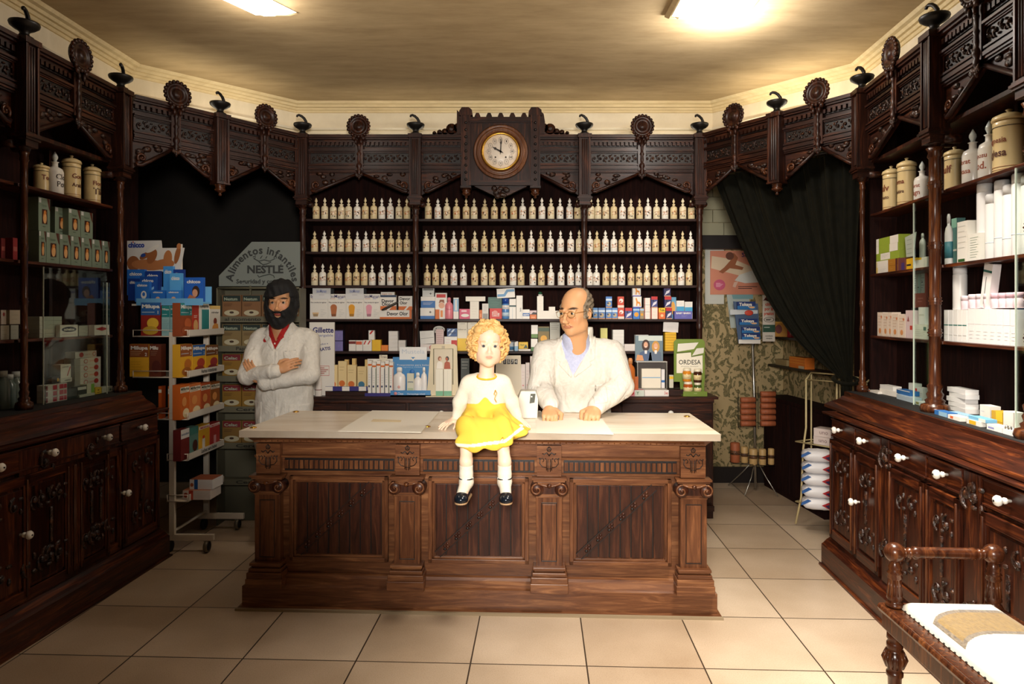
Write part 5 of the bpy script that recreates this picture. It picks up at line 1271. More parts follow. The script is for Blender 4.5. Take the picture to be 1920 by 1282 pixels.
# ================================================================== the girl sitting on the counter
def girl():
    O = (-.135, 3.50, .92); X = -.135
    t = thing('person', 'small girl with blond curls in a white and yellow dress, sitting on the counter', 'person', O)
    hd = Head((-.122, 3.500, 1.357), yaw=.10, pitch=.03, roll=.03, sc=.94)
    B = SDF((X-.32, 3.02, .60), (X+.30, 3.66, 1.50), .0036)
    hd.build(B, jaw=1.0, cheek=1.08, nose=.66, nw=.8, lw=.72, lip=.9, child=1)
    B.cap((X, 3.52, 1.14), (X+.006, 3.515, 1.27), .040, .038, .02)
    B.ell((X, 3.53, 1.09), (.088, .062, .10), .04); B.ell((X, 3.53, .99), (.090, .075, .085), .04)
    # legs over the edge of the slab
    for q, kx, fx, tx_ in ((-1, -.225, -.222, -.236), (1, -.052, -.036, -.030)):
        B.chain([(X+q*.055, 3.52, .975), (kx, 3.340, .935), (fx, 3.285, .80), (fx+.002*q, 3.29, .705)], [.044, .035, .0285, .026], .02)
        B.cap((fx, 3.29, .70), (tx_, 3.20, .652), .028, .022, .02); B.cap((fx, 3.31, .70), (fx, 3.315, .675), .026, .022, .02)
    # arms
    sl, sr = (X-.088, 3.53, 1.155), (X+.088, 3.53, 1.155)
    el, er = (X-.135, 3.555, 1.055), (X+.130, 3.57, 1.055); wl, wr = (-.300, 3.56, .965), (.035, 3.585, .965)
    B.chain([sl, el, wl], [.032, .027, .019], .015); B.chain([sr, er, wr], [.032, .027, .019], .015)
    hand(B, wl, (-.70, -.62, -.34), (-.2, -.3, .95), (.55, -.8, 0), curl=.16, s=.62, spread=.28, tcurl=-.3)
    hand(B, wr, (.5, -.5, -.5), (.1, -.3, .95), (-.7, -.6, 0), curl=.2, s=.62, spread=.2, tcurl=0)
    P, Q = B.mesh(1); skin_build('body', (P, Q), M_skin, t, O, hd.tone(P, (242, 208, 180), (226, 158, 136), (222, 184, 144), (238, 180, 156), lw=.70, lz=-.0595))
    hd.eyes(t, O, paint((78, 84, 88), .2), r=.0112, ir=1.12)
    # curls
    r = random.Random(3); Hh = SDF((X-.17, 3.36, 1.20), (X+.17, 3.68, 1.52), .0036); n = 0
    hd.e(Hh, (0, -.035, .045), (.080, .090, .084), .01); u_, f_, z_ = hd.lgrid(Hh.grid())
    hd.e(Hh, (-.045, .030, .080), (.040, .045, .032), .02); hd.e(Hh, (.045, .030, .080), (.040, .045, .032), .02)
    for k in range(620):
        th = r.uniform(-PI, PI); ph = r.uniform(-.95, 1.35); R = r.uniform(.95, 1.13)
        u = .098*math.cos(ph)*math.sin(th)*R; f = .100*math.cos(ph)*math.cos(th)*R-.018; z = .100*math.sin(ph)*R+.018
        if abs(u) > .05: z -= .012
        if f > .035 and (abs(u) < .064 and z < .076-.25*abs(u)): continue
        if f > .02 and abs(u) < .056 and z < .03: continue
        if z < -.105: continue
        c = hd.p(u, f, z); a0 = r.uniform(0, 6.28); rr = r.uniform(.010, .015); ax1 = np.array([r.gauss(0, 1) for _ in range(3)]); ax1 /= np.linalg.norm(ax1); ax2 = np.cross(ax1, [r.gauss(0, 1) for _ in range(3)]); ax2 /= np.linalg.norm(ax2)
        pts = [c+(ax1*math.cos(a0+i*1.05)+ax2*math.sin(a0+i*1.05))*rr for i in range(6)]
        Hh.chain(pts, [.0056]*6, .003)
    u_, f_, z_ = hd.lgrid(Hh.grid()); fp = poly2(u_, z_, [(-.056, .035), (-.040, .066), (-.006, .086), (.034, .066), (.054, .035), (.060, -.03), (.045, -.12), (-.045, -.12), (-.060, -.03)])
    Hh.d = np.maximum(Hh.d, -np.maximum(fp, -(f_-.030))).astype(np.float32)
    M_bl_ = cloth('blond_curls', (240, 202, 134), (206, 148, 78), .4, 45, .6)
    skin_build('curly_hair', Hh.mesh(0), M_bl_, t, O)
    # white knitted bodice with long sleeves
    S = SDF((X-.24, 3.40, .92), (X+.24, 3.68, 1.24), .0042)
    S.ell((X, 3.53, 1.10), (.100, .076, .115), .04); S.ell((X, 3.53, 1.02), (.100, .080, .07), .04); S.cap((X-.062, 3.53, 1.168), (X+.062, 3.53, 1.168), .035, .035, .03)
    g = S.grid(); wav = 1.052+.038*np.exp(-((g[0]-X+.002)/.026)**2)+.004*np.abs(g[0]-X)*10*0; cut(S, (wav-g[2])+0*g[1]); S.cap((X+.002, 3.50, 1.27), (X+.002, 3.515, 1.205), .052, .048, .008, 's')
    S.chain([sl, el, (-.288, 3.562, .978)], [.044, .038, .027], .02); S.chain([sr, er, (.027, 3.583, .978)], [.044, .038, .027], .02)
    folds(S, lambda x, y, z: .0016*np.sin(x*90+z*30)*np.sin(z*50))
    M_kn = cloth('white_knit', (240, 232, 214), (228, 218, 198), .3, 160); bo = skin_build('white_bodice', S.mesh(1), M_kn, t, O)
    m = MB(); M_y = cloth('yellow_cotton', (246, 204, 44), (236, 188, 30), .2, 120)
    m.tube([(.004+.050*math.cos(a), -.0+.047*math.sin(a)-.002, .2735-.012*(-math.sin(a))*.9) for a in [k*PI/12 for k in range(24)]], .0042, M_y, 6, True); m.build('yellow_neckband', bo)
    m = MB(); M_em = paint((206, 150, 34), .5)
    m.tube([(.050, -.069, .210), (.044, -.074, .190), (.052, -.075, .185), (.047, -.077, .168), (.056, -.077, .150)], .0022, M_em, 5); m.tube([(.050, -.069, .212), (.058, -.070, .196), (.054, -.073, .186)], .0020, M_em, 5); m.build('embroidered_bow', bo)
    # skirt
    K = SDF((X-.19, 3.14, .80), (X+.24, 3.68, 1.13), .0034)
    K.ell((X, 3.53, 1.03), (.096, .074, .075), .03); K.ell((X, 3.53, .985), (.112, .088, .05), .04); K.ell((X-.005, 3.46, .95), (.140, .150, .045), .05); K.ell((X+.07, 3.50, .945), (.120, .115, .030), .04)
    for q, kx in ((-1, -.222), (1, -.054)): K.cap((X+q*.055, 3.50, .985), (kx, 3.36, .962), .062, .050, .02)
    K.cap((-.220, 3.335, .950), (-.058, 3.335, .950), .050, .050, .04)
    K.ell((X-.004, 3.285, .895), (.140, .042, .062), .04); K.ell((X+.16, 3.38, .925), (.075, .075, .030), .04)
    K.ell((X+.0, 3.53, 1.065), (.0935, .0695, .05), .03)
    g = K.grid()
    cut(K, .857+.010*np.sin((g[0]-X)*14)+np.maximum(0, g[0]-X-.10)*.65-g[2]+0*g[1]); K.ell((X, 3.29, .845), (.140, .034, .045), .01, 's')
    for a, b, q_ in (((X-.09, 3.385, 1.02), (X+.01, 3.30, .93), .008), ((X-.12, 3.39, .99), (X-.04, 3.29, .92), .006), ((X+.10, 3.38, 1.0), (X+.02, 3.29, .94), .007), ((X+.13, 3.36, .98), (X+.08, 3.26, .90), .006), ((X-.03, 3.42, 1.03), (X-.03, 3.36, .99), .005), ((X+.03, 3.42, 1.03), (X+.04, 3.36, .99), .005)): K.cap(a, b, q_, q_*.5, .016, 's')
    folds(K, lambda x, y, z: .0042*np.sin(x*62+y*55+.5*np.sin(z*30))*np.clip((1.06-z)*14, 0, 1))
    P, Q = K.mesh(1)
    hem = P[:, 2]-(.857+.010*np.sin((P[:, 0]-X)*14)+np.maximum(0, P[:, 0]-X-.10)*.65); wst = (np.abs(hem-.036) < .0078) & (P[:, 1] < 3.44)
    c0 = np.tile(np.array(lin((236, 196, 66))), (len(P), 1)); c0[wst] = lin((244, 236, 212))
    skin_build('yellow_skirt', (P, Q), skin_mat('yellow_skirt_with_white_band', .8, 0), t, O, c0)
    # socks and shoes
    for q, fx, tx_ in ((-1, -.222, -.240), (1, -.036, -.028)):
        S = SDF((fx-.07, 3.14, .62), (fx+.07, 3.37, .80), .0034)
        S.chain([(fx, 3.288, .782), (fx, 3.288, .74), (fx, 3.292, .70)], [.0335, .032, .031], .01); S.cap((fx, 3.29, .70), (tx_, 3.205, .655), .031, .025, .02); S.cap((fx, 3.31, .70), (fx, 3.315, .675), .028, .024, .02)
        cut(S, S.grid()[2]+0*S.d-.786); so = skin_build('white_sock', S.mesh(1), M_kn, t, O)
        Z = SDF((fx-.07, 3.12, .61), (fx+.07, 3.38, .74), .0034)
        Z.cap((fx, 3.315, .668), (tx_, 3.20, .645), .029, .030, .01); Z.ell((tx_, 3.185, .645), (.030, .036, .024), .02); Z.cap((fx, 3.33, .70), (fx, 3.335, .67), .024, .026, .02)
        g = Z.grid(); cut(Z, (.633-(g[1]-3.2)*-.12)*1.0-g[2]+0*g[0]); Z.ell(((fx+tx_)/2, 3.262, .712), (.0275, .052, .044), .006, 's')
        shu = skin_build('black_shoe', Z.mesh(1), paint((20, 26, 34), .16, name='black_patent_leather'), t, O)
        m = MB(); m.tube([(fx-O[0]+.0345*math.cos(a), 3.29-O[1]+.0345*math.sin(a), .722-O[2]+.004*math.sin(a)) for a in [k*PI/12 for k in range(24)]], .0035, paint((20, 26, 34), .2), 6, True)
        m.ball((fx-O[0]-q*.033, 3.275-O[1], .722-O[2]), (.005, .004, .006), M_steel, 8, 6); m.build('ankle_strap', shu)
        m = MB(); L = Vector((tx_-fx, 3.17-3.33, 0)); 
        pts = [(fx-O[0]+.026*math.cos(a), 3.325-O[1]+.02*math.sin(a)) for a in [k*PI/8 for k in range(0, 9)]]+[(tx_-O[0]+.030*math.cos(a), 3.19-O[1]+.036*math.sin(a)) for a in [PI+k*PI/8 for k in range(0, 9)]]
        m.prism(pts, .6255-O[2], .6335-O[2], paint((186, 150, 110), .6), 'xy'); m.build('sole', shu)
girl()
# ------------------------------------------------------------------ goods
def deco(m, w, h, dl, y0=0):
    """dl: printed marks on the front, in fractions of its width and height"""
    for i, q in enumerate(dl):
        y = y0-.0005*(i+1); k = q[0]
        if k == 'r': m.flat([(q[1]*w, q[2]*h), (q[3]*w, q[2]*h), (q[3]*w, q[4]*h), (q[1]*w, q[4]*h)], y, paint(q[5]))
        elif k == 'p': m.flat([(a*w, b*h) for a, b in q[1]], y, paint(q[2]))
        elif k == 'c': m.flat([(q[1]*w+q[3]*w*math.cos(-t*PI/9)*1, q[2]*h+(q[4]*h if len(q) > 5 else q[3]*w)*math.sin(-t*PI/9)*-1) for t in range(18)], y, paint(q[-1]))
        elif k == 't': m.text(q[1], q[2]*w, q[3]*h, q[4]*h, paint(q[6] if len(q) > 6 else (40, 36, 34)), y, width=q[5]*w if q[5] else None, bold=q[7] if len(q) > 7 else .02, ang=q[8] if len(q) > 8 else 0)
        elif k == 'l':   # small print lines
            for j in range(q[5]): z = q[2]+(q[4]-q[2])*(j+.5)/q[5]; m.flat([(q[1]*w, (z-.008)*h), (q[3]*w*(.8+.2*((j*7) % 3)/2), (z-.008)*h), (q[3]*w*(.8+.2*((j*7) % 3)/2), (z+.008)*h), (q[1]*w, (z+.008)*h)], y, paint(q[6]))
def boxmesh(w, h, d, col, dl=(), side=None, top=None):
    m = MB(); c = paint(col); m.box(-w/2, w/2, 0, d, 0, h, c); m.M = Matrix.Translation((-w/2, 0, 0))
    deco(m, w, h, dl)
    m.M = Matrix()
    if side:
        for x in (-w/2-.0004, w/2+.0004): m.add([(x, 0, 0), (x, d, 0), (x, d, h), (x, 0, h)], [(0, 1, 2, 3) if x > 0 else (3, 2, 1, 0)], paint(side))
    if top: m.add([(-w/2, 0, h+.0004), (w/2, 0, h+.0004), (w/2, d, h+.0004), (-w/2, d, h+.0004)], [(0, 1, 2, 3)], paint(top))
    return m
def box(fr, px0, px1, pyt, z0, yoff, col, label, dl=(), d=.06, side=None, top=None, cat='box', name='medicine_box', group=None, h=None, rz=0, gap=.0006, tilt=None):
    """a carton whose front stands in picture columns px0..px1 of the plane y=yoff, on a surface at height z0"""
    a, Y0 = fr.at(px0, yoff); b, Y1 = fr.at(px1, yoff); w = abs(b-a)-.0012
    if h is None: h = CAMH-(pyt-HOR)*(Y0+Y1)/2/F-z0-gap
    m = boxmesh(w, h, d, col, dl, side, top); o = m.build(name, None, tuple(fr.w((a+b)/2, yoff, z0+gap)), fr.a+rz)
    if tilt: o.rotation_euler = (0, tilt, fr.a+rz)
    return tag(o, label, cat, group)
def turned(fr, px, z0, yoff, prof, mat, label, name, cat, group=None, marks=None, cap=None, n=18, sy=1):
    x, Y = fr.at(px, yoff); m = MB(); m.lathe(prof, mat, (0, 0, 0), n, sy=sy)
    if marks: marks(m)
    o = m.build(name, None, tuple(fr.w(x, yoff, z0+.0006)), fr.a); tag(o, label, cat, group)
    if cap: m = MB(); m.lathe(cap[0], cap[1], (0, 0, 0), n, sy=sy); m.build(cap[2], o)
    return o
# ---------------- apothecary bottles
GLZ = [paint((236, 224, 198), .25), paint((222, 202, 158), .28), paint((240, 234, 222), .22), paint((232, 218, 184), .26)]
M_rib = paint((176, 120, 66), .4); M_bk = paint((44, 32, 26), .5); M_org = paint((196, 110, 52), .5)
def ribbon(m, r, z, h, slope, mat, a0=-2.6, a1=-.5):
    vs = []; n = 12
    for i in range(n+1):
        a = a0+(a1-a0)*i/n; zz = z+slope*(i/n-.5)+.002*math.sin(i*.9)
        for q in (-h/2, h/2): vs.append((r*1.012*math.cos(a), r*1.012*math.sin(a), zz+q))
    m.add(vs, [(2*i, 2*i+2, 2*i+3, 2*i+1) for i in range(n)], mat, True)
def bottle_proto(mat, wide, seed, nm):
    r = random.Random(seed); m = MB(); R = .0268; nk = .0135 if wide else .0095; nh = .118
    m.lathe([(R*.92, 0), (R, .003), (R, .085), (R*.93, .094), (R*.7, .101), (nk, .105), (nk, .114), (nk*1.3, .117), (nk*1.3, .121), (nk*.8, .1215)], mat, n=18)
    ribbon(m, R, .060, .0045, .014, M_rib); ribbon(m, R, .038, .004, .012, M_rib)
    ribbon(m, R, .049, .003, .010, M_org, -2.3, -.9)
    for k in range(r.randint(2, 4)):
        a = -PI/2+r.uniform(-.8, .5); z = r.uniform(.020, .066); m.ball((R*math.cos(a), R*math.sin(a), z), (.004, .003, r.uniform(.004, .009)), M_bk if r.random() < .7 else M_org, 6, 4)
    o = m.build('apothecary_bottle')
    m = MB(); fl_ = r.choice([.0112, .0122, .0130])
    m.lathe([(nk*.75, .1215), (nk*.5, .1235), (.0034, .127), (fl_*.62, .132), (fl_, .140), (fl_*.8, .148), (.0035, .160), (.0006, .167)], mat, n=14, sy=.7); m.build('stopper', o)
    return o
protos = []
for i in range(12): protos.append((bottle_proto(GLZ[(i*3+1) % 4 if i % 4 == 0 else (i % 4)], i % 3 == 1, i+20, 'b'), i % 4))
used = set()
ROWS = {
 ('top', 'left'): [593, 609, 625, 640, 654, 670, 685, 701, 716, 732, 748, 763],
 ('mid', 'left'): [590, 608, 623, 639, 654, 670, 686, 701, 716, 733, 748, 763],
 ('low', 'left'): [590, 605, 620, 635, 653, 668, 683, 698, 716, 732, 749, 766],
 ('top', 'centre'): [803, 821, 838, 856, 874, 889, 909, 927, 945, 963, 980, 998, 1016, 1033, 1050, 1068, 1083],
 ('mid', 'centre'): [799, 814, 832, 851, 868, 890, 908, 926, 944, 962, 978, 996, 1014, 1032, 1051, 1070, 1086],
 ('low', 'centre'): [801, 817, 833, 851, 869, 890, 908, 923, 943, 962, 977, 999, 1015, 1033, 1052, 1070, 1085],
 ('top', 'right'): [1108, 1120, 1136, 1151, 1167, 1183, 1199, 1215, 1231, 1247, 1263, 1280, 1296],
 ('mid', 'right'): [1106, 1119, 1135, 1151, 1166, 1182, 1199, 1214, 1229, 1247, 1264, 1280, 1295],
 ('low', 'right'): [1105, 1118, 1136, 1151, 1166, 1183, 1198, 1213, 1230, 1246, 1262, 1277, 1292]}
rr_ = random.Random(5); toned = ['cream', 'yellowed', 'white', 'pale cream']
for (row, bayn), xs_ in ROWS.items():
    last = -1; lastx = -9
    for i, px in enumerate(xs_):
        x, Y = FB.at(px, .07)
        if x-lastx < .0545: x = lastx+.0545
        lastx = x
        k = rr_.randrange(12)
        while k == last: k = rr_.randrange(12)
        last = k; pr, tone_ = protos[k]
        lab = '%s bottle with pointed stopper, %s from the left on the %s row, %s bay' % (toned[tone_], ORD[i], {'top': 'top', 'mid': 'middle', 'low': 'lowest'}[row], bayn)
        loc = tuple(FB.w(x, .07+rr_.uniform(-.004, .004), SHZ[row]+.0006))
        if k in used: o = copy_thing(pr, loc, rr_.uniform(-.35, .35), lab)
        else: o = pr; o.location = loc; o.rotation_euler = (0, 0, rr_.uniform(-.3, .3)); used.add(k)
        s_ = 1+rr_.uniform(-.03, .03); o.scale = (1, 1, s_)
        tag(o, lab, 'bottle', 'apothecary bottles on the %s row of the shelving' % {'top': 'top', 'mid': 'middle', 'low': 'lowest'}[row])
# ---------------- goods on the back shelving
W_ = WHITE; NV = (44, 40, 110); OR_ = (214, 110, 40); RD = (196, 40, 34); BL = (48, 110, 178); YL = (236, 186, 30); GR = (70, 120, 60); GY = (190, 186, 178); PK = (226, 130, 140); DKB = (36, 30, 30); LB_ = (150, 190, 216); PU = (128, 118, 176); GN = (96, 130, 60)
A, Bz, CT = SHZ['A'], SHZ['B'], .905
def bb(x0, x1, yt, z, col, label, dl=(), y=.07, **k): return box(FB, x0, x1, yt, z, y, col, label, dl, **k)
for i, (x0, x1, c, n) in enumerate(((581, 615, (226, 190, 140), 'cream'), (615, 649, (186, 110, 62), 'brown'), (649, 682, (232, 160, 30), 'yellow'), (682, 713, (234, 160, 176), 'pink'))):
    c2 = tuple(int(v*.75) for v in c)
    dl = [('t', 'bioManan', .5, .90, .13, .9, NV, .01), ('r', .08, .80, .40, .815, (200, 110, 90)), ('l', .55, .78, .95, .86, 2, (150, 150, 190)), ('t', 'Para comidas de regimen', .48, .66, .055, .86, (90, 80, 80)), ('p', [(.20, .10), (.44, .10), (.50, .46 if i else .26), (.14, .46 if i else .26)], c), ('p', [(.20, .10), (.44, .10), (.46, .20), (.18, .20)], c2), ('l', .6, .08, .92, .4, 5, (210, 206, 200))]
    if i: dl.append(('c', .32, .46, .18, c))
    bb(x0, x1, 551, A, W_, 'white diet drink carton with a %s cup printed on it, top left shelf' % n, dl, d=.07, group='diet drink cartons', top=(220, 216, 208))
for i, (x0, x1) in enumerate(((586, 620), (648, 682))):
    bb(x0, x1, 536, A+.1525, (224, 222, 220), ['flat white box lying on the cream-cup and brown-cup cartons', 'flat white box lying on the yellow-cup carton'][i], [('t', 'bioManan', .5, .6, .25, .55, (130, 140, 190)), ('r', .35, .3, .65, .34, (190, 180, 190))], d=.10, side=(110, 112, 116), y=.065)
bb(712, 772, 580, A, W_, 'long white and orange box with black lettering lying on the shelf', [('r', 0, 0, 1, .22, OR_), ('r', .93, 0, 1, 1, OR_), ('t', 'Devor Olor', .55, .58, .42, .66, DKB, .03)], d=.05, name='deodorant_box', y=.055, h=.068)
for i, (x0, x1, yt) in enumerate(((713, 743, 553), (747, 773, 555))):
    bb(x0, x1, yt, A+.0692, W_, ['upright white and orange box with a black stick fixed across it', 'upright white and orange lettered box at the right end of the left bay'][i], [('r', 0, 0, 1, .26, OR_), ('p', [(.4, .0), (.62, .26), (.78, .26), (.55, 0)], W_), ('t', 'Devor', .46, .80-.2*(1-i), .22, .78, DKB, .03), ('t', 'Olor', .36, .50-.12*(1-i), .22, .55, DKB, .03)]+([('r', 0, .86, 1, 1, (40, 60, 90))] if i == 0 else []), d=.04, name='deodorant_box')
m = MB()
x, Y = FB.at(731, .04); m.tube([(-.062, 0, -.030), (-.045, -.002, -.024), (.045, -.002, .022), (.062, 0, .030)], [.006, .0095, .0095, .006], paint((52, 46, 40), .5), 8)
for k in range(6): m.ball((-.04+k*.016, -.009, -.022+k*.0088), (.004, .002, .004), paint((150, 140, 110)), 6, 4)
tag(m.build('odour_stick', None, tuple(FB.w(x, .0395, A+.099))), 'black tapered stick lying diagonally across the orange lettered boxes', 'stick')
bb(714, 740, 546, A+.0692+.1085, W_, 'small white box lying on top of the upright orange lettered box', [('t', 'super mini', .45, .5, .4, .7, (200, 130, 90)), ('r', 0, 0, 1, .12, (220, 190, 140))], d=.05, h=.030, side=(190, 160, 90))
# centre bay, shelf A
bb(788, 815, 577, A, W_, 'white box with a blue band, bottom left of the centre bay', [('r', 0, 0, 1, .28, BL), ('t', '+', .7, .6, .3, None, DKB)])
bb(789, 816, 556, A+.0862, BL, 'blue and white box standing on the white one with a blue band', [('r', 0, .62, 1, 1, W_), ('l', .15, .25, .85, .5, 3, W_)])
bb(792, 814, 540, A+.1730, (214, 214, 208), 'grey topped card box, topmost of the blue and white stack', [('r', .05, .70, .95, .95, (110, 110, 104)), ('t', '+', .7, .3, .35, None, DKB)], h=.066)
bb(816, 832, 580, A, W_, 'white and orange striped box before the baby soap box', [('r', 0, 0, .5, 1, OR_), ('r', .62, .2, .9, .9, (230, 140, 70))], y=.045, d=.02)
bb(816, 838, 549, A, W_, 'tall white box with a baby face and red title', [('r', .1, .82, .9, .95, RD), ('c', .55, .52, .26, (226, 170, 140)), ('p', [(.3, .6), (.4, .74), (.75, .74), (.8, .6), (.55, .66)], (150, 90, 60))], d=.04)
CUR = FB
def pbot(px, z0, w, h, col, label, cap=None, capc=None, fr=None, y=.07, sy=.6, name='plastic_bottle', marks=None, cat='bottle', group=None):
    r = w/2; ch = h*.18
    return turned(fr or CUR, px, z0, y, [(r*.95, 0), (r, .004), (r, h*.62), (r*.8, h*.72), (r*.4, h*.78), (r*.38, h-ch)], paint(col, .35), label, name, cat, group, marks, ([(r*.45, h-ch), (r*.45, h-ch*.3), (r*.3, h), (r*.05, h+.001)], paint(capc or col, .4), 'cap'), sy=sy)
pbot(842, A, .062, .165, PK, 'pink shampoo bottle with pointed cap beside the baby face box', marks=lambda m: m.text('Nenuco', 0, .075, .014, paint((150, 50, 70)), -.0195, width=.035))
bb(850, 860, 558, A, W_, 'thin white and light blue box right of the pink bottle', [('r', 0, .35, 1, .95, LB_), ('r', .35, .4, .65, .9, W_)], d=.03)
bb(861, 881, 579, A, (214, 90, 120), 'magenta box with white oval', [('c', .55, .35, .38, .16, W_), ('r', .2, .7, .7, .88, (240, 200, 205))], d=.04)
bb(881, 898, 565, A, (236, 228, 212), 'cream box standing upright as the foot of the T shape', [('l', .2, .2, .8, .8, 4, (222, 212, 196))], d=.06)
bb(873, 910, 555.5, 1.6115, (236, 228, 212), 'cream box lying across the upright one, making a T shape', [], d=.05, h=.036, y=.075)
bb(898.5, 904, 581, A, OR_, 'narrow orange box right of the T shaped pair', [('r', .2, .2, .8, .6, (240, 150, 90))], d=.03)
bb(904, 916, 569, A, (220, 214, 204), 'grey white box before the teal box', [('r', .1, .0, .9, .35, (150, 146, 140)), ('l', .2, .5, .8, .9, 4, (170, 164, 156))], d=.04)
bb(918, 941, 578, A, (206, 44, 34), 'red box with white swirl lettering', [('t', 'Reche', .5, .5, .35, .6, W_), ('c', .45, .55, .22, (226, 150, 140)), ('r', .2, .25, .8, .30, W_)], d=.05)
bb(915, 941, 557, A+.0815, (60, 100, 88), 'teal box standing on the red one', [('l', .15, .15, .85, .85, 5, (110, 150, 136))], d=.03, y=.08)
turned(FB, 948, A, .065, [(.026, 0), (.028, .004), (.028, .11), (.025, .118)], paint((90, 140, 196), .3), 'blue and white spray can under the tilted box', 'spray_can', 'spray can', marks=lambda m: (m.lathe([(.0285, .075), (.0285, .105)], paint(W_), n=18), m.text('Aero', 0, .09, .016, paint(BL), -.029, width=.03), m.lathe([(.0284, .02), (.0284, .05)], paint((190, 210, 226)), n=18)), cap=([(.027, .118), (.027, .150), (.024, .158), (0, .159)], paint((30, 70, 150), .3), 'cap'))
bb(955, 967.5, 560, A, W_, 'white box with a black band, right of the spray can', [('r', 0, .60, 1, .68, (50, 80, 80)), ('r', .46, 0, .5, .55, (150, 170, 190))], d=.04)
o = bb(932, 966, 540, A+.1625, W_, 'white box with a blue zigzag stripe, tilted on the spray can', [('p', [(.02, .15), (.45, .15), (.62, .62), (.98, .62), (.98, .88), (.55, .88), (.38, .42), (.02, .42)], (100, 150, 190))], d=.04, h=.072, tilt=-.06, y=.055)
bb(968, 980, 554, A, W_, 'tall narrow white box with dark vertical print', [('t', 'Nulip', .68, .4, .07, .6, (60, 80, 80), .02, 90), ('r', .75, .05, .8, .95, (200, 200, 196))], d=.04)
bb(980, 993, 580, A, W_, 'small white box with a blue stripe', [('r', 0, .3, 1, .62, BL), ('t', 'aspirin', .5, .46, .2, .8, W_)], d=.04)
bb(993.5, 1006, 589, A, OR_, 'small orange box beneath the pink and black one', [('r', .2, .2, .8, .5, (236, 160, 110))], d=.04)
bb(993, 1006, 580, A+.0335, (214, 190, 190), 'small pink and black box lying on the orange one', [('p', [(.2, 0), (1, 0), (1, .5), (.5, .6)], DKB)], d=.04, h=.032)
bb(1007, 1050, 582.5, A, (238, 230, 216), 'long cream box lying flat as the foot of the L shape', [('l', .1, .2, .9, .8, 3, (226, 216, 200))], d=.05)
bb(1007, 1019, 555, A+.0625, (238, 230, 216), 'cream box upright on the long flat one, making an L shape', [('l', .2, .2, .8, .8, 3, (224, 214, 198))], d=.05)
bb(1029, 1041, 575, A+.0625, (238, 230, 216), 'small cream box on the right part of the long flat one', [], d=.05)
turned(FB, 1013, A+.1755, .09, [(.016, 0), (.017, .012), (.017, .014)], paint(W_), 'white bottle cap shape with green top on the L shaped stack', 'small_jar', 'jar', cap=([(.0165, .014), (.014, .030), (.004, .036)], paint((40, 90, 60)), 'lid'))
# right bay, shelf A
R_ = [(1112, 1121, 574, 0, (100, 150, 206), 'blue sweets box half hidden behind the older man', 'b'), (1122, 1134.5, 577, 0, (90, 130, 190), 'blue pictured box right of the older man', 'b'), (1136, 1147, 577, 0, (80, 130, 196), 'blue pictured box under a like one', 'b'), (1147.5, 1158, 577, 0, (92, 140, 200), 'blue pictured box left of the red swirl pair', 'b'), (1136, 1147.5, 558, 1, (70, 120, 190), 'blue pictured box standing on another', 'b'),
 (1158.5, 1170.5, 577, 0, (206, 70, 44), 'red box with white swirl, lower of two', 's'), (1158, 1170, 560, 1, (206, 70, 44), 'red box with white swirl, upper of two', 's'), (1172, 1185.5, 574, 0, (70, 80, 150), 'red topped blue box left of the giraffe boxes', 'x'), (1187, 1199.5, 577, 0, (60, 120, 196), 'blue box with orange shape under the giraffe box', 'o'), (1187, 1203, 557, 1, W_, 'white box with an orange giraffe, lower of two', 'g'), (1186, 1201.5, 538, 2, W_, 'white box with an orange giraffe, topmost of its stack', 'g'), (1200, 1207.5, 579, 0, (160, 140, 110), 'small tan and blue box right of the giraffe stack', 'o'),
 (1208.5, 1219.5, 584.5, 0, W_, 'white box with red edge, bottom of three', 'w'), (1208.5, 1219.5, 571.5, 'a', W_, 'white box with red edge, middle of three', 'w'), (1208.5, 1219.5, 558.5, 'b', W_, 'white box with red edge, top of three', 'w'), (1221, 1233.5, 577, 0, (240, 226, 210), 'white box with orange edge under a red and blue one', 'w'), (1221, 1233, 558, 1, (66, 70, 130), 'red and blue box on the white one with orange edge', 'x'), (1235, 1247.5, 577, 0, (226, 110, 50), 'orange box with yellow top', 'y'), (1248.5, 1260, 577, 0, (50, 50, 100), 'red topped dark box, bottom of three', 'x'), (1246, 1259, 558, 1, (50, 50, 100), 'red topped dark box, middle of three', 'x'), (1245, 1257.5, 539.5, 2, (50, 50, 100), 'red topped dark box, top of three', 'x')]
hh = (598-577.2)*5.22/F
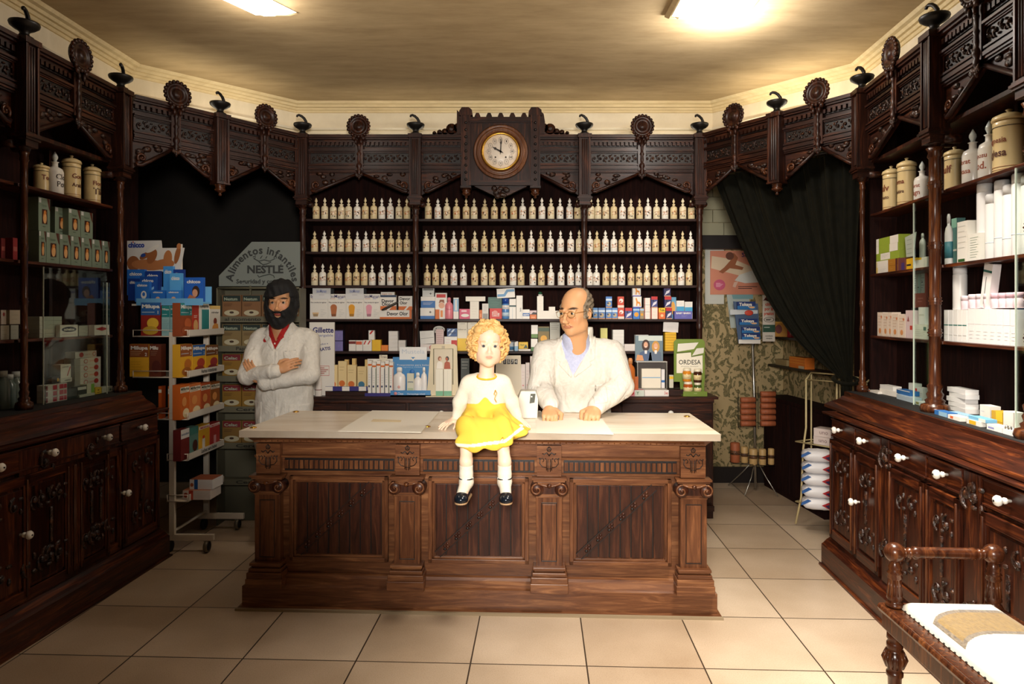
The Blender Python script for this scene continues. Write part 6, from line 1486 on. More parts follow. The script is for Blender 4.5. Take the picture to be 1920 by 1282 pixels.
for x0, x1, yt, lv, c, lab, ty in R_:
    z = A+{0: 0, 1: hh+.0016, 2: 2*(hh+.0016), 'a': .0545, 'b': .109}[lv]
    h_ = .0530 if ty == 'w' and x0 < 1210 else (hh if lv == 0 and yt == 577 else hh if lv in (0, 1) else hh)
    if ty == 'w' and x0 > 1215: h_ = hh
    dl = {'b': [('r', .0, .62, 1, .80, (210, 226, 240)), ('c', .5, .35, .34, (190, 170, 130)), ('c', .35, .4, .16, (40, 60, 110)), ('r', 0, 0, 1, .08, (214, 150, 90))], 's': [('c', .55, .62, .33, W_), ('c', .45, .55, .14, (206, 70, 44)), ('r', 0, 0, 1, .22, (236, 214, 200))], 'x': [('r', 0, .72, 1, 1, (190, 40, 40)), ('p', [(.1, .1), (.8, .35), (.9, .6), (.35, .45)], (226, 220, 230)), ('c', .3, .62, .14, (30, 30, 60)), ('r', 0, 0, 1, .06, (230, 170, 130))], 'o': [('c', .5, .4, .35, (230, 160, 40)), ('r', 0, .75, 1, .9, (170, 200, 230))], 'g': [('p', [(.35, .15), (.48, .15), (.52, .38), (.74, .34), (.78, .15), (.9, .15), (.84, .48), (.56, .56), (.42, .88), (.28, .84), (.38, .5)], (224, 140, 40)), ('r', 0, .0, 1, .08, (90, 80, 180))], 'w': [('r', 0, 0, .08, 1, RD), ('r', .92, 0, 1, 1, (230, 150, 120)), ('l', .25, .25, .75, .75, 2, (226, 170, 160))], 'y': [('r', 0, .6, 1, 1, (236, 196, 30)), ('t', 'Tula', .5, .8, .22, .7, DKB), ('c', .5, .3, .22, (240, 200, 150))]}[ty]
    bb(x0, x1, yt, z, c, lab, dl, d=.045, h=h_, group='small cartons on the right bay shelf')
bb(1259, 1268, 557, A, (110, 170, 206), 'tall light blue box leaning at the right end, orange shape on it', [('c', .3, .5, .5, .3, (220, 160, 70))], d=.03, y=.125)
bb(1264.5, 1298, 583, A, (98, 96, 170), 'violet blue counter tray of baby goods', [('t', 'BABY BARN', .5, .72, .22, .8, W_, .03), ('l', .4, .2, .8, .5, 2, (180, 180, 214))], y=.045, d=.05, name='display_tray', cat='display tray')
for x0, x1, yt, n in ((1268.5, 1283, 563.5, 'left'), (1284, 1298.5, 565.5, 'right')):
    bb(x0, x1, yt, A, W_, '%s of two white and turquoise packs in the violet tray' % n, [('r', 0, .38, 1, .68, (70, 160, 200)), ('l', .1, .75, .9, .92, 2, (200, 200, 206))], d=.03, y=.100)
# shelf B, left bay
for i, (x0, x1, z, yt) in enumerate(((627.5, 643, 0, 638.5), (627.5, 643, 1, 620))):
    bb(x0, x1, yt, Bz+z*.0805, PU, ['lower', 'upper'][i]+' of two violet boxes right of the razor card', [('r', 0, .93, 1, 1, (60, 50, 90)), ('l', .4, .4, .7, .6, 2, (160, 150, 200))], h=.079, d=.06, side=(40, 34, 60))
for x0, x1, yt, c, lab, dl in ((654, 667, 638, W_, 'white box with a dark red band, right of the violet boxes', [('r', 0, .66, 1, .92, (120, 40, 34))]), (667.5, 680, 638, W_, 'white box with an orange band', [('r', 0, .6, .9, .9, (214, 96, 60))]), (680.5, 697, 637.5, W_, 'white box with red slanted strokes', [('p', [(.05, .6), (.2, .6), (.4, .95), (.25, .95)], RD), ('p', [(.5, .6), (.65, .6), (.9, .95), (.75, .95)], RD), ('l', .1, .1, .9, .5, 3, (210, 204, 196))]), (697.5, 714, 637, YL, 'bright yellow box in the middle of the left bay', [('l', .3, .3, .7, .6, 2, (226, 150, 40))]), (714.5, 727.5, 647, (232, 130, 40), 'low orange box beside the yellow one', [('l', .2, .3, .8, .8, 2, (190, 90, 30))])):
    bb(x0, x1, yt, Bz, c, lab, dl, d=.05)
bb(691, 702, 619, Bz+.0855, W_, 'white box with a red corner standing on the slanted stroke box', [('p', [(.1, .6), (.4, .6), (.9, .98), (.5, .98)], RD)], h=.072, d=.04)
for i in range(5): bb(728.5, 746, 0, Bz+i*.0305, (228, 222, 214), '%s white box from the bottom of the tall narrow stack' % ORD[i], [('l', .15, .3, .85, .8, 2, (190, 186, 180))], h=.0298, d=.06, group='tall narrow stack of white boxes')
for i in range(3): bb(746.8, 760.5, 0, Bz+i*.0275, (226, 218, 208), '%s white box from the bottom of the short stack beside the tall one' % ORD[i], [('l', .15, .3, .85, .8, 1, (200, 180, 176))], h=.0268, d=.06, group='short stack of white boxes')
bb(762, 772, 650, Bz, (90, 120, 80), 'small dull green box at the end of the left bay', [], d=.05)
# shelf B, centre bay
bb(788, 816, 645, Bz, (226, 214, 206), 'pale pink lettered box low at the left of the centre bay', [('c', .75, .5, .16, (190, 120, 110)), ('l', .1, .2, .6, .7, 2, (200, 170, 160))], d=.05)
o = bb(788, 815, 618, Bz+.0545, (222, 218, 210), 'crumpled grey white paper packet tilted on the pink box', [('l', .1, .55, .9, .9, 3, (180, 176, 170)), ('p', [(.05, .4), (.95, .46), (.95, .5), (.05, .44)], (160, 156, 150))], d=.04, h=.10, tilt=-.05)
bb(817, 832, 617, Bz, (206, 178, 172), 'dusty pink ribbed packet', [('l', .08, .1, .92, .95, 9, (176, 140, 136))], d=.04)
m = MB(); m.prism([(.046*math.cos(t*PI/12), .030*math.sin(t*PI/12)) for t in range(24)][::-1], -.003, .003, paint((206, 202, 190))); m.prism([(.040*math.cos(t*PI/12), .025*math.sin(t*PI/12)) for t in range(24)][::-1], -.0036, -.003, paint((186, 182, 170))); m.text('Angel', 0, 0, .026, M_dk, -.0042, width=.06, bold=.02); m.box(-.01, .01, -.001, .002, -.16, -.02, paint((150, 140, 130)))
tag(m.build('oval_card', None, tuple(FB.w(FB.at(823, .11)[0], .118, 1.391))), 'grey oval lettered card above the dusty pink packet', 'card')
bb(833, 857, 631, Bz, W_, 'white box with a red square', [('r', .55, .05, 1, .75, RD), ('l', .1, .5, .5, .9, 2, (230, 170, 170))], d=.05)
o = bb(838, 857, 613, Bz+.1105, (60, 90, 140), 'blue and white packet on the box with a red square', [('p', [(.1, .1), (.3, .1), (.8, .9), (.6, .9)], (200, 214, 230)), ('p', [(.1, .6), (.4, .9), (.25, .95), (.05, .7)], (180, 200, 226)), ('r', .1, .4, .9, .5, (30, 40, 80))], d=.03, h=.062)
for i, (x0, x1) in enumerate(((857.5, 876), (876.5, 895))): bb(x0, x1, 602, Bz, (236, 226, 204), ['left', 'right'][i]+' of two tall cream and yellow cartons behind the girl', [('r', 0, 0, 1, .42, (240, 196, 50)), ('t', 'biberon', .5, .72, .05, .8, (150, 130, 110)), ('r', .3, .9, .8, .93, (206, 196, 176))], d=.06, y=.09)
turned(FB, 958, Bz, .06, [(.020, 0), (.022, .003), (.022, .055), (.026, .068), (.026, .072)], paint((200, 210, 216), .3), 'white jar with dark mushroom lid right of the girl', 'cream_jar', 'jar', marks=lambda m: m.lathe([(.0224, .01), (.0224, .035)], paint((60, 110, 150)), n=16), cap=([(.040, .072), (.042, .078), (.03, .082), (0, .083)], paint((60, 56, 60)), 'lid'))
bb(964.5, 971.5, 640, Bz, W_, 'thin white and blue box beside the dark lidded jar', [('r', 0, 0, 1, .5, LB_)], d=.03)
bb(972, 995, 654.5, Bz, (232, 224, 214), 'flat white box under the yellow one', [], d=.06)
bb(972.5, 990, 641, Bz+.0155, (236, 190, 50), 'yellow box with dark heap picture on a flat white box', [('p', [(.5, .1), (.98, .1), (.8, .7)], (60, 80, 70)), ('t', 'Apis', .4, .6, .25, .5, (70, 110, 60))], d=.05, h=.052)
bb(995.5, 1008, 635, Bz, W_, 'white and green box, lower of two', [('r', 0, 0, 1, .32, GR)], d=.05)
bb(996, 1008.5, 610.5, Bz+.1005, W_, 'white and green box, upper of two', [('r', 0, 0, 1, .30, GN)], d=.05, h=.098)
bb(1009, 1030, 612, Bz, (120, 100, 40), 'dark yellow and brown carton beside the white and green pair', [('c', .5, .5, .3, (220, 160, 40)), ('r', 0, .8, 1, .95, (60, 80, 50))], d=.04, y=.09)
bb(1031, 1050, 602, Bz, (186, 182, 168), 'grey printed carton behind the older man', [('l', .1, .7, .9, .95, 4, (130, 126, 116))], d=.05, y=.10)
# shelf B, right bay
bb(1126, 1139, 615, Bz, (214, 206, 120), 'pale yellow carton behind the older man\'s shoulder', [], d=.05)
for i in range(6): bb(1149, 1170, 0, Bz+i*.0272, (228, 222, 214), '%s white box from the bottom of the stack behind the older man' % ORD[i], [('l', .1, .3, .9, .8, 1, (190, 186, 180))], h=.0265, d=.06, group='stack of white boxes behind the older man')
bb(1170.7, 1191, 645, Bz, (226, 214, 206), 'low white box at the foot of the stack behind the older man', [('l', .1, .3, .9, .8, 2, (196, 180, 176))], d=.06)
for i in range(2): bb(1191.5, 1216, 0, Bz+i*.062, (222, 216, 210), ['lower', 'upper'][i]+' of two grey white boxes behind the photograph display', [('l', .1, .3, .9, .8, 3, (176, 170, 166))], h=.061, d=.06, group='grey white boxes behind the photograph display')
for i in range(7): bb(1247, 1268, 0, Bz+i*.0205, (230, 178, 30), '%s flat yellow box from the bottom of the yellow stack' % ORD[i], [('r', 0, 0, 1, .08, (176, 120, 20)), ('l', .5, .3, .9, .7, 1, (190, 140, 30))], h=.0199, d=.06, group='stack of flat yellow boxes')
bb(1243, 1271.5, 0, Bz+.1445, (228, 220, 214), 'white card tilted on the yellow stack', [('l', .25, .4, .75, .6, 2, (196, 190, 190))], h=.078, d=.008, y=.075, tilt=.06, name='card', cat='card')
# goods on the low cabinet
FBc = Fr((-1.586, 5.065), (1.42, 5.065)); CUR = FBc
def cc(x0, x1, yt, col, label, dl=(), y=-.02, z=CT, **k): return box(FBc, x0, x1, yt, z, y, col, label, dl, **k)
g_ = cc(580, 627, 604, (232, 226, 216), 'tall white razor display card with dark blue lettering, beside the bearded man', [('t', 'Gillette', .55, .89, .075, .84, NV, .03), ('t', 'recargable', .55, .82, .035, .8, (150, 150, 180)), ('t', 'GRATIS', .55, .63, .045, .6, NV, .03, 8), ('t', 'Mandos a', .5, .70, .025, .5, (110, 110, 150), .01, 8), ('r', .35, .27, .80, .275, RD), ('r', .35, .40, .80, .405, RD), ('r', .35, .27, .36, .405, RD), ('r', .79, .27, .80, .405, RD), ('l', .42, .29, .76, .39, 4, (200, 150, 140))], d=.02, y=.0, name='display_card', cat='display card')
pbot(597, CT, .052, .185, (228, 218, 208), 'white bottle with dark red cap before the razor card', capc=(110, 40, 44), y=-.05, marks=lambda m: m.lathe([(.0262, .045), (.0262, .05)], paint((120, 60, 60)), n=18, sy=.6))
m = MB(); w = .315; m.box(0, w, 0, .07, 0, .030, M_wx); tag(m.build('wooden_riser', None, tuple(FBc.w(FBc.at(610, -.01)[0], -.01, CT+.0005))), 'dark wooden step carrying the blue and white cream tray', 'riser')
m = MB(); m.box(0, w, -.0, .07, 0, .004, paint(NV)); m.box(0, w, 0, .003, 0, .038, paint((52, 44, 120)))
for k in range(3): m.box(.0+k*.125, .055+k*.125, -.0012, 0, .004, .036, paint(W_))
tag(m.build('display_tray', None, tuple(FBc.w(FBc.at(610, -.01)[0], -.01, CT+.031))), 'dark blue counter tray with white squares, holding small cream cartons', 'display tray')
for i, (x0, x1, yt, c) in enumerate(((616, 633, 684, OR_), (634, 650, 677, OR_), (651, 668, 684, OR_), (670, 687, 687, (60, 120, 150)))):
    cc(x0, x1, yt, (232, 206, 150), '%s cream carton from the left in the dark blue tray, %s disc on it' % (ORD[i], 'orange' if i < 3 else 'blue'), [('c', .45, .24, .36, c), ('l', .15, .65, .8, .85, 2, (190, 160, 110)), ('r', 0, .0, 1, .05, (236, 224, 200))], y=.008+.004*i, z=CT+.036, d=.035, group='cream cartons in the blue tray')
for i, (x, yt) in enumerate(((610, 676), (646, 674), (660, 672), (684, 674))): cc(x, x+8, yt, (216, 186, 120), '%s narrow tan carton from the left, standing behind the cream cartons' % ORD[i], [('r', .8, 0, 1, 1, (170, 130, 70))], y=.047, z=CT+.0355, d=.018, group='narrow tan cartons behind')
m = MB(); m.box(0, .215, 0, .10, 0, .022, paint((44, 34, 116))); m.box(.0, .215, .094, .10, .022, .27, paint(W_)); m.box(.09, .15, .092, .094, .25, .30, paint((226, 214, 190))); m.text('Tres', .12, .285, .02, paint(DKB), .0915)
tag(m.build('toothpaste_display', None, tuple(FBc.w(FBc.at(684, -.05)[0], -.05, CT+.0006))), 'counter display with dark blue base and white back for toothpaste cartons', 'display stand')
for i in range(6):
    x0 = 690+i*8.0; cc(x0, x0+7.2, 676+(i % 2)*3, W_, '%s toothpaste carton from the left in the dark blue based display' % ORD[i], [('r', 0, .84, 1, .90, OR_), ('r', .88, 0, 1, .8, [(60, 80, 110), (70, 110, 80), (200, 90, 60)][i % 3]), ('l', .15, .3, .7, .6, 4, (206, 200, 196)), ('r', .1, .18, .5, .24, (40, 50, 90))], y=-.04+(i % 2)*.004, z=CT+.0225, d=.05, h=None, group='toothpaste cartons in the display')
BLU = (64, 134, 190)
m = MB(); w = .295; m.box(0, w, 0, .11, 0, .012, paint(BLU)); m.box(0, w, 0, .004, 0, .046, paint(BLU)); m.box(0, w, .105, .11, 0, .285, paint(BLU)); m.box(.05, .255, .104, .112, .265, .36, paint((236, 234, 230)))
m.text('Mustela', .152, .325, .035, paint((196, 204, 214)), .1035, width=.17); m.prism([(.12, .285), (.152, .255), (.184, .285)][::-1], .102, .104, paint(W_)); m.prism([(.137, .285), (.152, .270), (.167, .285)][::-1], .1012, .102, paint(BLU))
m.text('Tratamiento para bebe', .15, .225, .012, paint(W_), .104, width=.24); m.text('higiene y cuidado', .15, .210, .010, paint((180, 206, 226)), .104, width=.15); m.ball((.145, .102, .175), (.018, .004, .018), paint((40, 110, 180)))
m.text('Class', .075, .022, .018, paint(W_), -.0008, width=.04); m.text('Dermatologia infantil', .19, .02, .012, paint(W_), -.0008, width=.13); m.lathe([(.012, .0), (.012, .001)], paint((226, 150, 150)), (.038, -.0005, .024), 14, 'y')
tag(m.build('lotion_display', None, tuple(FBc.w(FBc.at(732, -.08)[0], -.082, CT+.0006))), 'blue and white lettered counter display holding white lotion bottles', 'display stand')
def lot(px, w, h, lab, mk=None): pbot(px, CT+.0135, w, h, (238, 232, 226), lab, capc=(240, 236, 230), y=-.03, marks=mk, name='lotion_bottle', sy=.55)
lot(749, .092, .20, 'large white lotion bottle with blue base, left in the blue display', lambda m: (m.lathe([(.0465, .004), (.0465, .030)], paint(BLU), n=18, sy=.55), m.ball((0, -.0256, .055), (.010, .002, .012), paint((226, 170, 160)), 10, 6)))
lot(783.5, .060, .16, 'narrow pale lilac lotion bottle in the blue display'); lot(795, .046, .20, 'white lotion bottle at the right end of the blue display')
cc(763, 776, 700, (214, 210, 186), 'small grey green carton between the lotion bottles', [('t', 'crema', .5, .6, .1, .8, (70, 90, 120)), ('r', .1, .1, .9, .3, (176, 186, 150))], z=CT+.0125, y=-.04, d=.03)
def figs(m, x, z, s, y):
    for q, (dx, hc, sk, cl) in enumerate(((-.022, (150, 80, 40), (222, 170, 140), (232, 224, 212)), (.022, (40, 26, 22), (176, 84, 44), (168, 76, 42)))):
        cx = x+dx*s
        m.flat([(cx-.020*s, z-.05*s), (cx+.020*s, z-.05*s), (cx+.016*s, z-.005*s), (cx-.004*s, z+.004*s), (cx-.016*s, z-.008*s)], y, paint(cl)); m.flat([(cx+.011*s*math.cos(-t), z+.018*s+.014*s*math.sin(-t)*-1) for t in [k*PI/6 for k in range(12)]], y-.0005, paint(hc)); m.flat([(cx+.007*s*math.cos(-t)-.003*s*(1 if q else -1), z+.015*s-.010*s*math.sin(-t)) for t in [k*PI/6 for k in range(12)]], y-.001, paint(sk))
m = MB(); w = .235; m.prism([(.0, 0), (w, 0), (w-.01, .37), (w-.03, .385), (.045, .385), (.03, .37)], 0, .006, paint((222, 206, 172)))
fr_c = paint((66, 70, 44))
for p in ([(.052, .085), (.052, .350), (.195, .350), (.195, .085)],): m.tube([(a, -.001, b) for a, b in p], .0025, fr_c, 4)
m.flat([(.056, .09), (.19, .09), (.19, .345), (.056, .345)], -.0008, paint((216, 202, 176))); figs(m, .125, .255, 1.25, -.0015); m.box(0, w, -.06, 0, 0, .006, paint((222, 206, 172)))
m.box(.112, .135, -.002, .004, .352, .372, paint((190, 176, 150)))
tag(m.build('picture_display_card', None, tuple(FBc.w(FBc.at(800, -.04)[0], -.04, CT+.0006))), 'cream display card with a dark framed picture of two people, left of the girl', 'display card')
for i, (x0, x1) in enumerate(((817, 831), (832, 847))): cc(x0, x1, 692, (236, 228, 208), ['left', 'right'][i]+' of two cream cartons with green feet on the picture display', [('r', 0, 0, 1, .18, (120, 176, 140)), ('r', .48, .2, .52, .95, (222, 214, 196))], z=CT+.0075, y=-.085, d=.03, group='cream cartons on the picture display')
m = MB(); w = .20; m.prism([(0, 0), (w, 0), (w-.008, .30), (.008, .30)], 0, .006, paint((228, 214, 188))); m.box(0, w, -.05, 0, 0, .008, paint((228, 214, 188)))
for k, ch in enumerate('1574'): m.box(.062+k*.028, .084+k*.028, -.001, .0, .235, .272, paint((40, 34, 30))); m.text(ch, .073+k*.028, .253, .026, paint(W_), -.0015)
tag(m.build('number_card', None, tuple(FBc.w(FBc.at(928, -.02)[0], -.02, CT+.0006))), 'cream card with black numbered squares, behind the girl\'s shoulder', 'card')
cc(864, 880, 672, (60, 66, 60), 'dark box with grey label between picture card and girl', [('l', .1, .7, .9, .95, 3, (150, 150, 140))], y=.0, d=.05)
for i, (x0, x1, yt) in enumerate(((977, 985, 683), (985.5, 993, 680), (994, 1003, 668))): cc(x0, x1, yt, (236, 222, 214), '%s pink tinged white carton from the left, between the girl and the older man' % ORD[i], [('r', .3, .3, .7, .34, (226, 150, 150)), ('l', .2, .5, .8, .8, 3, (226, 200, 196))], y=.0, d=.04, group='pink tinged cartons')
pbot(1182, CT+.045, .070, .235, (206, 112, 44), 'orange bottle with flower shaped cap right of the older man', capc=(224, 150, 90), y=-.02, sy=.6, marks=lambda m: m.text('Sun', 0, .075, .022, paint((240, 200, 160)), -.0215))
cc(1189, 1197, 706, (190, 96, 34), 'small orange carton beside the orange bottle', [], z=CT+.0455, y=-.01, d=.03)
for x0, x1, lab, c, dl in ((1176, 1208, 'pink and green flat box lying under the orange bottle', (228, 150, 160), [('r', .45, 0, 1, 1, (214, 220, 206)), ('t', 'Y', .62, .5, .5, None, (70, 120, 70)), ('c', .3, .5, .1, RD)]), (1208.5, 1254, 'long white flat box with red end lying before the photograph display', (234, 226, 218), [('t', 'Dety', .9, .5, .5, .16, RD), ('r', .0, .0, 1, .12, (214, 206, 200))])):
    cc(x0, x1, 726, c, lab, dl, y=-.05, d=.10, h=.0445)
# photograph display
m = MB(); w = .225; z0 = .0; m.box(0, w, .0, .09, .0, .006, M_steel); m.box(0, .006, 0, .09, 0, .20, M_steel); m.box(w-.006, w, 0, .09, 0, .20, M_steel); m.box(0, w, .084, .09, 0, .20, paint((60, 50, 44))); m.box(-.005, w+.005, .02, .09, .20, .206, paint((200, 196, 188)))
m.box(-.005, w-.02, .055, .062, .206, .40, paint((110, 130, 140)))
yy = .0545
m.flat([(.02, .36), (.20, .36), (.20, .398), (.02, .398)], yy, paint((206, 214, 206)))
for cx, cz_, hc, cl in ((.075, .325, (60, 36, 26), (76, 96, 130)), (.150, .315, (206, 150, 70), (96, 110, 130))):
    m.flat([(cx-.055, .21), (cx+.048, .21), (cx+.04, .27), (cx+.015, .285), (cx-.015, .285), (cx-.045, .27)], yy-.0005, paint(cl))
    m.flat([(cx+.030*math.cos(t), cz_-.044*math.sin(t)+.0) for t in [k*PI/9 for k in range(18)]], yy-.001, paint(hc)); m.flat([(cx+.016*math.cos(t), cz_-.023*math.sin(t)+.004) for t in [k*PI/9 for k in range(18)]], yy-.0015, paint((226, 170, 136))); m.flat([(cx-.009, cz_-.008), (cx+.009, cz_-.008), (cx+.004, cz_-.013), (cx-.004, cz_-.013)][::-1], yy-.002, paint((250, 240, 236)))
    m.flat([(cx-.008, .262), (cx+.008, .262), (cx+.010, .288), (cx-.010, .288)], yy-.0018, paint((236, 230, 226)))
m.flat([(.0, .21), (.06, .21), (.05, .25), (.01, .255)], yy-.0022, paint((214, 150, 100)))
tag(m.build('photograph_display', None, tuple(FBc.w(FBc.at(1194, -.05)[0]+.012, -.0, CT+.0465))), 'metal counter display topped by a colour photograph of two smiling women', 'display stand')
cc(1203, 1239, 688, (232, 222, 202), 'cream box with blue stripe inside the photograph display', [('r', .02, .52, .98, .56, (120, 170, 206)), ('t', 'descremada', .5, .54, .03, .8, (90, 150, 200))], z=CT+.053, y=.02, d=.05, h=.145)
cc(1240, 1246.5, 688, (226, 222, 220), 'thin white and blue carton inside the photograph display', [('r', 0, .3, 1, .42, BL)], z=CT+.053, y=.02, d=.04, h=.14)
m = MB(); m.box(0, .10, 0, .08, 0, .004, M_glass); m.box(0, .003, 0, .08, .004, .12, M_glass); m.box(.0, .10, .077, .08, .004, .12, M_glass); m.box(.02, .05, .04, .065, .004, .10, paint((206, 200, 180))); m.box(.02, .05, .039, .04, .07, .09, paint(YL))
tag(m.build('clear_stand', None, tuple(FBc.w(FBc.at(1253, -.02)[0], -.01, CT+.05))), 'clear plastic stand with a small carton, left of the green lettered display', 'display stand')
m = MB(); m.box(0, .13, 0, .09, 0, .044, M_wx); tag(m.build('wooden_riser', None, tuple(FBc.w(FBc.at(1251, -.02)[0], -.01, CT+.0005))), 'dark wooden step under the clear stand', 'riser')
# green display with jars
m = MB(); GRN = paint((112, 134, 44), .5); w = .232; H_ = .42
pts = [(0, .10), (.045, .10), (.05, 0), (w-.004, 0), (w-.004, .10), (w, .10), (w, H_-.02), (w-.02, H_), (.02, H_), (0, H_-.02)]
m.prism(pts, .02, .026, GRN); m.box(.05, w-.004, -.055, .02, 0, .012, GRN); m.box(.05, w-.004, -.058, -.055, 0, .036, GRN)
m.flat([(.02, .165), (.215, .165), (.215, .30), (.13, .285), (.128, .32), (.02, .31)], .0195, paint((236, 228, 208))); m.flat([(.025, .325), (.15, .345), (.185, .395), (.03, .385)], .0195, paint((226, 220, 206))); m.flat([(.135, .295), (.222, .315), (.225, .355), (.17, .350)], .0190, paint((222, 216, 204)))
m.tube([(.018, .018, .318), (.128, .018, .324), (.130, .018, .288), (.216, .018, .302)], .0015, M_dk, 4)
m.text('ORDESA', .118, .245, .036, paint((34, 34, 26)), .0188, width=.165, bold=.01); m.text('alimentos dieteticos', .118, .215, .008, paint((120, 110, 90)), .0188, width=.13); m.text('miel', .14, .022, .01, paint((190, 206, 140)), -.0588)
tag(m.build('green_display', None, tuple(FBc.w(FBc.at(1266, -.02)[0], -.0, CT+.0006))), 'olive green lettered counter display holding honey jars', 'display stand')
def jar(px, z, r, h, c, lab, y=-.03): 
    turned(FBc, px, z, y, [(r*.9, 0), (r, .004), (r, h*.72), (r*.85, h*.8)], paint(c, .15), lab, 'honey_jar', 'jar', marks=lambda m: (m.lathe([(r*1.01, h*.18), (r*1.01, h*.55)], paint((226, 206, 150)), n=18), m.text('miel', 0, h*.36, .010, paint((150, 80, 40)), -r*1.03)), cap=([(r*.88, h*.8), (r*.9, h*.82), (r*.9, h-.002), (r*.8, h)], paint((236, 226, 200), .3), 'lid'), group='honey jars in the green display')
jar(1290, CT+.0135, .034, .092, (176, 84, 30), 'amber jar at the lower centre of the green display', -.020)
jar(1288, CT+.107, .032, .098, (224, 140, 40), 'orange honey jar at the upper left of the green display', -.018)
jar(1308, CT+.0135, .028, .085, (70, 90, 40), 'dark green jar at the lower right of the green display', -.015); jar(1308, CT+.1, .030, .100, (66, 34, 20), 'dark brown jar at the upper right of the green display', -.015)
# ---------------- left display case
SL = [1.045, 1.39, 1.785, 2.165]
def lx(x0, x1, yt, z, col, label, dl=(), y=.06, **k): return box(CLf, x0, x1, yt, z, y, col, label, dl, **k)
HG = (128, 146, 128)
def dye(x0, x1, yt, z, lab, h=None, y=.06):
    dl = [('p', [(.72, 1), (.95, 1), (1, .62), (.9, .70)], (90, 40, 24)), ('r', .02, .84, .22, .98, (214, 216, 214)), ('r', .30, .22, .74, .66, (70, 36, 26)), ('c', .52, .40, .16, .17, (228, 176, 116)), ('p', [(.38, .40), (.42, .60), (.55, .64), (.66, .56), (.60, .52), (.46, .50)], (206, 130, 56)), ('l', .32, .10, .7, .17, 1, (70, 90, 70)), ('t', 'Polycolor', .45, .77, .07, .42, (84, 110, 92))]
    return lx(x0, x1, yt, z, HG, lab, dl, h=h, y=y, d=.06, side=(110, 124, 108), name='hair_dye_box', group='hair dye boxes with a woman\'s portrait')
for i, (a, b) in enumerate(((73, 86.5), (87, 111.5), (112, 132.5), (133, 152), (152.5, 172), (172.5, 191), (191.5, 206))): dye(a, b, 0, SL[2], 'grey green hair dye box, %s from the left in the lower row' % ORD[i], .167)
for lab, a, b, h_ in (('tall grey green hair dye box alone at the left end of the upper row', 72, 94, .175), ('grey green hair dye box in shade, first of the upper trio', 103, 128, .150), ('grey green hair dye box, middle of the upper trio', 128.5, 151, .150), ('grey green hair dye box at the right end of the upper row', 151.5, 174, .150)): dye(a, b, 0, SL[2]+.1685, lab, h_, .065 if 'shade' not in lab else .10)
for i in range(5): lx(74, 116, 0, SL[1]+i*.0225, (178, 180, 170), '%s flat grey white box from the bottom of the pile on the middle left shelf' % ORD[i], [('l', .1, .3, .5, .7, 1, (130, 132, 124)), ('r', .6, 0, .62, 1, (150, 152, 144))], h=.0215, d=.07, group='pile of flat grey white boxes')
lx(112.5, 146, 609, SL[1], (220, 214, 206), 'white box with a black oval name, front of the middle left shelf', [('c', .5, .62, .42, .22, (30, 34, 60)), ('t', 'salvelox', .5, .62, .22, .6, W_, .03), ('r', .1, .2, .9, .24, (190, 160, 160))], y=.03, d=.025)
for i in range(3): lx(148, 193-i*6, 0, SL[1]+i*.0195, (184, 180, 168), '%s flat pale box from the bottom, beside the black oval box' % ORD[i], [('l', .3, .3, .9, .8, 1, (140, 150, 136))], h=.0188, d=.06, y=.07, group='pale flat boxes on the middle left shelf')
lx(177, 205, 609, SL[1], (214, 206, 198), 'white box with a red diamond, right end of the middle left shelf', [('p', [(.06, .62), (.5, .82), (.94, .62), (.5, .42)], (170, 40, 46))], y=.03, d=.035)
for i in range(4): lx(139, 189, 0, SL[0]+.0005+.004+i*.0405+.048, (208, 202, 194), '%s white box with red circles from the bottom of the leaning pile' % ORD[i], [('c', .82, .5, .09, .36, (176, 48, 46)), ('c', .42, .5, .08, .34, (196, 110, 100)), ('c', .42, .5, .055, .22, (208, 202, 194)), ('r', .55, .4, .72, .6, (214, 170, 160)), ('r', .0, .0, .2, 1, (150, 146, 138))], h=.0395, d=.06, y=.095, group='leaning pile of white boxes with red circles')
lx(140, 182, 0, SL[0]+.215, (210, 204, 196), 'topmost white box with red circles, shifted left on its pile', [('c', .28, .5, .10, .38, (176, 48, 46)), ('c', .88, .5, .09, .34, (200, 120, 110)), ('c', .88, .5, .06, .22, (208, 202, 194)), ('r', .45, .4, .68, .6, (206, 180, 170))], h=.037, d=.06, y=.095, rz=.03)
lx(140, 189, 0, SL[0]+.001, (196, 190, 180), 'long white box carrying the leaning pile with red circles', [('l', .2, .3, .9, .7, 1, (170, 120, 112))], h=.051, d=.06, y=.095)
for r_ in range(3):
    for c_ in range(2): lx(86+c_*21.5, 107+c_*19, 0, SL[0]+r_*.0315, (206, 196, 192), '%s red and white box from the bottom, %s column of the small red pile' % (ORD[r_], ['left', 'right'][c_]), [('r', .30 if c_ == 0 else .2, .12, .95, .88, (176, 34, 60)), ('r', .62, .0, .66, 1, (206, 196, 192))] if c_ else [('r', .0, .1, .16, .9, (120, 30, 50)), ('l', .2, .2, .5, .8, 3, (120, 130, 124)), ('r', .62, .12, .97, .88, (176, 34, 60))], h=.0305, d=.05, y=.035, group='small red and white boxes')
lx(97, 113.5, 0, SL[0]+.0955, (40, 38, 44), 'small black box with a yellow dot on the red and white boxes', [('c', .7, .5, .1, .3, (214, 160, 40))], h=.035, d=.04, y=.06)
lx(113.5, 135, 0, SL[0]+.0955, (206, 200, 190), 'flat white box with black name under the white syringe carton', [('t', 'cosma', .6, .5, .5, .5, (60, 56, 54))], h=.022, d=.05, y=.05)
lx(113.5, 133, 683, SL[0]+.118, (212, 206, 198), 'white carton with a red thermometer picture standing on a flat box', [('t', 'corma', .45, .82, .1, .6, (50, 60, 54)), ('p', [(.60, .15), (.68, .12), (.98, .80), (.88, .82)], (180, 56, 56))], h=None, d=.05, y=.06, side=(120, 122, 118))
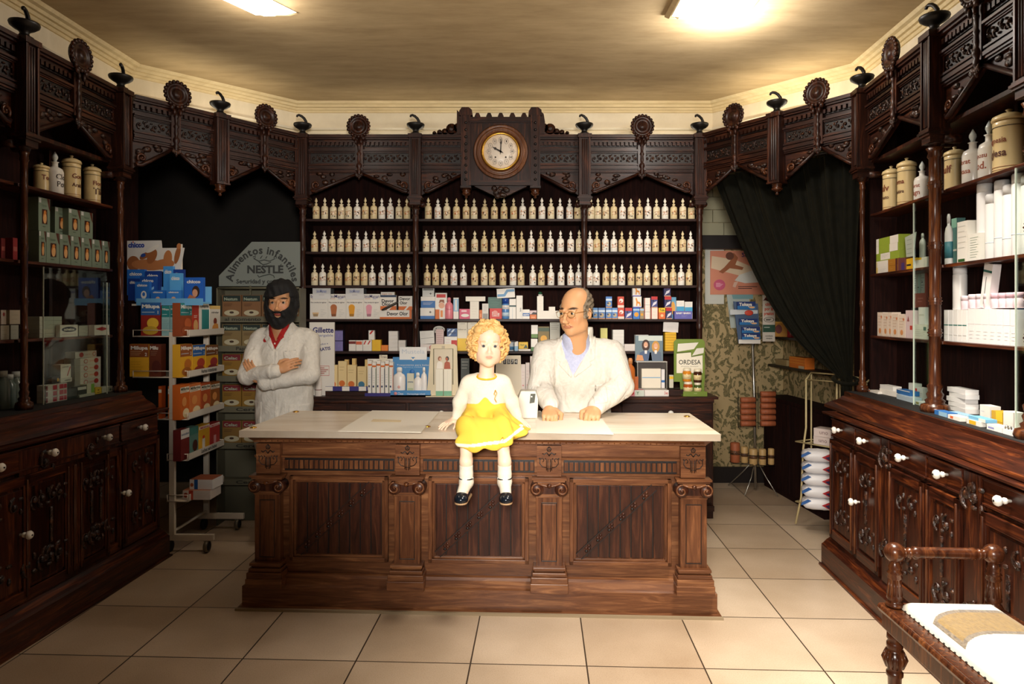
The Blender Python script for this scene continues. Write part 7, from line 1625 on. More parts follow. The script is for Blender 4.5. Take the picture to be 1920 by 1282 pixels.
lx(127, 145, 729, SL[0], (40, 52, 52), 'dark green black box at the front of the left display floor', [], y=.04, d=.04)
lx(145.5, 162, 731, SL[0]+.014, (44, 54, 54), 'dark box with a white band beside the dark green one', [('r', 0, .6, 1, .95, (210, 206, 200))], y=.04, d=.04, h=.045)
lx(163, 177, 0, SL[0]+.014, (196, 196, 180), 'white box with a green end, left of the yellow box', [('r', .55, 0, 1, 1, (96, 170, 60))], h=.05, y=.05, d=.04)
lx(149, 178, 0, SL[0], (196, 190, 176), 'low white slab box lying at the front of the left display floor', [('l', .2, .3, .8, .7, 1, (150, 150, 140))], h=.0135, y=.03, d=.06)
lx(178.5, 190.5, 726, SL[0], (226, 182, 60), 'yellow box on the left display floor', [('c', .5, .6, .14, .1, (120, 90, 30)), ('r', .3, .2, .75, .26, (60, 50, 30))], y=.045, d=.035)
lx(191, 211, 0, SL[0], (186, 184, 170), 'flat pale box at the far end of the left display floor', [('r', .7, .2, .9, .6, (90, 100, 96))], h=.032, y=.05, d=.05)
for i, (a, b, yt, z_, c, lab) in enumerate(((2, 12, 580, 1, (190, 180, 170), 'pale box with a red spot in the nearest left bay'), (18, 40, 582, 1, (170, 160, 140), 'row of thin pale cartons in the nearest left bay'), (1, 17, 604, 1, (160, 156, 140), 'greenish box, lower left in the nearest left bay'), (20, 35, 604, 1, (150, 152, 138), 'grey box beside the greenish box in the nearest left bay'))):
    top = yt < 590; lx(a, b, 0, SL[1]+(.075 if top else 0), c, lab, [('c', .5, .7, .2, .14, (150, 50, 50))] if i == 0 else [('l', .2, .2, .8, .8, 2, (120, 120, 104))], h=.07, d=.05, y=.06)
for i, (a, b, h_, c, lab) in enumerate(((2, 10, .10, (120, 30, 30), 'dark red carton at the left edge of the picture'), (24, 33, .11, (140, 30, 32), 'dark red carton in the nearest left bay'))): lx(a, b, 0, SL[2], c, lab, [('r', .1, .4, .9, .6, (170, 90, 80))], h=h_, d=.04)
for i, (px, h_, c) in enumerate(((6, .19, (96, 110, 106)), (17, .17, (84, 100, 96)), (30, .18, (100, 112, 104)))):
    turned(CLf, px, SL[0], .08, [(.028, 0), (.030, .004), (.030, h_*.7), (.018, h_*.8), (.016, h_*.85)], paint(c, .2), '%s dim grey green bottle from the left in the nearest left bay' % ORD[i], 'dim_bottle', 'bottle', 'dim bottles in the nearest left bay', cap=([(.018, h_*.85), (.018, h_)], paint((170, 176, 170)), 'cap'))
# pharmacy jars
JC = paint((222, 198, 146), .25, name='cream_glazed_jar'); JW = paint((226, 222, 214), .2, name='white_glazed_jar'); M_gilt = paint((150, 84, 34), .4)
def pjar(fr, px, z, r, h, txt, lab, y=.10, mat=JC):
    def mk(m):
        for zz in (.05, .10, .84): m.lathe([(r*1.008, h*zz*.84), (r*1.008, h*zz*.84+.002)], M_bk if zz > .8 else M_gilt, n=24)
        for k, t_ in enumerate(txt):
            vs, fs, wd = text_geo(t_, .02); s_ = min(h*.20, 1.75*r/wd/1.0); out = []
            for p in vs: a = -PI/2+(p[0]*s_)/r; out.append((r*1.012*math.cos(a), r*1.012*math.sin(a), h*(.50-.20*k)+p[1]*s_*1.1))
            m.add(out, fs, paint((120, 52, 24)) if k == 0 else paint((80, 34, 20)))
    return turned(fr, px, z, y, [(r*.98, 0), (r, .003), (r*.98, h*.06), (r*.97, h*.72), (r*1.0, h*.78), (r*.86, h*.81)], mat, lab, 'pharmacy_jar', 'jar', 'lettered pharmacy jars on the side cases', mk, ([(r*1.05, h*.81), (r*1.08, h*.835), (r*1.0, h*.88), (r*.55, h*.925), (r*.16, h*.94), (r*.14, h*.96), (r*.24, h*.985), (r*.1, h)], mat, 'lid'), n=28)
def pbottle(fr, px, z, r, h, txt, lab, y=.10):
    def mk(m):
        for k, t_ in enumerate(txt):
            vs, fs, wd = text_geo(t_, .02); s_ = min(h*.16, 1.7*r/wd)
            m.add([(r*1.012*math.cos(-PI/2+p[0]*s_/r), r*1.012*math.sin(-PI/2+p[0]*s_/r), h*(.40-.17*k)+p[1]*s_*1.1) for p in vs], fs, paint((150, 70, 40)) if fr is CRf else paint((50, 40, 34)))
    return turned(fr, px, z, y, [(r*.98, 0), (r, .004), (r, h*.52), (r*.86, h*.60), (r*.36, h*.65), (r*.34, h*.74), (r*.48, h*.76)], JW, lab, 'pharmacy_bottle', 'bottle', None, mk, ([(r*.26, h*.76), (r*.2, h*.79), (r*.36, h*.86), (r*.34, h*.90), (.002, h)], paint((200, 206, 202), .1), 'stopper'), n=26)
pjar(CLf, 78, SL[3], .038, .165, ['Tequ', ''], 'cream jar half hidden behind the left column, first on the top left shelf', .13)
pbottle(CLf, 103, SL[3], .042, .235, ['Clor', 'Pot.'], 'white bottle with pointed stopper on the top left shelf', .09)
pjar(CLf, 134, SL[3], .047, .245, ['Goma', 'Arabiga'], 'cream lidded jar with two-line lettering, middle of the top left shelf', .09)
pjar(CLf, 173, SL[3], .045, .238, ['Flores', 'Tilo'], 'cream lidded jar at the far right of the top left shelf', .10)
ZR = [1.045, 1.385, 1.755, 2.115]
pjar(CRf, 1671, ZR[3], .046, .27, ['Pulv', 'Bismuto'], 'cream lidded jar farthest away on the top right shelf', .10)
pjar(CRf, 1700, ZR[3], .048, .275, ['Goma', 'Alquitira'], 'cream lidded jar, second from the far end of the top right shelf', .10)
pbottle(CRf, 1729, ZR[3], .040, .22, ['Clorat', 'Magn'], 'white lettered bottle just left of the main right column', .11)
pjar(CRf, 1790, ZR[3], .046, .235, ['Sulf', ''], 'dim cream jar set back, just right of the main right column', .14)
pbottle(CRf, 1824, ZR[3], .044, .255, ['Clorat', 'Potasa'], 'white bottle with tall glass stopper on the top right shelf', .09)
pbottle(CRf, 1855, ZR[3], .044, .265, ['Hiposu', 'Sod.'], 'white bottle leaning against the largest cream jar', .10)
pjar(CRf, 1892, ZR[3], .060, .275, ['Magnesia', 'Inglesa'], 'largest cream lidded jar at the near end of the top right shelf', .10)
# ---------------- right display case
def rx(x0, x1, yt, z, col, label, dl=(), y=.05, **k): return box(CRf, x0, x1, yt, z, y, col, label, dl, **k)
LG = (150, 170, 56)
for i, (h_, z_, c, dl) in enumerate(((.036, 0, W_, [('r', 0, 0, .15, 1, (216, 190, 110)), ('l', .3, .2, .9, .8, 3, (170, 170, 160))]), (.036, .0365, W_, [('r', .0, 0, .12, .9, (214, 200, 150))]), (.044, .073, LG, [('r', .2, .1, .62, .95, W_), ('l', .25, .3, .55, .8, 3, (150, 150, 140))]), (.044, .1175, LG, [('r', .0, 0, .12, 1, W_), ('r', .6, 0, .95, 1, W_)]), (.044, .162, LG, [('r', .0, 0, .12, 1, W_), ('r', .62, 0, .97, 1, W_)]))): rx(1643, 1664+(i > 1)*22, 0, ZR[2]+z_, c, '%s box from the bottom of the green and white pile, upper right shelf' % ORD[i], dl, h=h_, d=.06, group='green and white pile')
for k in range(2): rx(1665, 1683, 0, ZR[2]+k*.037, (172, 116, 34), ['lower', 'upper'][k]+' of two brown gold boxes beside the green and white pile', [('l', .2, .3, .6, .7, 1, (226, 200, 150)), ('r', .8, 0, 1, 1, (90, 40, 40))], h=.036, d=.05)
rx(1684, 1696, 0, ZR[2], (110, 60, 60), 'small dark red and violet box beside the brown gold boxes', [('r', .5, 0, 1, .6, (70, 50, 110))], h=.07, d=.04)
rx(1697, 1713, 0, ZR[2], YL, 'yellow box under the clear packet', [('r', .2, .35, .7, .5, DKB)], h=.062, d=.05, y=.06)
rx(1713.5, 1738, 0, ZR[2], W_, 'white box right of the yellow one on the upper right shelf', [('r', 0, .8, .6, 1, YL)], h=.055, d=.05)
m = MB(); M_film = glass('milky_film', (.78, .84, .80)); m.M = Matrix.Diagonal((.8, 1, .8, 1)); m.prism([(-.055, .08), (.035, .08), (.075, .235), (-.075, .215)], 0, .004, paint((176, 184, 172), .3)); 
for k in range(4): m.flat([(-.045, .10+k*.03), (.02, .102+k*.03), (.02, .106+k*.03), (-.045, .104+k*.03)], -.0006, paint((140, 150, 138)))
tag(m.build('clear_packet', None, tuple(CRf.w(CRf.at(1706, .02)[0], .022, ZR[2]+.0006)), CRf.a), 'translucent grey packet standing askew behind the yellow box', 'packet')
pbot(1730, ZR[2]+.056, .045, .13, (206, 206, 198), 'grey white bottle standing on the white box beside the yellow one', fr=CRf, y=.08)
pbot(1779, ZR[2], .050, .245, (226, 226, 220), 'white bottle with a tapering waist right of the main right column', fr=CRf, y=.06, marks=lambda m: m.lathe([(.0253, .03), (.0253, .11)], paint((60, 120, 130)), n=18, sy=.6))
rx(1784, 1794, 0, ZR[2], (96, 140, 136), 'teal white carton beside the white waisted bottle', [('r', 0, .8, 1, 1, (150, 200, 180)), ('r', 0, .3, 1, .34, W_)], h=.23, d=.04, y=.11)
rx(1794.5, 1814, 415, ZR[2], (236, 232, 222), 'large white carton with dark green label at its foot', [('r', .1, .02, .75, .09, (50, 90, 40)), ('l', .1, .3, .9, .95, 5, (206, 204, 196))], d=.07)
rx(1814.5, 1838, 438, ZR[2], (232, 230, 220), 'white carton with lines of green print', [('l', .2, .1, .85, .9, 9, (120, 140, 120))], d=.06)
for i, (a, b, h_, lv) in enumerate(((1839, 1854, .25, 0), (1855, 1871, .20, 0), (1872, 1888, .24, 0), (1889, 1904, .215, 0), (1905, 1922, .245, 0), (1923, 1940, .23, 0))):
    turned(CRf, (a+b)/2, ZR[2], .085, [(.030, 0), (.031, .003), (.031, h_*1.2), (.029, h_*1.2+.004)], paint((234, 232, 230), .35), '%s tall white spray canister from the left on the upper right shelf' % ORD[i], 'white_canister', 'canister', 'white canisters on the upper right shelf', marks=lambda m, h_=h_: m.lathe([(.0312, h_*.35), (.0312, h_*.37)], paint((196, 206, 214)), n=18), cap=([(.0305, h_*1.2+.004), (.0305, h_*1.2+.04), (.027, h_*1.2+.046)], paint((222, 222, 222), .3), 'cap'))
for i, (a, b, h_) in enumerate(((1645, 1655, .140), (1655.5, 1665, .135), (1665.5, 1672, .14), (1672.5, 1684, .130), (1684.5, 1697, .125))): rx(a, b, 0, ZR[1], (232, 214, 196), '%s cream carton with orange flames from the left on the lower right shelf' % ORD[i], [('c', .5, .22, .22, .12, (222, 150, 90)), ('l', .15, .4, .85, .9, 4, (206, 170, 140)), ('c', .8, .8, .12, .06, (220, 130, 80))], h=h_, d=.05, group='cream cartons with orange flames')
rx(1698, 1713, 0, ZR[1], (218, 196, 196), 'pale pink carton with a red square', [('r', .55, .3, .85, .45, (190, 60, 46)), ('p', [(.2, .6), (.35, .8), (.5, .6)], (150, 80, 80))], h=.15, d=.05)
rx(1713.5, 1738, 0, ZR[1], (222, 220, 208), 'wide pale carton with fine print beside the pink one', [('l', .1, .15, .9, .7, 4, (170, 170, 150)), ('r', .75, .6, .95, .85, (90, 120, 110))], h=.075, d=.06)
rx(1722, 1734, 0, ZR[1]+.0755, (226, 224, 220), 'upright white carton on the wide pale carton', [('r', .1, .5, .9, .6, (200, 200, 190))], h=.09, d=.05)
m = MB(); m.box(-.075, .075, 0, .01, 0, .25, paint((170, 96, 84))); m.M = Matrix.Translation((-.075, 0, 0)); deco(m, .15, .25, [('r', .08, .32, .34, .88, (170, 186, 184)), ('r', .37, .32, .62, .88, (150, 176, 172)), ('r', .65, .32, .92, .88, (176, 190, 190)), ('l', .4, .1, .9, .24, 2, (216, 150, 140)), ('r', .4, .44, .5, .46, (30, 60, 70)), ('r', .7, .55, .8, .57, (30, 60, 70)), ('l', .1, .36, .32, .84, 9, (120, 140, 140)), ('l', .67, .36, .9, .84, 9, (130, 146, 146))])
tag(m.build('printed_panel', None, tuple(CRf.w(CRf.at(1722, .16)[0], .165, ZR[1]+.1665)), CRf.a), 'pink framed printed panel standing behind the cartons left of the main right column', 'panel')
m = MB(); m.box(-.07, .07, 0, .045, 0, .165, paint((30, 26, 24))); tag(m.build('dark_box', None, tuple(CRf.w(CRf.at(1722, .15)[0], .145, ZR[1]+.0005)), CRf.a), 'dark carton carrying the pink framed panel', 'box')
for i in range(5): rx(1770+i*8.6, 1778+i*8.6, 0, ZR[1], (236, 234, 230), '%s white carton with a green stripe from the left, lower right shelf' % ORD[i], [('r', 0, .50, 1, .535, (60, 120, 110)), ('r', .1, .2, .9, .22, (216, 214, 210))], h=.150, d=.06, group='white cartons with green stripe')
for i in range(7): rx(1815+i*13.2, 1827.6+i*13.2, 0, ZR[1], (238, 234, 232), '%s plain white carton from the left, near part of the lower right shelf' % ORD[i], [('r', 0, .55, 1, .56, (206, 200, 206)), ('l', .2, .1, .8, .4, 3, (222, 220, 222))], h=.155-.001*i, d=.06, group='plain white cartons on the lower right shelf')
for i in range(8):
    a = 1806+i*14.2; turned(CRf, a+6.5, ZR[1]+(.151 if a < 1812 else .1560), .080, [(.020, 0), (.022, .003), (.022, .040), (.020, .043)], paint((232, 206, 214), .35), '%s small pale pink tub from the left, on the white cartons' % ORD[i], 'pink_tub', 'tub', 'pale pink tubs on the white cartons', cap=([(.023, .043), (.023, .062), (.021, .065)], paint((230, 190, 204) if i > 3 else (232, 216, 222), .35), 'lid'))
turned(CRf, 1800, ZR[1]+.1505, .09, [(.028, 0), (.030, .004), (.030, .165), (.028, .172)], paint((232, 230, 226), .35), 'tall white spray can standing on the striped white cartons', 'white_canister', 'canister', cap=([(.029, .172), (.029, .2), (.026, .206)], paint((222, 222, 222)), 'cap'))
rx(1836, 1852, 0, ZR[1]+.156, (230, 226, 224), 'white carton with a green band, tilted among the pink tubs', [('r', 0, .80, 1, .85, (40, 100, 90)), ('r', .4, .1, .45, .7, (60, 70, 70))], h=.20, d=.035, tilt=.2, y=.06)
# loose goods lying on the right case floor
FLR = [(1622, 1646, .012, 0, W_, .02, 'flat white box with an orange mark at the far end of the right case floor', [('r', .3, .2, .4, .8, OR_)], 0), (1652, 1680, .030, 0, W_, .05, 'white box with grey label, lower one of the far pile on the right case floor', [('l', .3, .2, .8, .8, 2, (190, 190, 190))], .1), (1652, 1672, .024, .0305, (226, 222, 216), .05, 'white box on top of the far lower one on the right case floor', [], .1), (1681, 1710, .026, 0, (170, 186, 196), .03, 'pale blue white flat box at the front of the right case floor', [('l', .1, .3, .9, .7, 1, (130, 150, 170))], .0), (1681, 1706, .024, .0265, (36, 96, 156), .05, 'blue flat box on the pale blue white one', [('r', 0, .85, 1, 1, W_)], .0), (1704.5, 1714, .085, 0, (206, 206, 196), .115, 'upright white and blue carton left of the main column foot', [('r', .0, .0, 1, .3, BL)], .1), (1717, 1729, .070, 0, (206, 204, 196), .115, 'upright white carton with a red edge left of the main column foot', [('r', 0, .1, .25, .9, RD), ('l', .4, .2, .9, .8, 4, (130, 130, 130))], .1), (1716, 1730, .018, 0, (206, 206, 206), .02, 'small grey box before the main column foot', [('r', .1, .2, .5, .8, (150, 140, 80))], .0)]
for a, b, h_, z_, c, y_, lab, dl, rz_ in FLR: rx(a, b, 0, ZR[0]+z_, c, lab, dl, h=h_, y=y_, rz=rz_, d=.05 if h_ < .05 else .04)
for i in range(5): rx(1776+(i % 2)*2, 1812-(i % 3)*2, 0, ZR[0]+i*.0225, (236, 232, 228), '%s flat white box from the bottom of the pile right of the column foot' % ORD[i], [], h=.0218, d=.06, y=.09, rz=.05*((i % 3)-1), group='pile of flat white boxes by the column foot')
for a, b, h_, z_, c, y_, lab, dl in ((1752, 1776, .020, 0, BL, -.06, 'flat box with bright blue end before the column foot', [('r', .35, 0, 1, 1, LB_)]), (1777, 1800, .018, 0, W_, -.065, 'flat white box with an orange mark', [('r', .2, .2, .45, .8, (226, 110, 60))]), (1777, 1812, .016, 0, (150, 190, 216), -.005, 'flat pale blue box lying right of the column foot', []), (1812, 1838, .020, 0, W_, -.06, 'flat white box with a gold end on the right case floor', [('r', .2, .1, .7, .9, (226, 180, 40))]), (1816, 1848, .014, .0205, (120, 180, 214), -.055, 'thin blue and white box lying on the gold ended one', [('r', .6, 0, 1, 1, W_)]), (1837, 1856, .068, 0, W_, .055, 'upright white box with violet print', [('l', .1, .5, .6, .7, 1, (140, 150, 190))]), (1859, 1880, .058, 0, (206, 162, 50), .04, 'gold and yellow box near the right edge', [('r', .4, .3, 1, 1, (236, 196, 50))]), (1881, 1900, .070, 0, W_, .03, 'tall white carton right of the gold and yellow box', []), (1850, 1878, .022, 0, (236, 234, 232), -.06, 'flat white box before the gold and yellow one', [('r', .1, .3, .5, .6, (150, 150, 200))]), (1880, 1900, .020, 0, (236, 234, 232), -.06, 'flat plain white box beside the pane clip', []), (1921, 1950, .075, 0, W_, .08, 'white carton at the very right of the picture', [])): rx(a, b, 0, ZR[0]+z_, c, lab, dl, h=h_, y=y_, d=.045)
# ---------------- boxes on the wheeled rack
RN_ = Fr((-2.43, 4.30), (-2.06, 4.30))      # near end of the rack, faces the room
MO = (200, 120, 30); MY = (226, 168, 40); MB_ = (44, 96, 160); TQ = (40, 130, 130)
rack_z = [z+.0035 for z, _ in RSH]
def rn(x0, x1, yt, lv, c, lab, dl, y=.01, **k): return box(RN_, x0, x1, yt, rack_z[lv]+k.pop('dz', 0), y, c, lab, dl, **k)
def rr(x0, x1, yt, lv, c, lab, dl, y=.02, **k): return box(RF, x0, x1, yt, rack_z[lv]+k.pop('dz', 0), y, c, lab, dl, **k)
def mil(body, top, pic, num='1', name='Milupa'): return [('r', 0, .62, 1, 1, top), ('t', name, .5, .88, .11, .9, W_, .04), ('r', .05, .70, .7, .72, (190, 200, 210)), ('t', num, .88, .70, .10, None, W_), ('c', .62, .38, .30, .16, pic), ('c', .5, .16, .40, .13, tuple(int(v*.85) for v in pic))]
rn(264, 301, 567, 0, (150, 40, 30), 'cereal box with blue top and yellow fruit picture, top shelf of the wheeled rack', mil(0, MB_, (236, 190, 60)), d=.05, name='cereal_box', group=None)
for i, (a, b) in enumerate(((303, 318), (319, 335))): rn(a, b, 573, 0, (150, 190, 190), '%s narrow turquoise and pale grey box side, top shelf of the wheeled rack' % ['left', 'right'][i], [('r', 0, .62, 1, 1, TQ), ('t', 'Milupa', .5, .88, .06, .85, W_, .03), ('r', .1, .7, .7, .72, (190, 220, 220)), ('l', .1, .1, .9, .55, 8, (130, 170, 170))], d=.05, name='cereal_box')
rr(338, 360, 568, 0, (150, 70, 34), 'turquoise topped cereal box, first of the side row on the top shelf', mil(0, TQ, (190, 96, 50), '2'), d=.05, name='cereal_box')
rr(360.5, 373, 570, 0, (190, 60, 40), 'red cereal box with a brown figure in the side row of the top shelf', [('r', .1, .7, .9, .95, (170, 50, 40)), ('c', .5, .3, .35, .2, (220, 170, 110)), ('l', .2, .55, .8, .65, 2, W_)], d=.05, name='cereal_box')
rr(373.5, 392, 560, 0, (226, 226, 216), 'white and green baby milk box in the side row of the top shelf', [('r', .25, .0, 1, .70, TQ), ('t', 'Leapta', .5, .80, .09, .8, DKB), ('r', .0, .05, .2, .4, W_), ('r', 0, .92, 1, 1, (236, 196, 110))], d=.05, name='milk_box')
rr(393, 413, 573, 0, (232, 226, 214), 'white milk box with a red haired woman, end of the side row', [('r', 0, .88, 1, 1, (236, 200, 120)), ('t', 'mirolar', .5, .76, .07, .7, DKB), ('c', .5, .45, .16, .12, (130, 50, 24)), ('p', [(.15, .05), (.85, .05), (.75, .35), (.45, .38), (.25, .28)], (220, 150, 70))], d=.05, name='milk_box')
rn(243, 279, 645, 1, MY, 'yellow and brown cereal box marked 2, second shelf of the rack at left', [('r', 0, .60, 1, 1, (140, 74, 34)), ('t', 'Milupa', .5, .88, .11, .9, W_, .04), ('l', .05, .64, .65, .80, 3, (190, 150, 110)), ('t', '2', .86, .68, .10, None, W_), ('l', .05, .1, .7, .5, 5, (206, 150, 30))], d=.06, name='cereal_box')
rn(280, 302, 645, 1, (110, 50, 30), 'dark brown cereal box half behind the rack upright, second shelf', [('t', 'Milu', .4, .88, .11, .7, W_, .04), ('l', .1, .64, .7, .8, 3, (150, 110, 84)), ('c', .6, .3, .4, .2, (90, 34, 26))], d=.06, name='cereal_box')
rn(320, 336, 648, 1, MY, 'narrow yellow cereal box side marked 2, right of the rack upright', [('r', 0, .60, 1, 1, (190, 110, 40)), ('t', 'Milupa', .5, .88, .06, .9, W_), ('t', '2', .8, .68, .08, None, W_)], d=.05, name='cereal_box')
for i, (a, b, top, pic, lab) in enumerate(((338, 360, (150, 84, 40), (190, 110, 40), 'brown topped'), (361, 385, MB_, (170, 60, 44), 'blue topped'), (386, 409, (120, 70, 30), (160, 50, 50), 'dark topped'))): rr(a, b, 645+i, 1, MY, lab+' yellow cereal box in the side row of the second shelf', mil(0, top, pic, '2'), d=.05, name='cereal_box', group='yellow cereal boxes on the second shelf')
def milf(body, pic): return [('r', 0, .76, 1, .92, (236, 226, 206)), ('t', 'Milfarina', .5, .86, .09, .9, (60, 60, 30), .03), ('l', .05, .77, .9, .81, 1, (150, 120, 80)), ('c', .6, .16, .36, .14, (236, 216, 170)), ('c', .4, .5, .25, .14, pic)]
rn(297, 303, 724, 2, (190, 84, 24), 'narrow orange cereal box left of the rack upright, third shelf', [('r', 0, .8, 1, .9, (236, 226, 206))], d=.05, name='cereal_box'); rn(315, 332, 724, 2, (214, 110, 30), 'orange cereal box side right of the rack upright, third shelf', [('r', 0, .76, 1, .92, (236, 226, 206)), ('l', .05, .82, .9, .86, 1, (120, 90, 60))], d=.05, name='cereal_box')
for i, (a, b, c) in enumerate(((338, 355, (206, 100, 30)), (356, 376, (214, 120, 60)), (377, 394, (190, 84, 40)), (395, 412, (150, 84, 30)))): rr(a, b, 720-i*1.5, 2, c, '%s orange lettered cereal box from the left in the side row, third shelf' % ORD[i], milf(c, (226, 150, 80)), d=.05, name='cereal_box', group='orange cereal boxes on the third shelf')
rn(318, 337, 806, 3, (226, 222, 214), 'white and red milk box with a round brown picture, fourth shelf', [('r', 0, .58, 1, .68, (170, 34, 36)), ('c', .5, .80, .3, .12, (150, 80, 40)), ('r', 0, .94, 1, 1, (120, 130, 120)), ('l', .1, .1, .9, .4, 4, (206, 202, 196))], d=.05, name='milk_box')
for i, (a, b, c, lab, dl) in enumerate(((339, 355, (110, 30, 30), 'dark red milk box with white lettered top', [('r', 0, .70, 1, 1, (226, 222, 214)), ('t', 'Lactodiane', .5, .84, .08, .9, (60, 90, 130))]), (356, 372, (90, 130, 120), 'green milk box with a dark figure', [('r', 0, .75, 1, 1, (60, 120, 110)), ('c', .6, .35, .3, .2, (70, 30, 24))]), (373, 393, (226, 170, 40), 'yellow milk box with a bottle picture', [('r', 0, .86, 1, .97, W_), ('r', .3, .1, .55, .5, W_), ('c', .42, .56, .1, .06, RD), ('t', 'Miltina', .5, .91, .08, .8, RD)]), (394, 412, (176, 44, 44), 'red milk box with a bottle picture', [('r', 0, .86, 1, .97, W_), ('r', .35, .1, .6, .5, (226, 160, 160)), ('t', 'Miltina', .5, .91, .08, .8, RD)]))): rr(a, b, 804-i*4, 3, c, lab+' on the fourth shelf of the rack', dl, d=.05, name='milk_box', group='milk boxes on the fourth shelf')
m = boxmesh(.175, .060, .16, (222, 210, 200), [('r', .22, 0, .38, 1, (190, 60, 30)), ('c', .11, .5, .08, .26, (170, 70, 40)), ('l', .45, .2, .95, .8, 3, (190, 186, 180))], top=(190, 120, 84)); tag(m.build('flat_carton', None, (-2.06+.045, 4.325, rack_z[4]), 0), 'flat red and white carton lying on the bottom shelf of the wheeled rack', 'carton')
m = boxmesh(.150, .062, .14, (226, 222, 218), [('r', .20, 0, .36, 1, (30, 90, 160)), ('c', .10, .45, .07, .2, (170, 84, 40)), ('l', .45, .2, .95, .8, 4, (196, 192, 188))], top=(150, 84, 56)); tag(m.build('flat_carton', None, (-2.06+.065, 4.345, rack_z[4]+.062), -.06), 'flat blue and white carton lying on the red and white one', 'carton')
rr(385, 402, 0, 4, (226, 216, 206), 'small pale box farther along the bottom shelf of the rack', [('l', .1, .3, .9, .7, 2, (190, 120, 110))], h=.055, d=.06)
# the baby goods tray on top, with its picture card
TC = Fr((-2.42, 4.34), (-2.02, 4.30)); ZTc = 1.592
CB = (40, 110, 196); CD = (24, 60, 140)
def ch(x0, x1, yt, z, c, lab, dl, y=.03, **k): return box(TC, x0, x1, yt, ZTc+z, y, c, lab, [('t', 'chicco', .5, .82, .13, .72, W_, .04)]+dl, d=.025, name='blue_packet', **k)
m = MB(); w0 = TC.at(256, 0)[0]; w1 = TC.at(381, 0)[0]; LBc = paint((112, 176, 220)); m.box(w0, w1, 0, .10, ZTc-.012, ZTc, LBc); m.box(w0, w1, -.003, 0, ZTc-.022, ZTc+.022, LBc); m.box(w0, w1, .097, .10, ZTc-.01, ZTc+.10, LBc)
tray = m.build('baby_goods_tray', None, (TC.P.x, TC.P.y, 0), TC.a); tag(tray, 'light blue cardboard tray of blue baby goods packets on top of the rack', 'display tray')
m = MB(); a, b = TC.at(238, .11)[0], TC.at(345, .11)[0]; zb, zt_ = ZTc+.20, ZTc+.405; m.prism([(a, zb), (b-.03, zb), (b, zt_-.05), (b-.155, zt_-.05), (b-.16, zt_), (a+.0, zt_)], .112, .118, paint((214, 210, 204)))
SK = paint((176, 112, 66)); SK2 = paint((150, 90, 50))
y_ = .1115
def el(cx, cz, rx, rz, an, k, mt, n=20):
    ca, sa = math.cos(an), math.sin(an); m.flat([(cx+rx*math.cos(t*2*PI/n)*ca-rz*math.sin(t*2*PI/n)*sa, cz+rx*math.cos(t*2*PI/n)*sa+rz*math.sin(t*2*PI/n)*ca) for t in range(n)], y_-.0004*k, mt)
el(a+.045, zb+.055, .045, .050, .2, 0, SK2); el(a+.15, zb+.045, .12, .036, -.05, 1, SK); el(a+.255, zb+.048, .075, .034, .1, 2, SK); el(a+.175, zb+.100, .030, .052, -.5, 3, SK2); el(a+.125, zb+.105, .040, .018, .5, 4, SK2)
el(a+.285, zb+.085, .030, .055, -.1, 5, SK); el(b-.045, zb+.110, .018, .062, -.25, 6, SK2); el(b-.035, zb+.165, .015, .020, -.2, 7, SK); el(a+.18, zb+.150, .050, .014, .5, 8, paint((222, 216, 206))); el(a+.115, zb+.108, .018, .012, .3, 9, paint((40, 70, 140)))
m.text('chicco', a+.065, zt_-.03, .034, paint((30, 60, 150)), y_-.001, width=.115, bold=.05); m.flat([(a+.035, zt_-.01), (a+.045, zt_-.003), (a+.05, zt_-.014)][::-1], y_-.001, paint(RD))
tag(m.build('picture_card', None, (TC.P.x, TC.P.y, 0), TC.a), 'printed card of a lying baby with blue lettering, standing behind the blue tray', 'card')
m = MB(); m.box(TC.at(262, .1)[0], TC.at(262, .1)[0]+.012, .119, .125, 1.42, ZTc+.38, M_rack); m.box(TC.at(335, .1)[0], TC.at(335, .1)[0]+.012, .119, .125, 1.42, ZTc+.38, M_rack); m.box(TC.at(262, .1)[0], TC.at(335, .1)[0], .02, .125, ZTc-.024, ZTc-.0125, M_rack); m.tube([(.30, .10, 1.38), (.30, .10, ZTc-.02)], .006, M_rack, 6); o = m.build('tray_bracket', rk); o.matrix_world = Matrix.Translation(TC.P) @ Matrix.Rotation(TC.a, 4, 'Z'); o.matrix_parent_inverse = (Matrix.Translation((RF.P.x, RF.P.y, 0)) @ Matrix.Rotation(RF.a, 4, 'Z')).inverted()
ch(238, 271, 505, .045, CB, 'large blue packet at the left edge of the blue tray', [('l', .1, .4, .9, .6, 2, (120, 170, 220))], y=.085); ch(272, 300, 508, .03, CD, 'dark blue packet second from the left in the back row', [], y=.082)
ch(240, 262, 522, .01, CD, 'small dark blue packet low at the left of the tray', [], y=.055); ch(253, 280, 528, .0, CB, 'light blue packet with a white ring, front row left', [('c', .62, .35, .20, .2, W_), ('c', .62, .38, .10, .1, CB)], y=.02); ch(262, 292, 518, .004, (30, 80, 160), 'blue packet with a spoon picture behind the ring packet', [('p', [(.1, .2), (.9, .5), (.9, .6), (.1, .3)], (150, 200, 230))], y=.05)
ch(283, 309, 544, .0, CB, 'small blue packet with a face, left one of the front pair', [('c', .5, .25, .16, .2, (220, 170, 140))], y=.012); ch(312, 339, 544, .0, (56, 130, 210), 'small blue packet with a face, right one of the front pair', [('c', .5, .25, .16, .2, (220, 170, 140))], y=.012)
ch(306, 324, 499, .03, (70, 150, 220), 'tall light blue packet in the middle of the back row', [], y=.080); ch(318, 340, 512, .0, (90, 170, 230), 'pale blue packet right of the tall middle one', [('c', .5, .2, .12, .08, (190, 120, 110))], y=.050); ch(325, 344, 505, .02, CD, 'dark blue packet behind the pale blue one', [], y=.084)
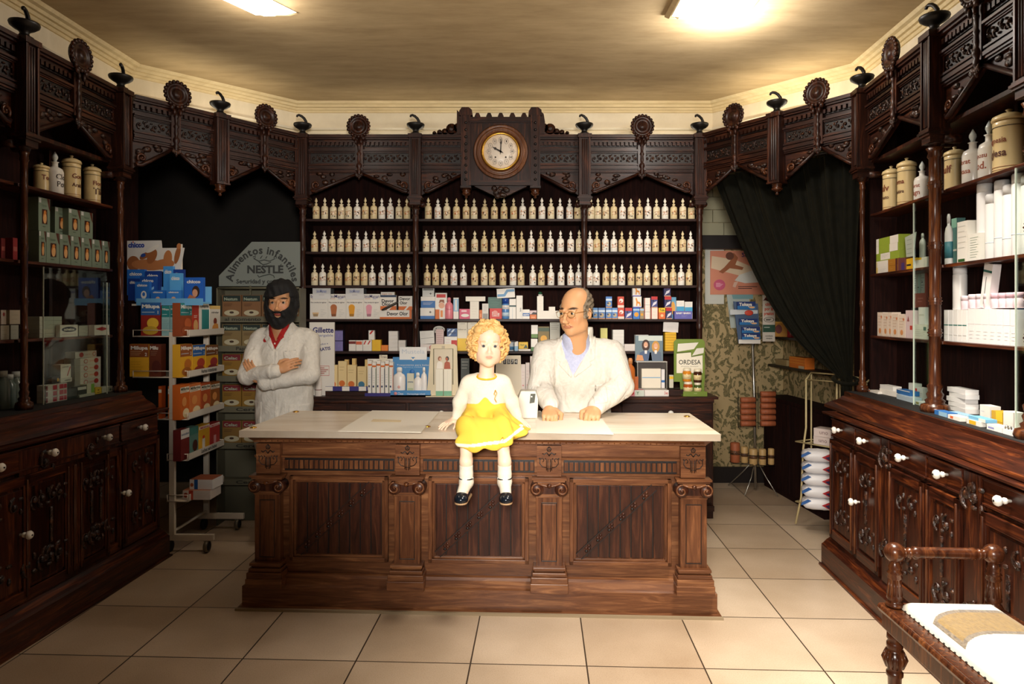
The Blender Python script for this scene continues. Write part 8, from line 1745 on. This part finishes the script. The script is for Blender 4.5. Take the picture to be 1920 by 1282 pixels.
ch(345, 381, 520, .0, (36, 96, 190), 'large blue packet with a drinking child picture, right end of the tray', [('c', .62, .42, .20, .24, (60, 40, 30)), ('c', .58, .36, .14, .16, (206, 150, 120)), ('p', [(.1, .02), (.7, .02), (.6, .2), (.3, .3)], (176, 110, 80))], y=.02)
# ---------------- cereal boxes on the stand behind the bearded man
NSF = Fr((-2.105, 4.845), (-1.523, 4.845))
for lv, z in enumerate(NZ[:5]):
    for i in range(4):
        c = [(120, 84, 52), (124, 104, 66), (130, 96, 30), (130, 96, 30), (120, 90, 40)][lv]; x = .020+i*.142  # carton colours darkened, the shade on the stand put into them
        tp = (30, 44, 40) if lv < 2 else (110, 28, 36)
        dl = [('r', .04, .72, .96, .98, tp), ('t', 'Nestum' if lv < 2 else 'Celac', .45, .82, .13, .7, (150, 160, 140), .03), ('c', .5, .22, .40, .13, (176, 168, 140)), ('c', .5, .24, .12, .05, (60, 40, 26)), ('l', .1, .5, .6, .64, 2, (70, 34, 24))]
        m = boxmesh(.136, .165, .05, c, dl); tag(m.build('cereal_box', None, tuple(NSF.w(x+.068, .03, z+.0008))), '%s cereal box from the left on the %s shelf behind the bearded man' % (ORD[i], ['top', 'second', 'third', 'fourth', 'fifth'][lv]), 'box', 'cereal boxes on the stand')
# ---------------- papers and telephone-like scale on the counter
def sheets(name, pts, n, label, z0=.9205, c=(240, 232, 216), st=.0016):
    m = MB()
    for k in range(n):
        q = [(a+.003*math.sin(k*2.1+i), b+.003*math.cos(k*1.7+i)) for i, (a, b) in enumerate(pts)]; m.prism(q[::-1], z0+k*st, z0+k*st+st*.6, paint(c, .8), 'xy')
    return tag(m.build(name), label, 'paper')
def cp(px, py, z=.92): Y = F*(CAMH-z)/(py-HOR); return ((px-960)*Y/F, Y)
sheets('paper_stack', [cp(634, 810), cp(789, 812), cp(823, 773), cp(698, 771)], 4, 'stack of large white paper sheets lying on the marble slab, left of the girl')
sheets('paper_slip', [cp(695, 793), cp(750, 794), cp(752, 790), cp(700, 788)], 1, 'small cream slip lying on the white paper stack', .9275, (226, 206, 168))
sheets('paper_sheet', [cp(1006, 812), cp(1150, 815), cp(1128, 785), cp(1004, 782)], 1, 'large white paper sheet under the older man\'s hands')
sc_ = thing('counter_scale', 'small white counter machine with a grey dial behind the girl\'s arm', 'machine', (.030, 3.86, .921))
m = MB(); m.prism([(0, 0), (.115, 0), (.12, .11), (.105, .155), (.02, .155), (0, .1)], 0, .10, paint((226, 220, 206), .4)); m.M = Matrix(); m.build('machine_body', sc_, bevel=.004)
m = MB(); m.prism([(.07, .085), (.098, .09), (.104, .14), (.076, .14)], -.003, 0, paint((70, 72, 60), .3)); m.flat([(.078, .12), (.086, .12), (.086, .128), (.078, .128)], -.0035, paint(W_)); m.build('dial', sc_)
# ---------------- posters and shelf goods in the back room
BR = Fr((1.50, 6.10), (2.44, 6.10))
m = MB(); a, b = BR.at(1332, -.02)[0], BR.at(1332, -.02)[0]+.62; z0, z1 = CAMH-(552-HOR)*6.08/F, CAMH-(470-HOR)*6.08/F; h_ = z1-z0; w_ = b-a
m.box(0, w_, 0, .008, 0, h_, paint((206, 132, 104))); deco(m, w_, h_, [('p', [(.01, .60), (.02, .88), (.35, .80), (.62, .62), (.98, .45), (.98, .12), (.55, .38)], (214, 190, 160)), ('p', [(.35, .32), (.42, .45), (.70, .60), (.98, .66), (.98, .30), (.50, .26)], (206, 204, 196)), ('p', [(.12, .52), (.20, .62), (.30, .80), (.26, .92), (.34, .95), (.40, .84), (.36, .68), (.48, .62), (.46, .56), (.28, .60), (.18, .48)], (150, 86, 50)), ('c', .28, .88, .06, .09, (100, 54, 34)), ('c', .13, .22, .085, .125, (190, 80, 110)), ('l', .08, .17, .18, .27, 4, (220, 150, 170)), ('t', 'Suavines', .62, .90, .10, .34, (60, 34, 90), .02), ('l', .40, .12, .75, .20, 2, (70, 40, 40)), ('p', [(.32, .18), (.36, .16), (.40, .30), (.34, .28)], (220, 180, 160))])
tag(m.build('baby_poster', None, tuple(BR.w(a, -.02, z0))), 'salmon pink poster with a crawling baby on the back room wall', 'poster')
m = MB(); m.box(0, .17, 0, .004, 0, .50, paint((196, 196, 186))); tag(m.build('white_sheet', None, tuple(BR.w(BR.at(1322, -.01)[0], -.01, z0-.085))), 'white sheet pinned behind the salmon pink poster', 'sheet')
m = MB(); m.prism([(0, 0), (.19, 0), (.16, .33), (-.04, .33)], 0, .004, paint((176, 186, 180))); m.prism([(.02, .26), (.2, .26), (.2, .33), (.0, .33)], -.001, 0, paint((120, 160, 164))); m.M = Matrix()
tag(m.build('hanging_card', None, tuple(BR.w(BR.at(1370, -.01)[0], -.012, z0-.30))), 'pale green card hanging below the poster, behind the blue packs', 'card')
Yp = 5.77
def onp(px, py): return (px-960)*Yp/F, CAMH-(py-HOR)*Yp/F
x0, zb_ = onp(1385, 644); m = MB(); m.prism([(0, 0), (.185, 0), (.165, .34), (-.045, .36)], .004, .012, paint((70, 90, 120))); m.prism([(.0, 0), (.185, 0), (.185, .034), (.0, .034)], -.0, .012, paint(W_))
m.prism([(-.075, .245), (.16, .255), (.16, .285), (-.075, .29)], -.004, .004, paint((200, 204, 206))); m.ball((.085, -.005, .262), (.038, .004, .024), paint((206, 70, 50)), 10, 6); tag(m.build('pack_holder', None, (x0, Yp-.002, zb_)), 'hanging holder with a white strip and red splash, carrying the blue lettered packs', 'holder')
for i, (dz, sft) in enumerate(((.036, .01), (.091, .008), (.160, -.012), (.292, -.030))):
    m = boxmesh(.155, .052 if i != 3 else .065, .018, (26, 50, 110), [('r', 0, 0, 1, .45, (40, 110, 170)), ('t', 'Tokays', .45, .62, .42, .7, W_, .04), ('c', .80, .25, .16, .14, (226, 176, 130))]); tag(m.build('blue_pack', None, (x0+.088+sft, Yp-.024, zb_+dz)), '%s blue lettered pack from the bottom of the hanging holder' % ORD[i], 'pack', 'blue lettered packs in the hanging holder')
x0, zb_ = onp(1430, 640); m = MB(); m.box(0, .105, 0, .006, 0, .395, paint((206, 198, 186))); deco(m, .105, .395, [('p', [(.0, .88), (.9, .9), (.7, .97), (.5, .86), (.3, .97), (.1, .9)], (90, 34, 30)), ('t', 'cine', .5, .80, .07, .6, (196, 84, 60), .04), ('t', 'por la', .5, .70, .07, .7, (196, 84, 60), .04), ('t', 'presion', .5, .60, .07, .8, (196, 84, 60), .04), ('c', .5, .47, .42, .055, (50, 46, 44)), ('c', .5, .47, .37, .046, (206, 198, 186)), ('l', .25, .45, .75, .49, 2, (60, 56, 54)), ('r', 0, .2, 1, .36, (40, 76, 60)), ('l', .1, .28, .7, .33, 1, (190, 200, 190)), ('t', 'combate', .5, .12, .03, .6, (40, 36, 34)), ('t', 'caspa', .5, .07, .03, .5, (40, 36, 34))])
tag(m.build('hanging_strip_card', None, (x0, Yp, zb_)), 'tall narrow white card with red and black print beside the blue packs', 'card')
SD = Fr((2.44, 6.10), (2.54, 4.72))
for k, z in enumerate((1.315, 1.07)):
    m = MB(); m.box(.05, 1.0, -.16, 0, z-.02, z, M_dk); tag(m.build('wall_shelf', None, tuple(SD.w(0, 0)), SD.a), ['upper', 'lower'][k]+' dark wall shelf in the back room beside the curtain', 'shelf', None)
m = boxmesh(.13, .13, .05, (190, 130, 30), [('c', .45, .5, .22, .3, (110, 40, 34)), ('r', .0, .9, 1, 1, (226, 170, 60))]); tag(m.build('yellow_box', None, (2.33, 5.90, 1.3158), SD.a+.9), 'yellow and brown box at the end of the upper back room shelf', 'box')
for i, (dx, c) in enumerate(((.34, (170, 30, 40)), (.40, (150, 34, 40)), (.46, (176, 110, 50)), (.52, (176, 116, 50)), (.58, (170, 110, 60)), (.64, (160, 100, 50)))):
    m = MB(); m.lathe([(.024, 0), (.026, .004), (.026, .07), (.018, .08)], paint(c, .3), n=14); o = m.build('small_bottle', None, tuple(SD.w(dx, -.10, 1.3158)), SD.a); tag(o, '%s white capped amber or red bottle on the upper back room shelf' % ORD[i], 'bottle', 'white capped bottles on the upper back room shelf'); m = MB(); m.lathe([(.022, .08), (.022, .115), (.018, .118)], paint((206, 200, 190)), n=14); m.build('cap', o)
for i in range(4): m = boxmesh(.26, .022, .08, (206, 110, 34), [('r', .6, .0, .95, 1, (190, 170, 140)) if i == 0 else ('r', .0, .8, 1, 1, (226, 150, 50))]); tag(m.build('orange_box', None, tuple(SD.w(.55, -.15, 1.0708+i*.0225)), SD.a), '%s flat orange box from the bottom of the pile on the lower back room shelf' % ORD[i], 'box', 'flat orange boxes on the lower back room shelf')
m = boxmesh(.20, .05, .07, (150, 130, 90), [('l', .1, .2, .9, .8, 2, (120, 90, 60))]); tag(m.build('tan_box', None, tuple(SD.w(.25, -.14, 1.0708)), SD.a), 'tan box at the far end of the lower back room shelf', 'box')
lcb = thing('low_cupboard', 'low black cupboard in the back room behind the wire rack', 'cupboard', tuple(SD.w(.10, -.22, 0)), SD.a); m = MB(); m.box(0, 1.0, 0, .21, 0, .80, M_back); m.build('cupboard_body', lcb); m = MB(); m.box(.02, .48, -.012, 0, .05, .77, M_back); m.build('cupboard_door', lcb); m = MB(); m.box(.52, .98, -.012, 0, .05, .77, M_back); m.build('cupboard_door', lcb)
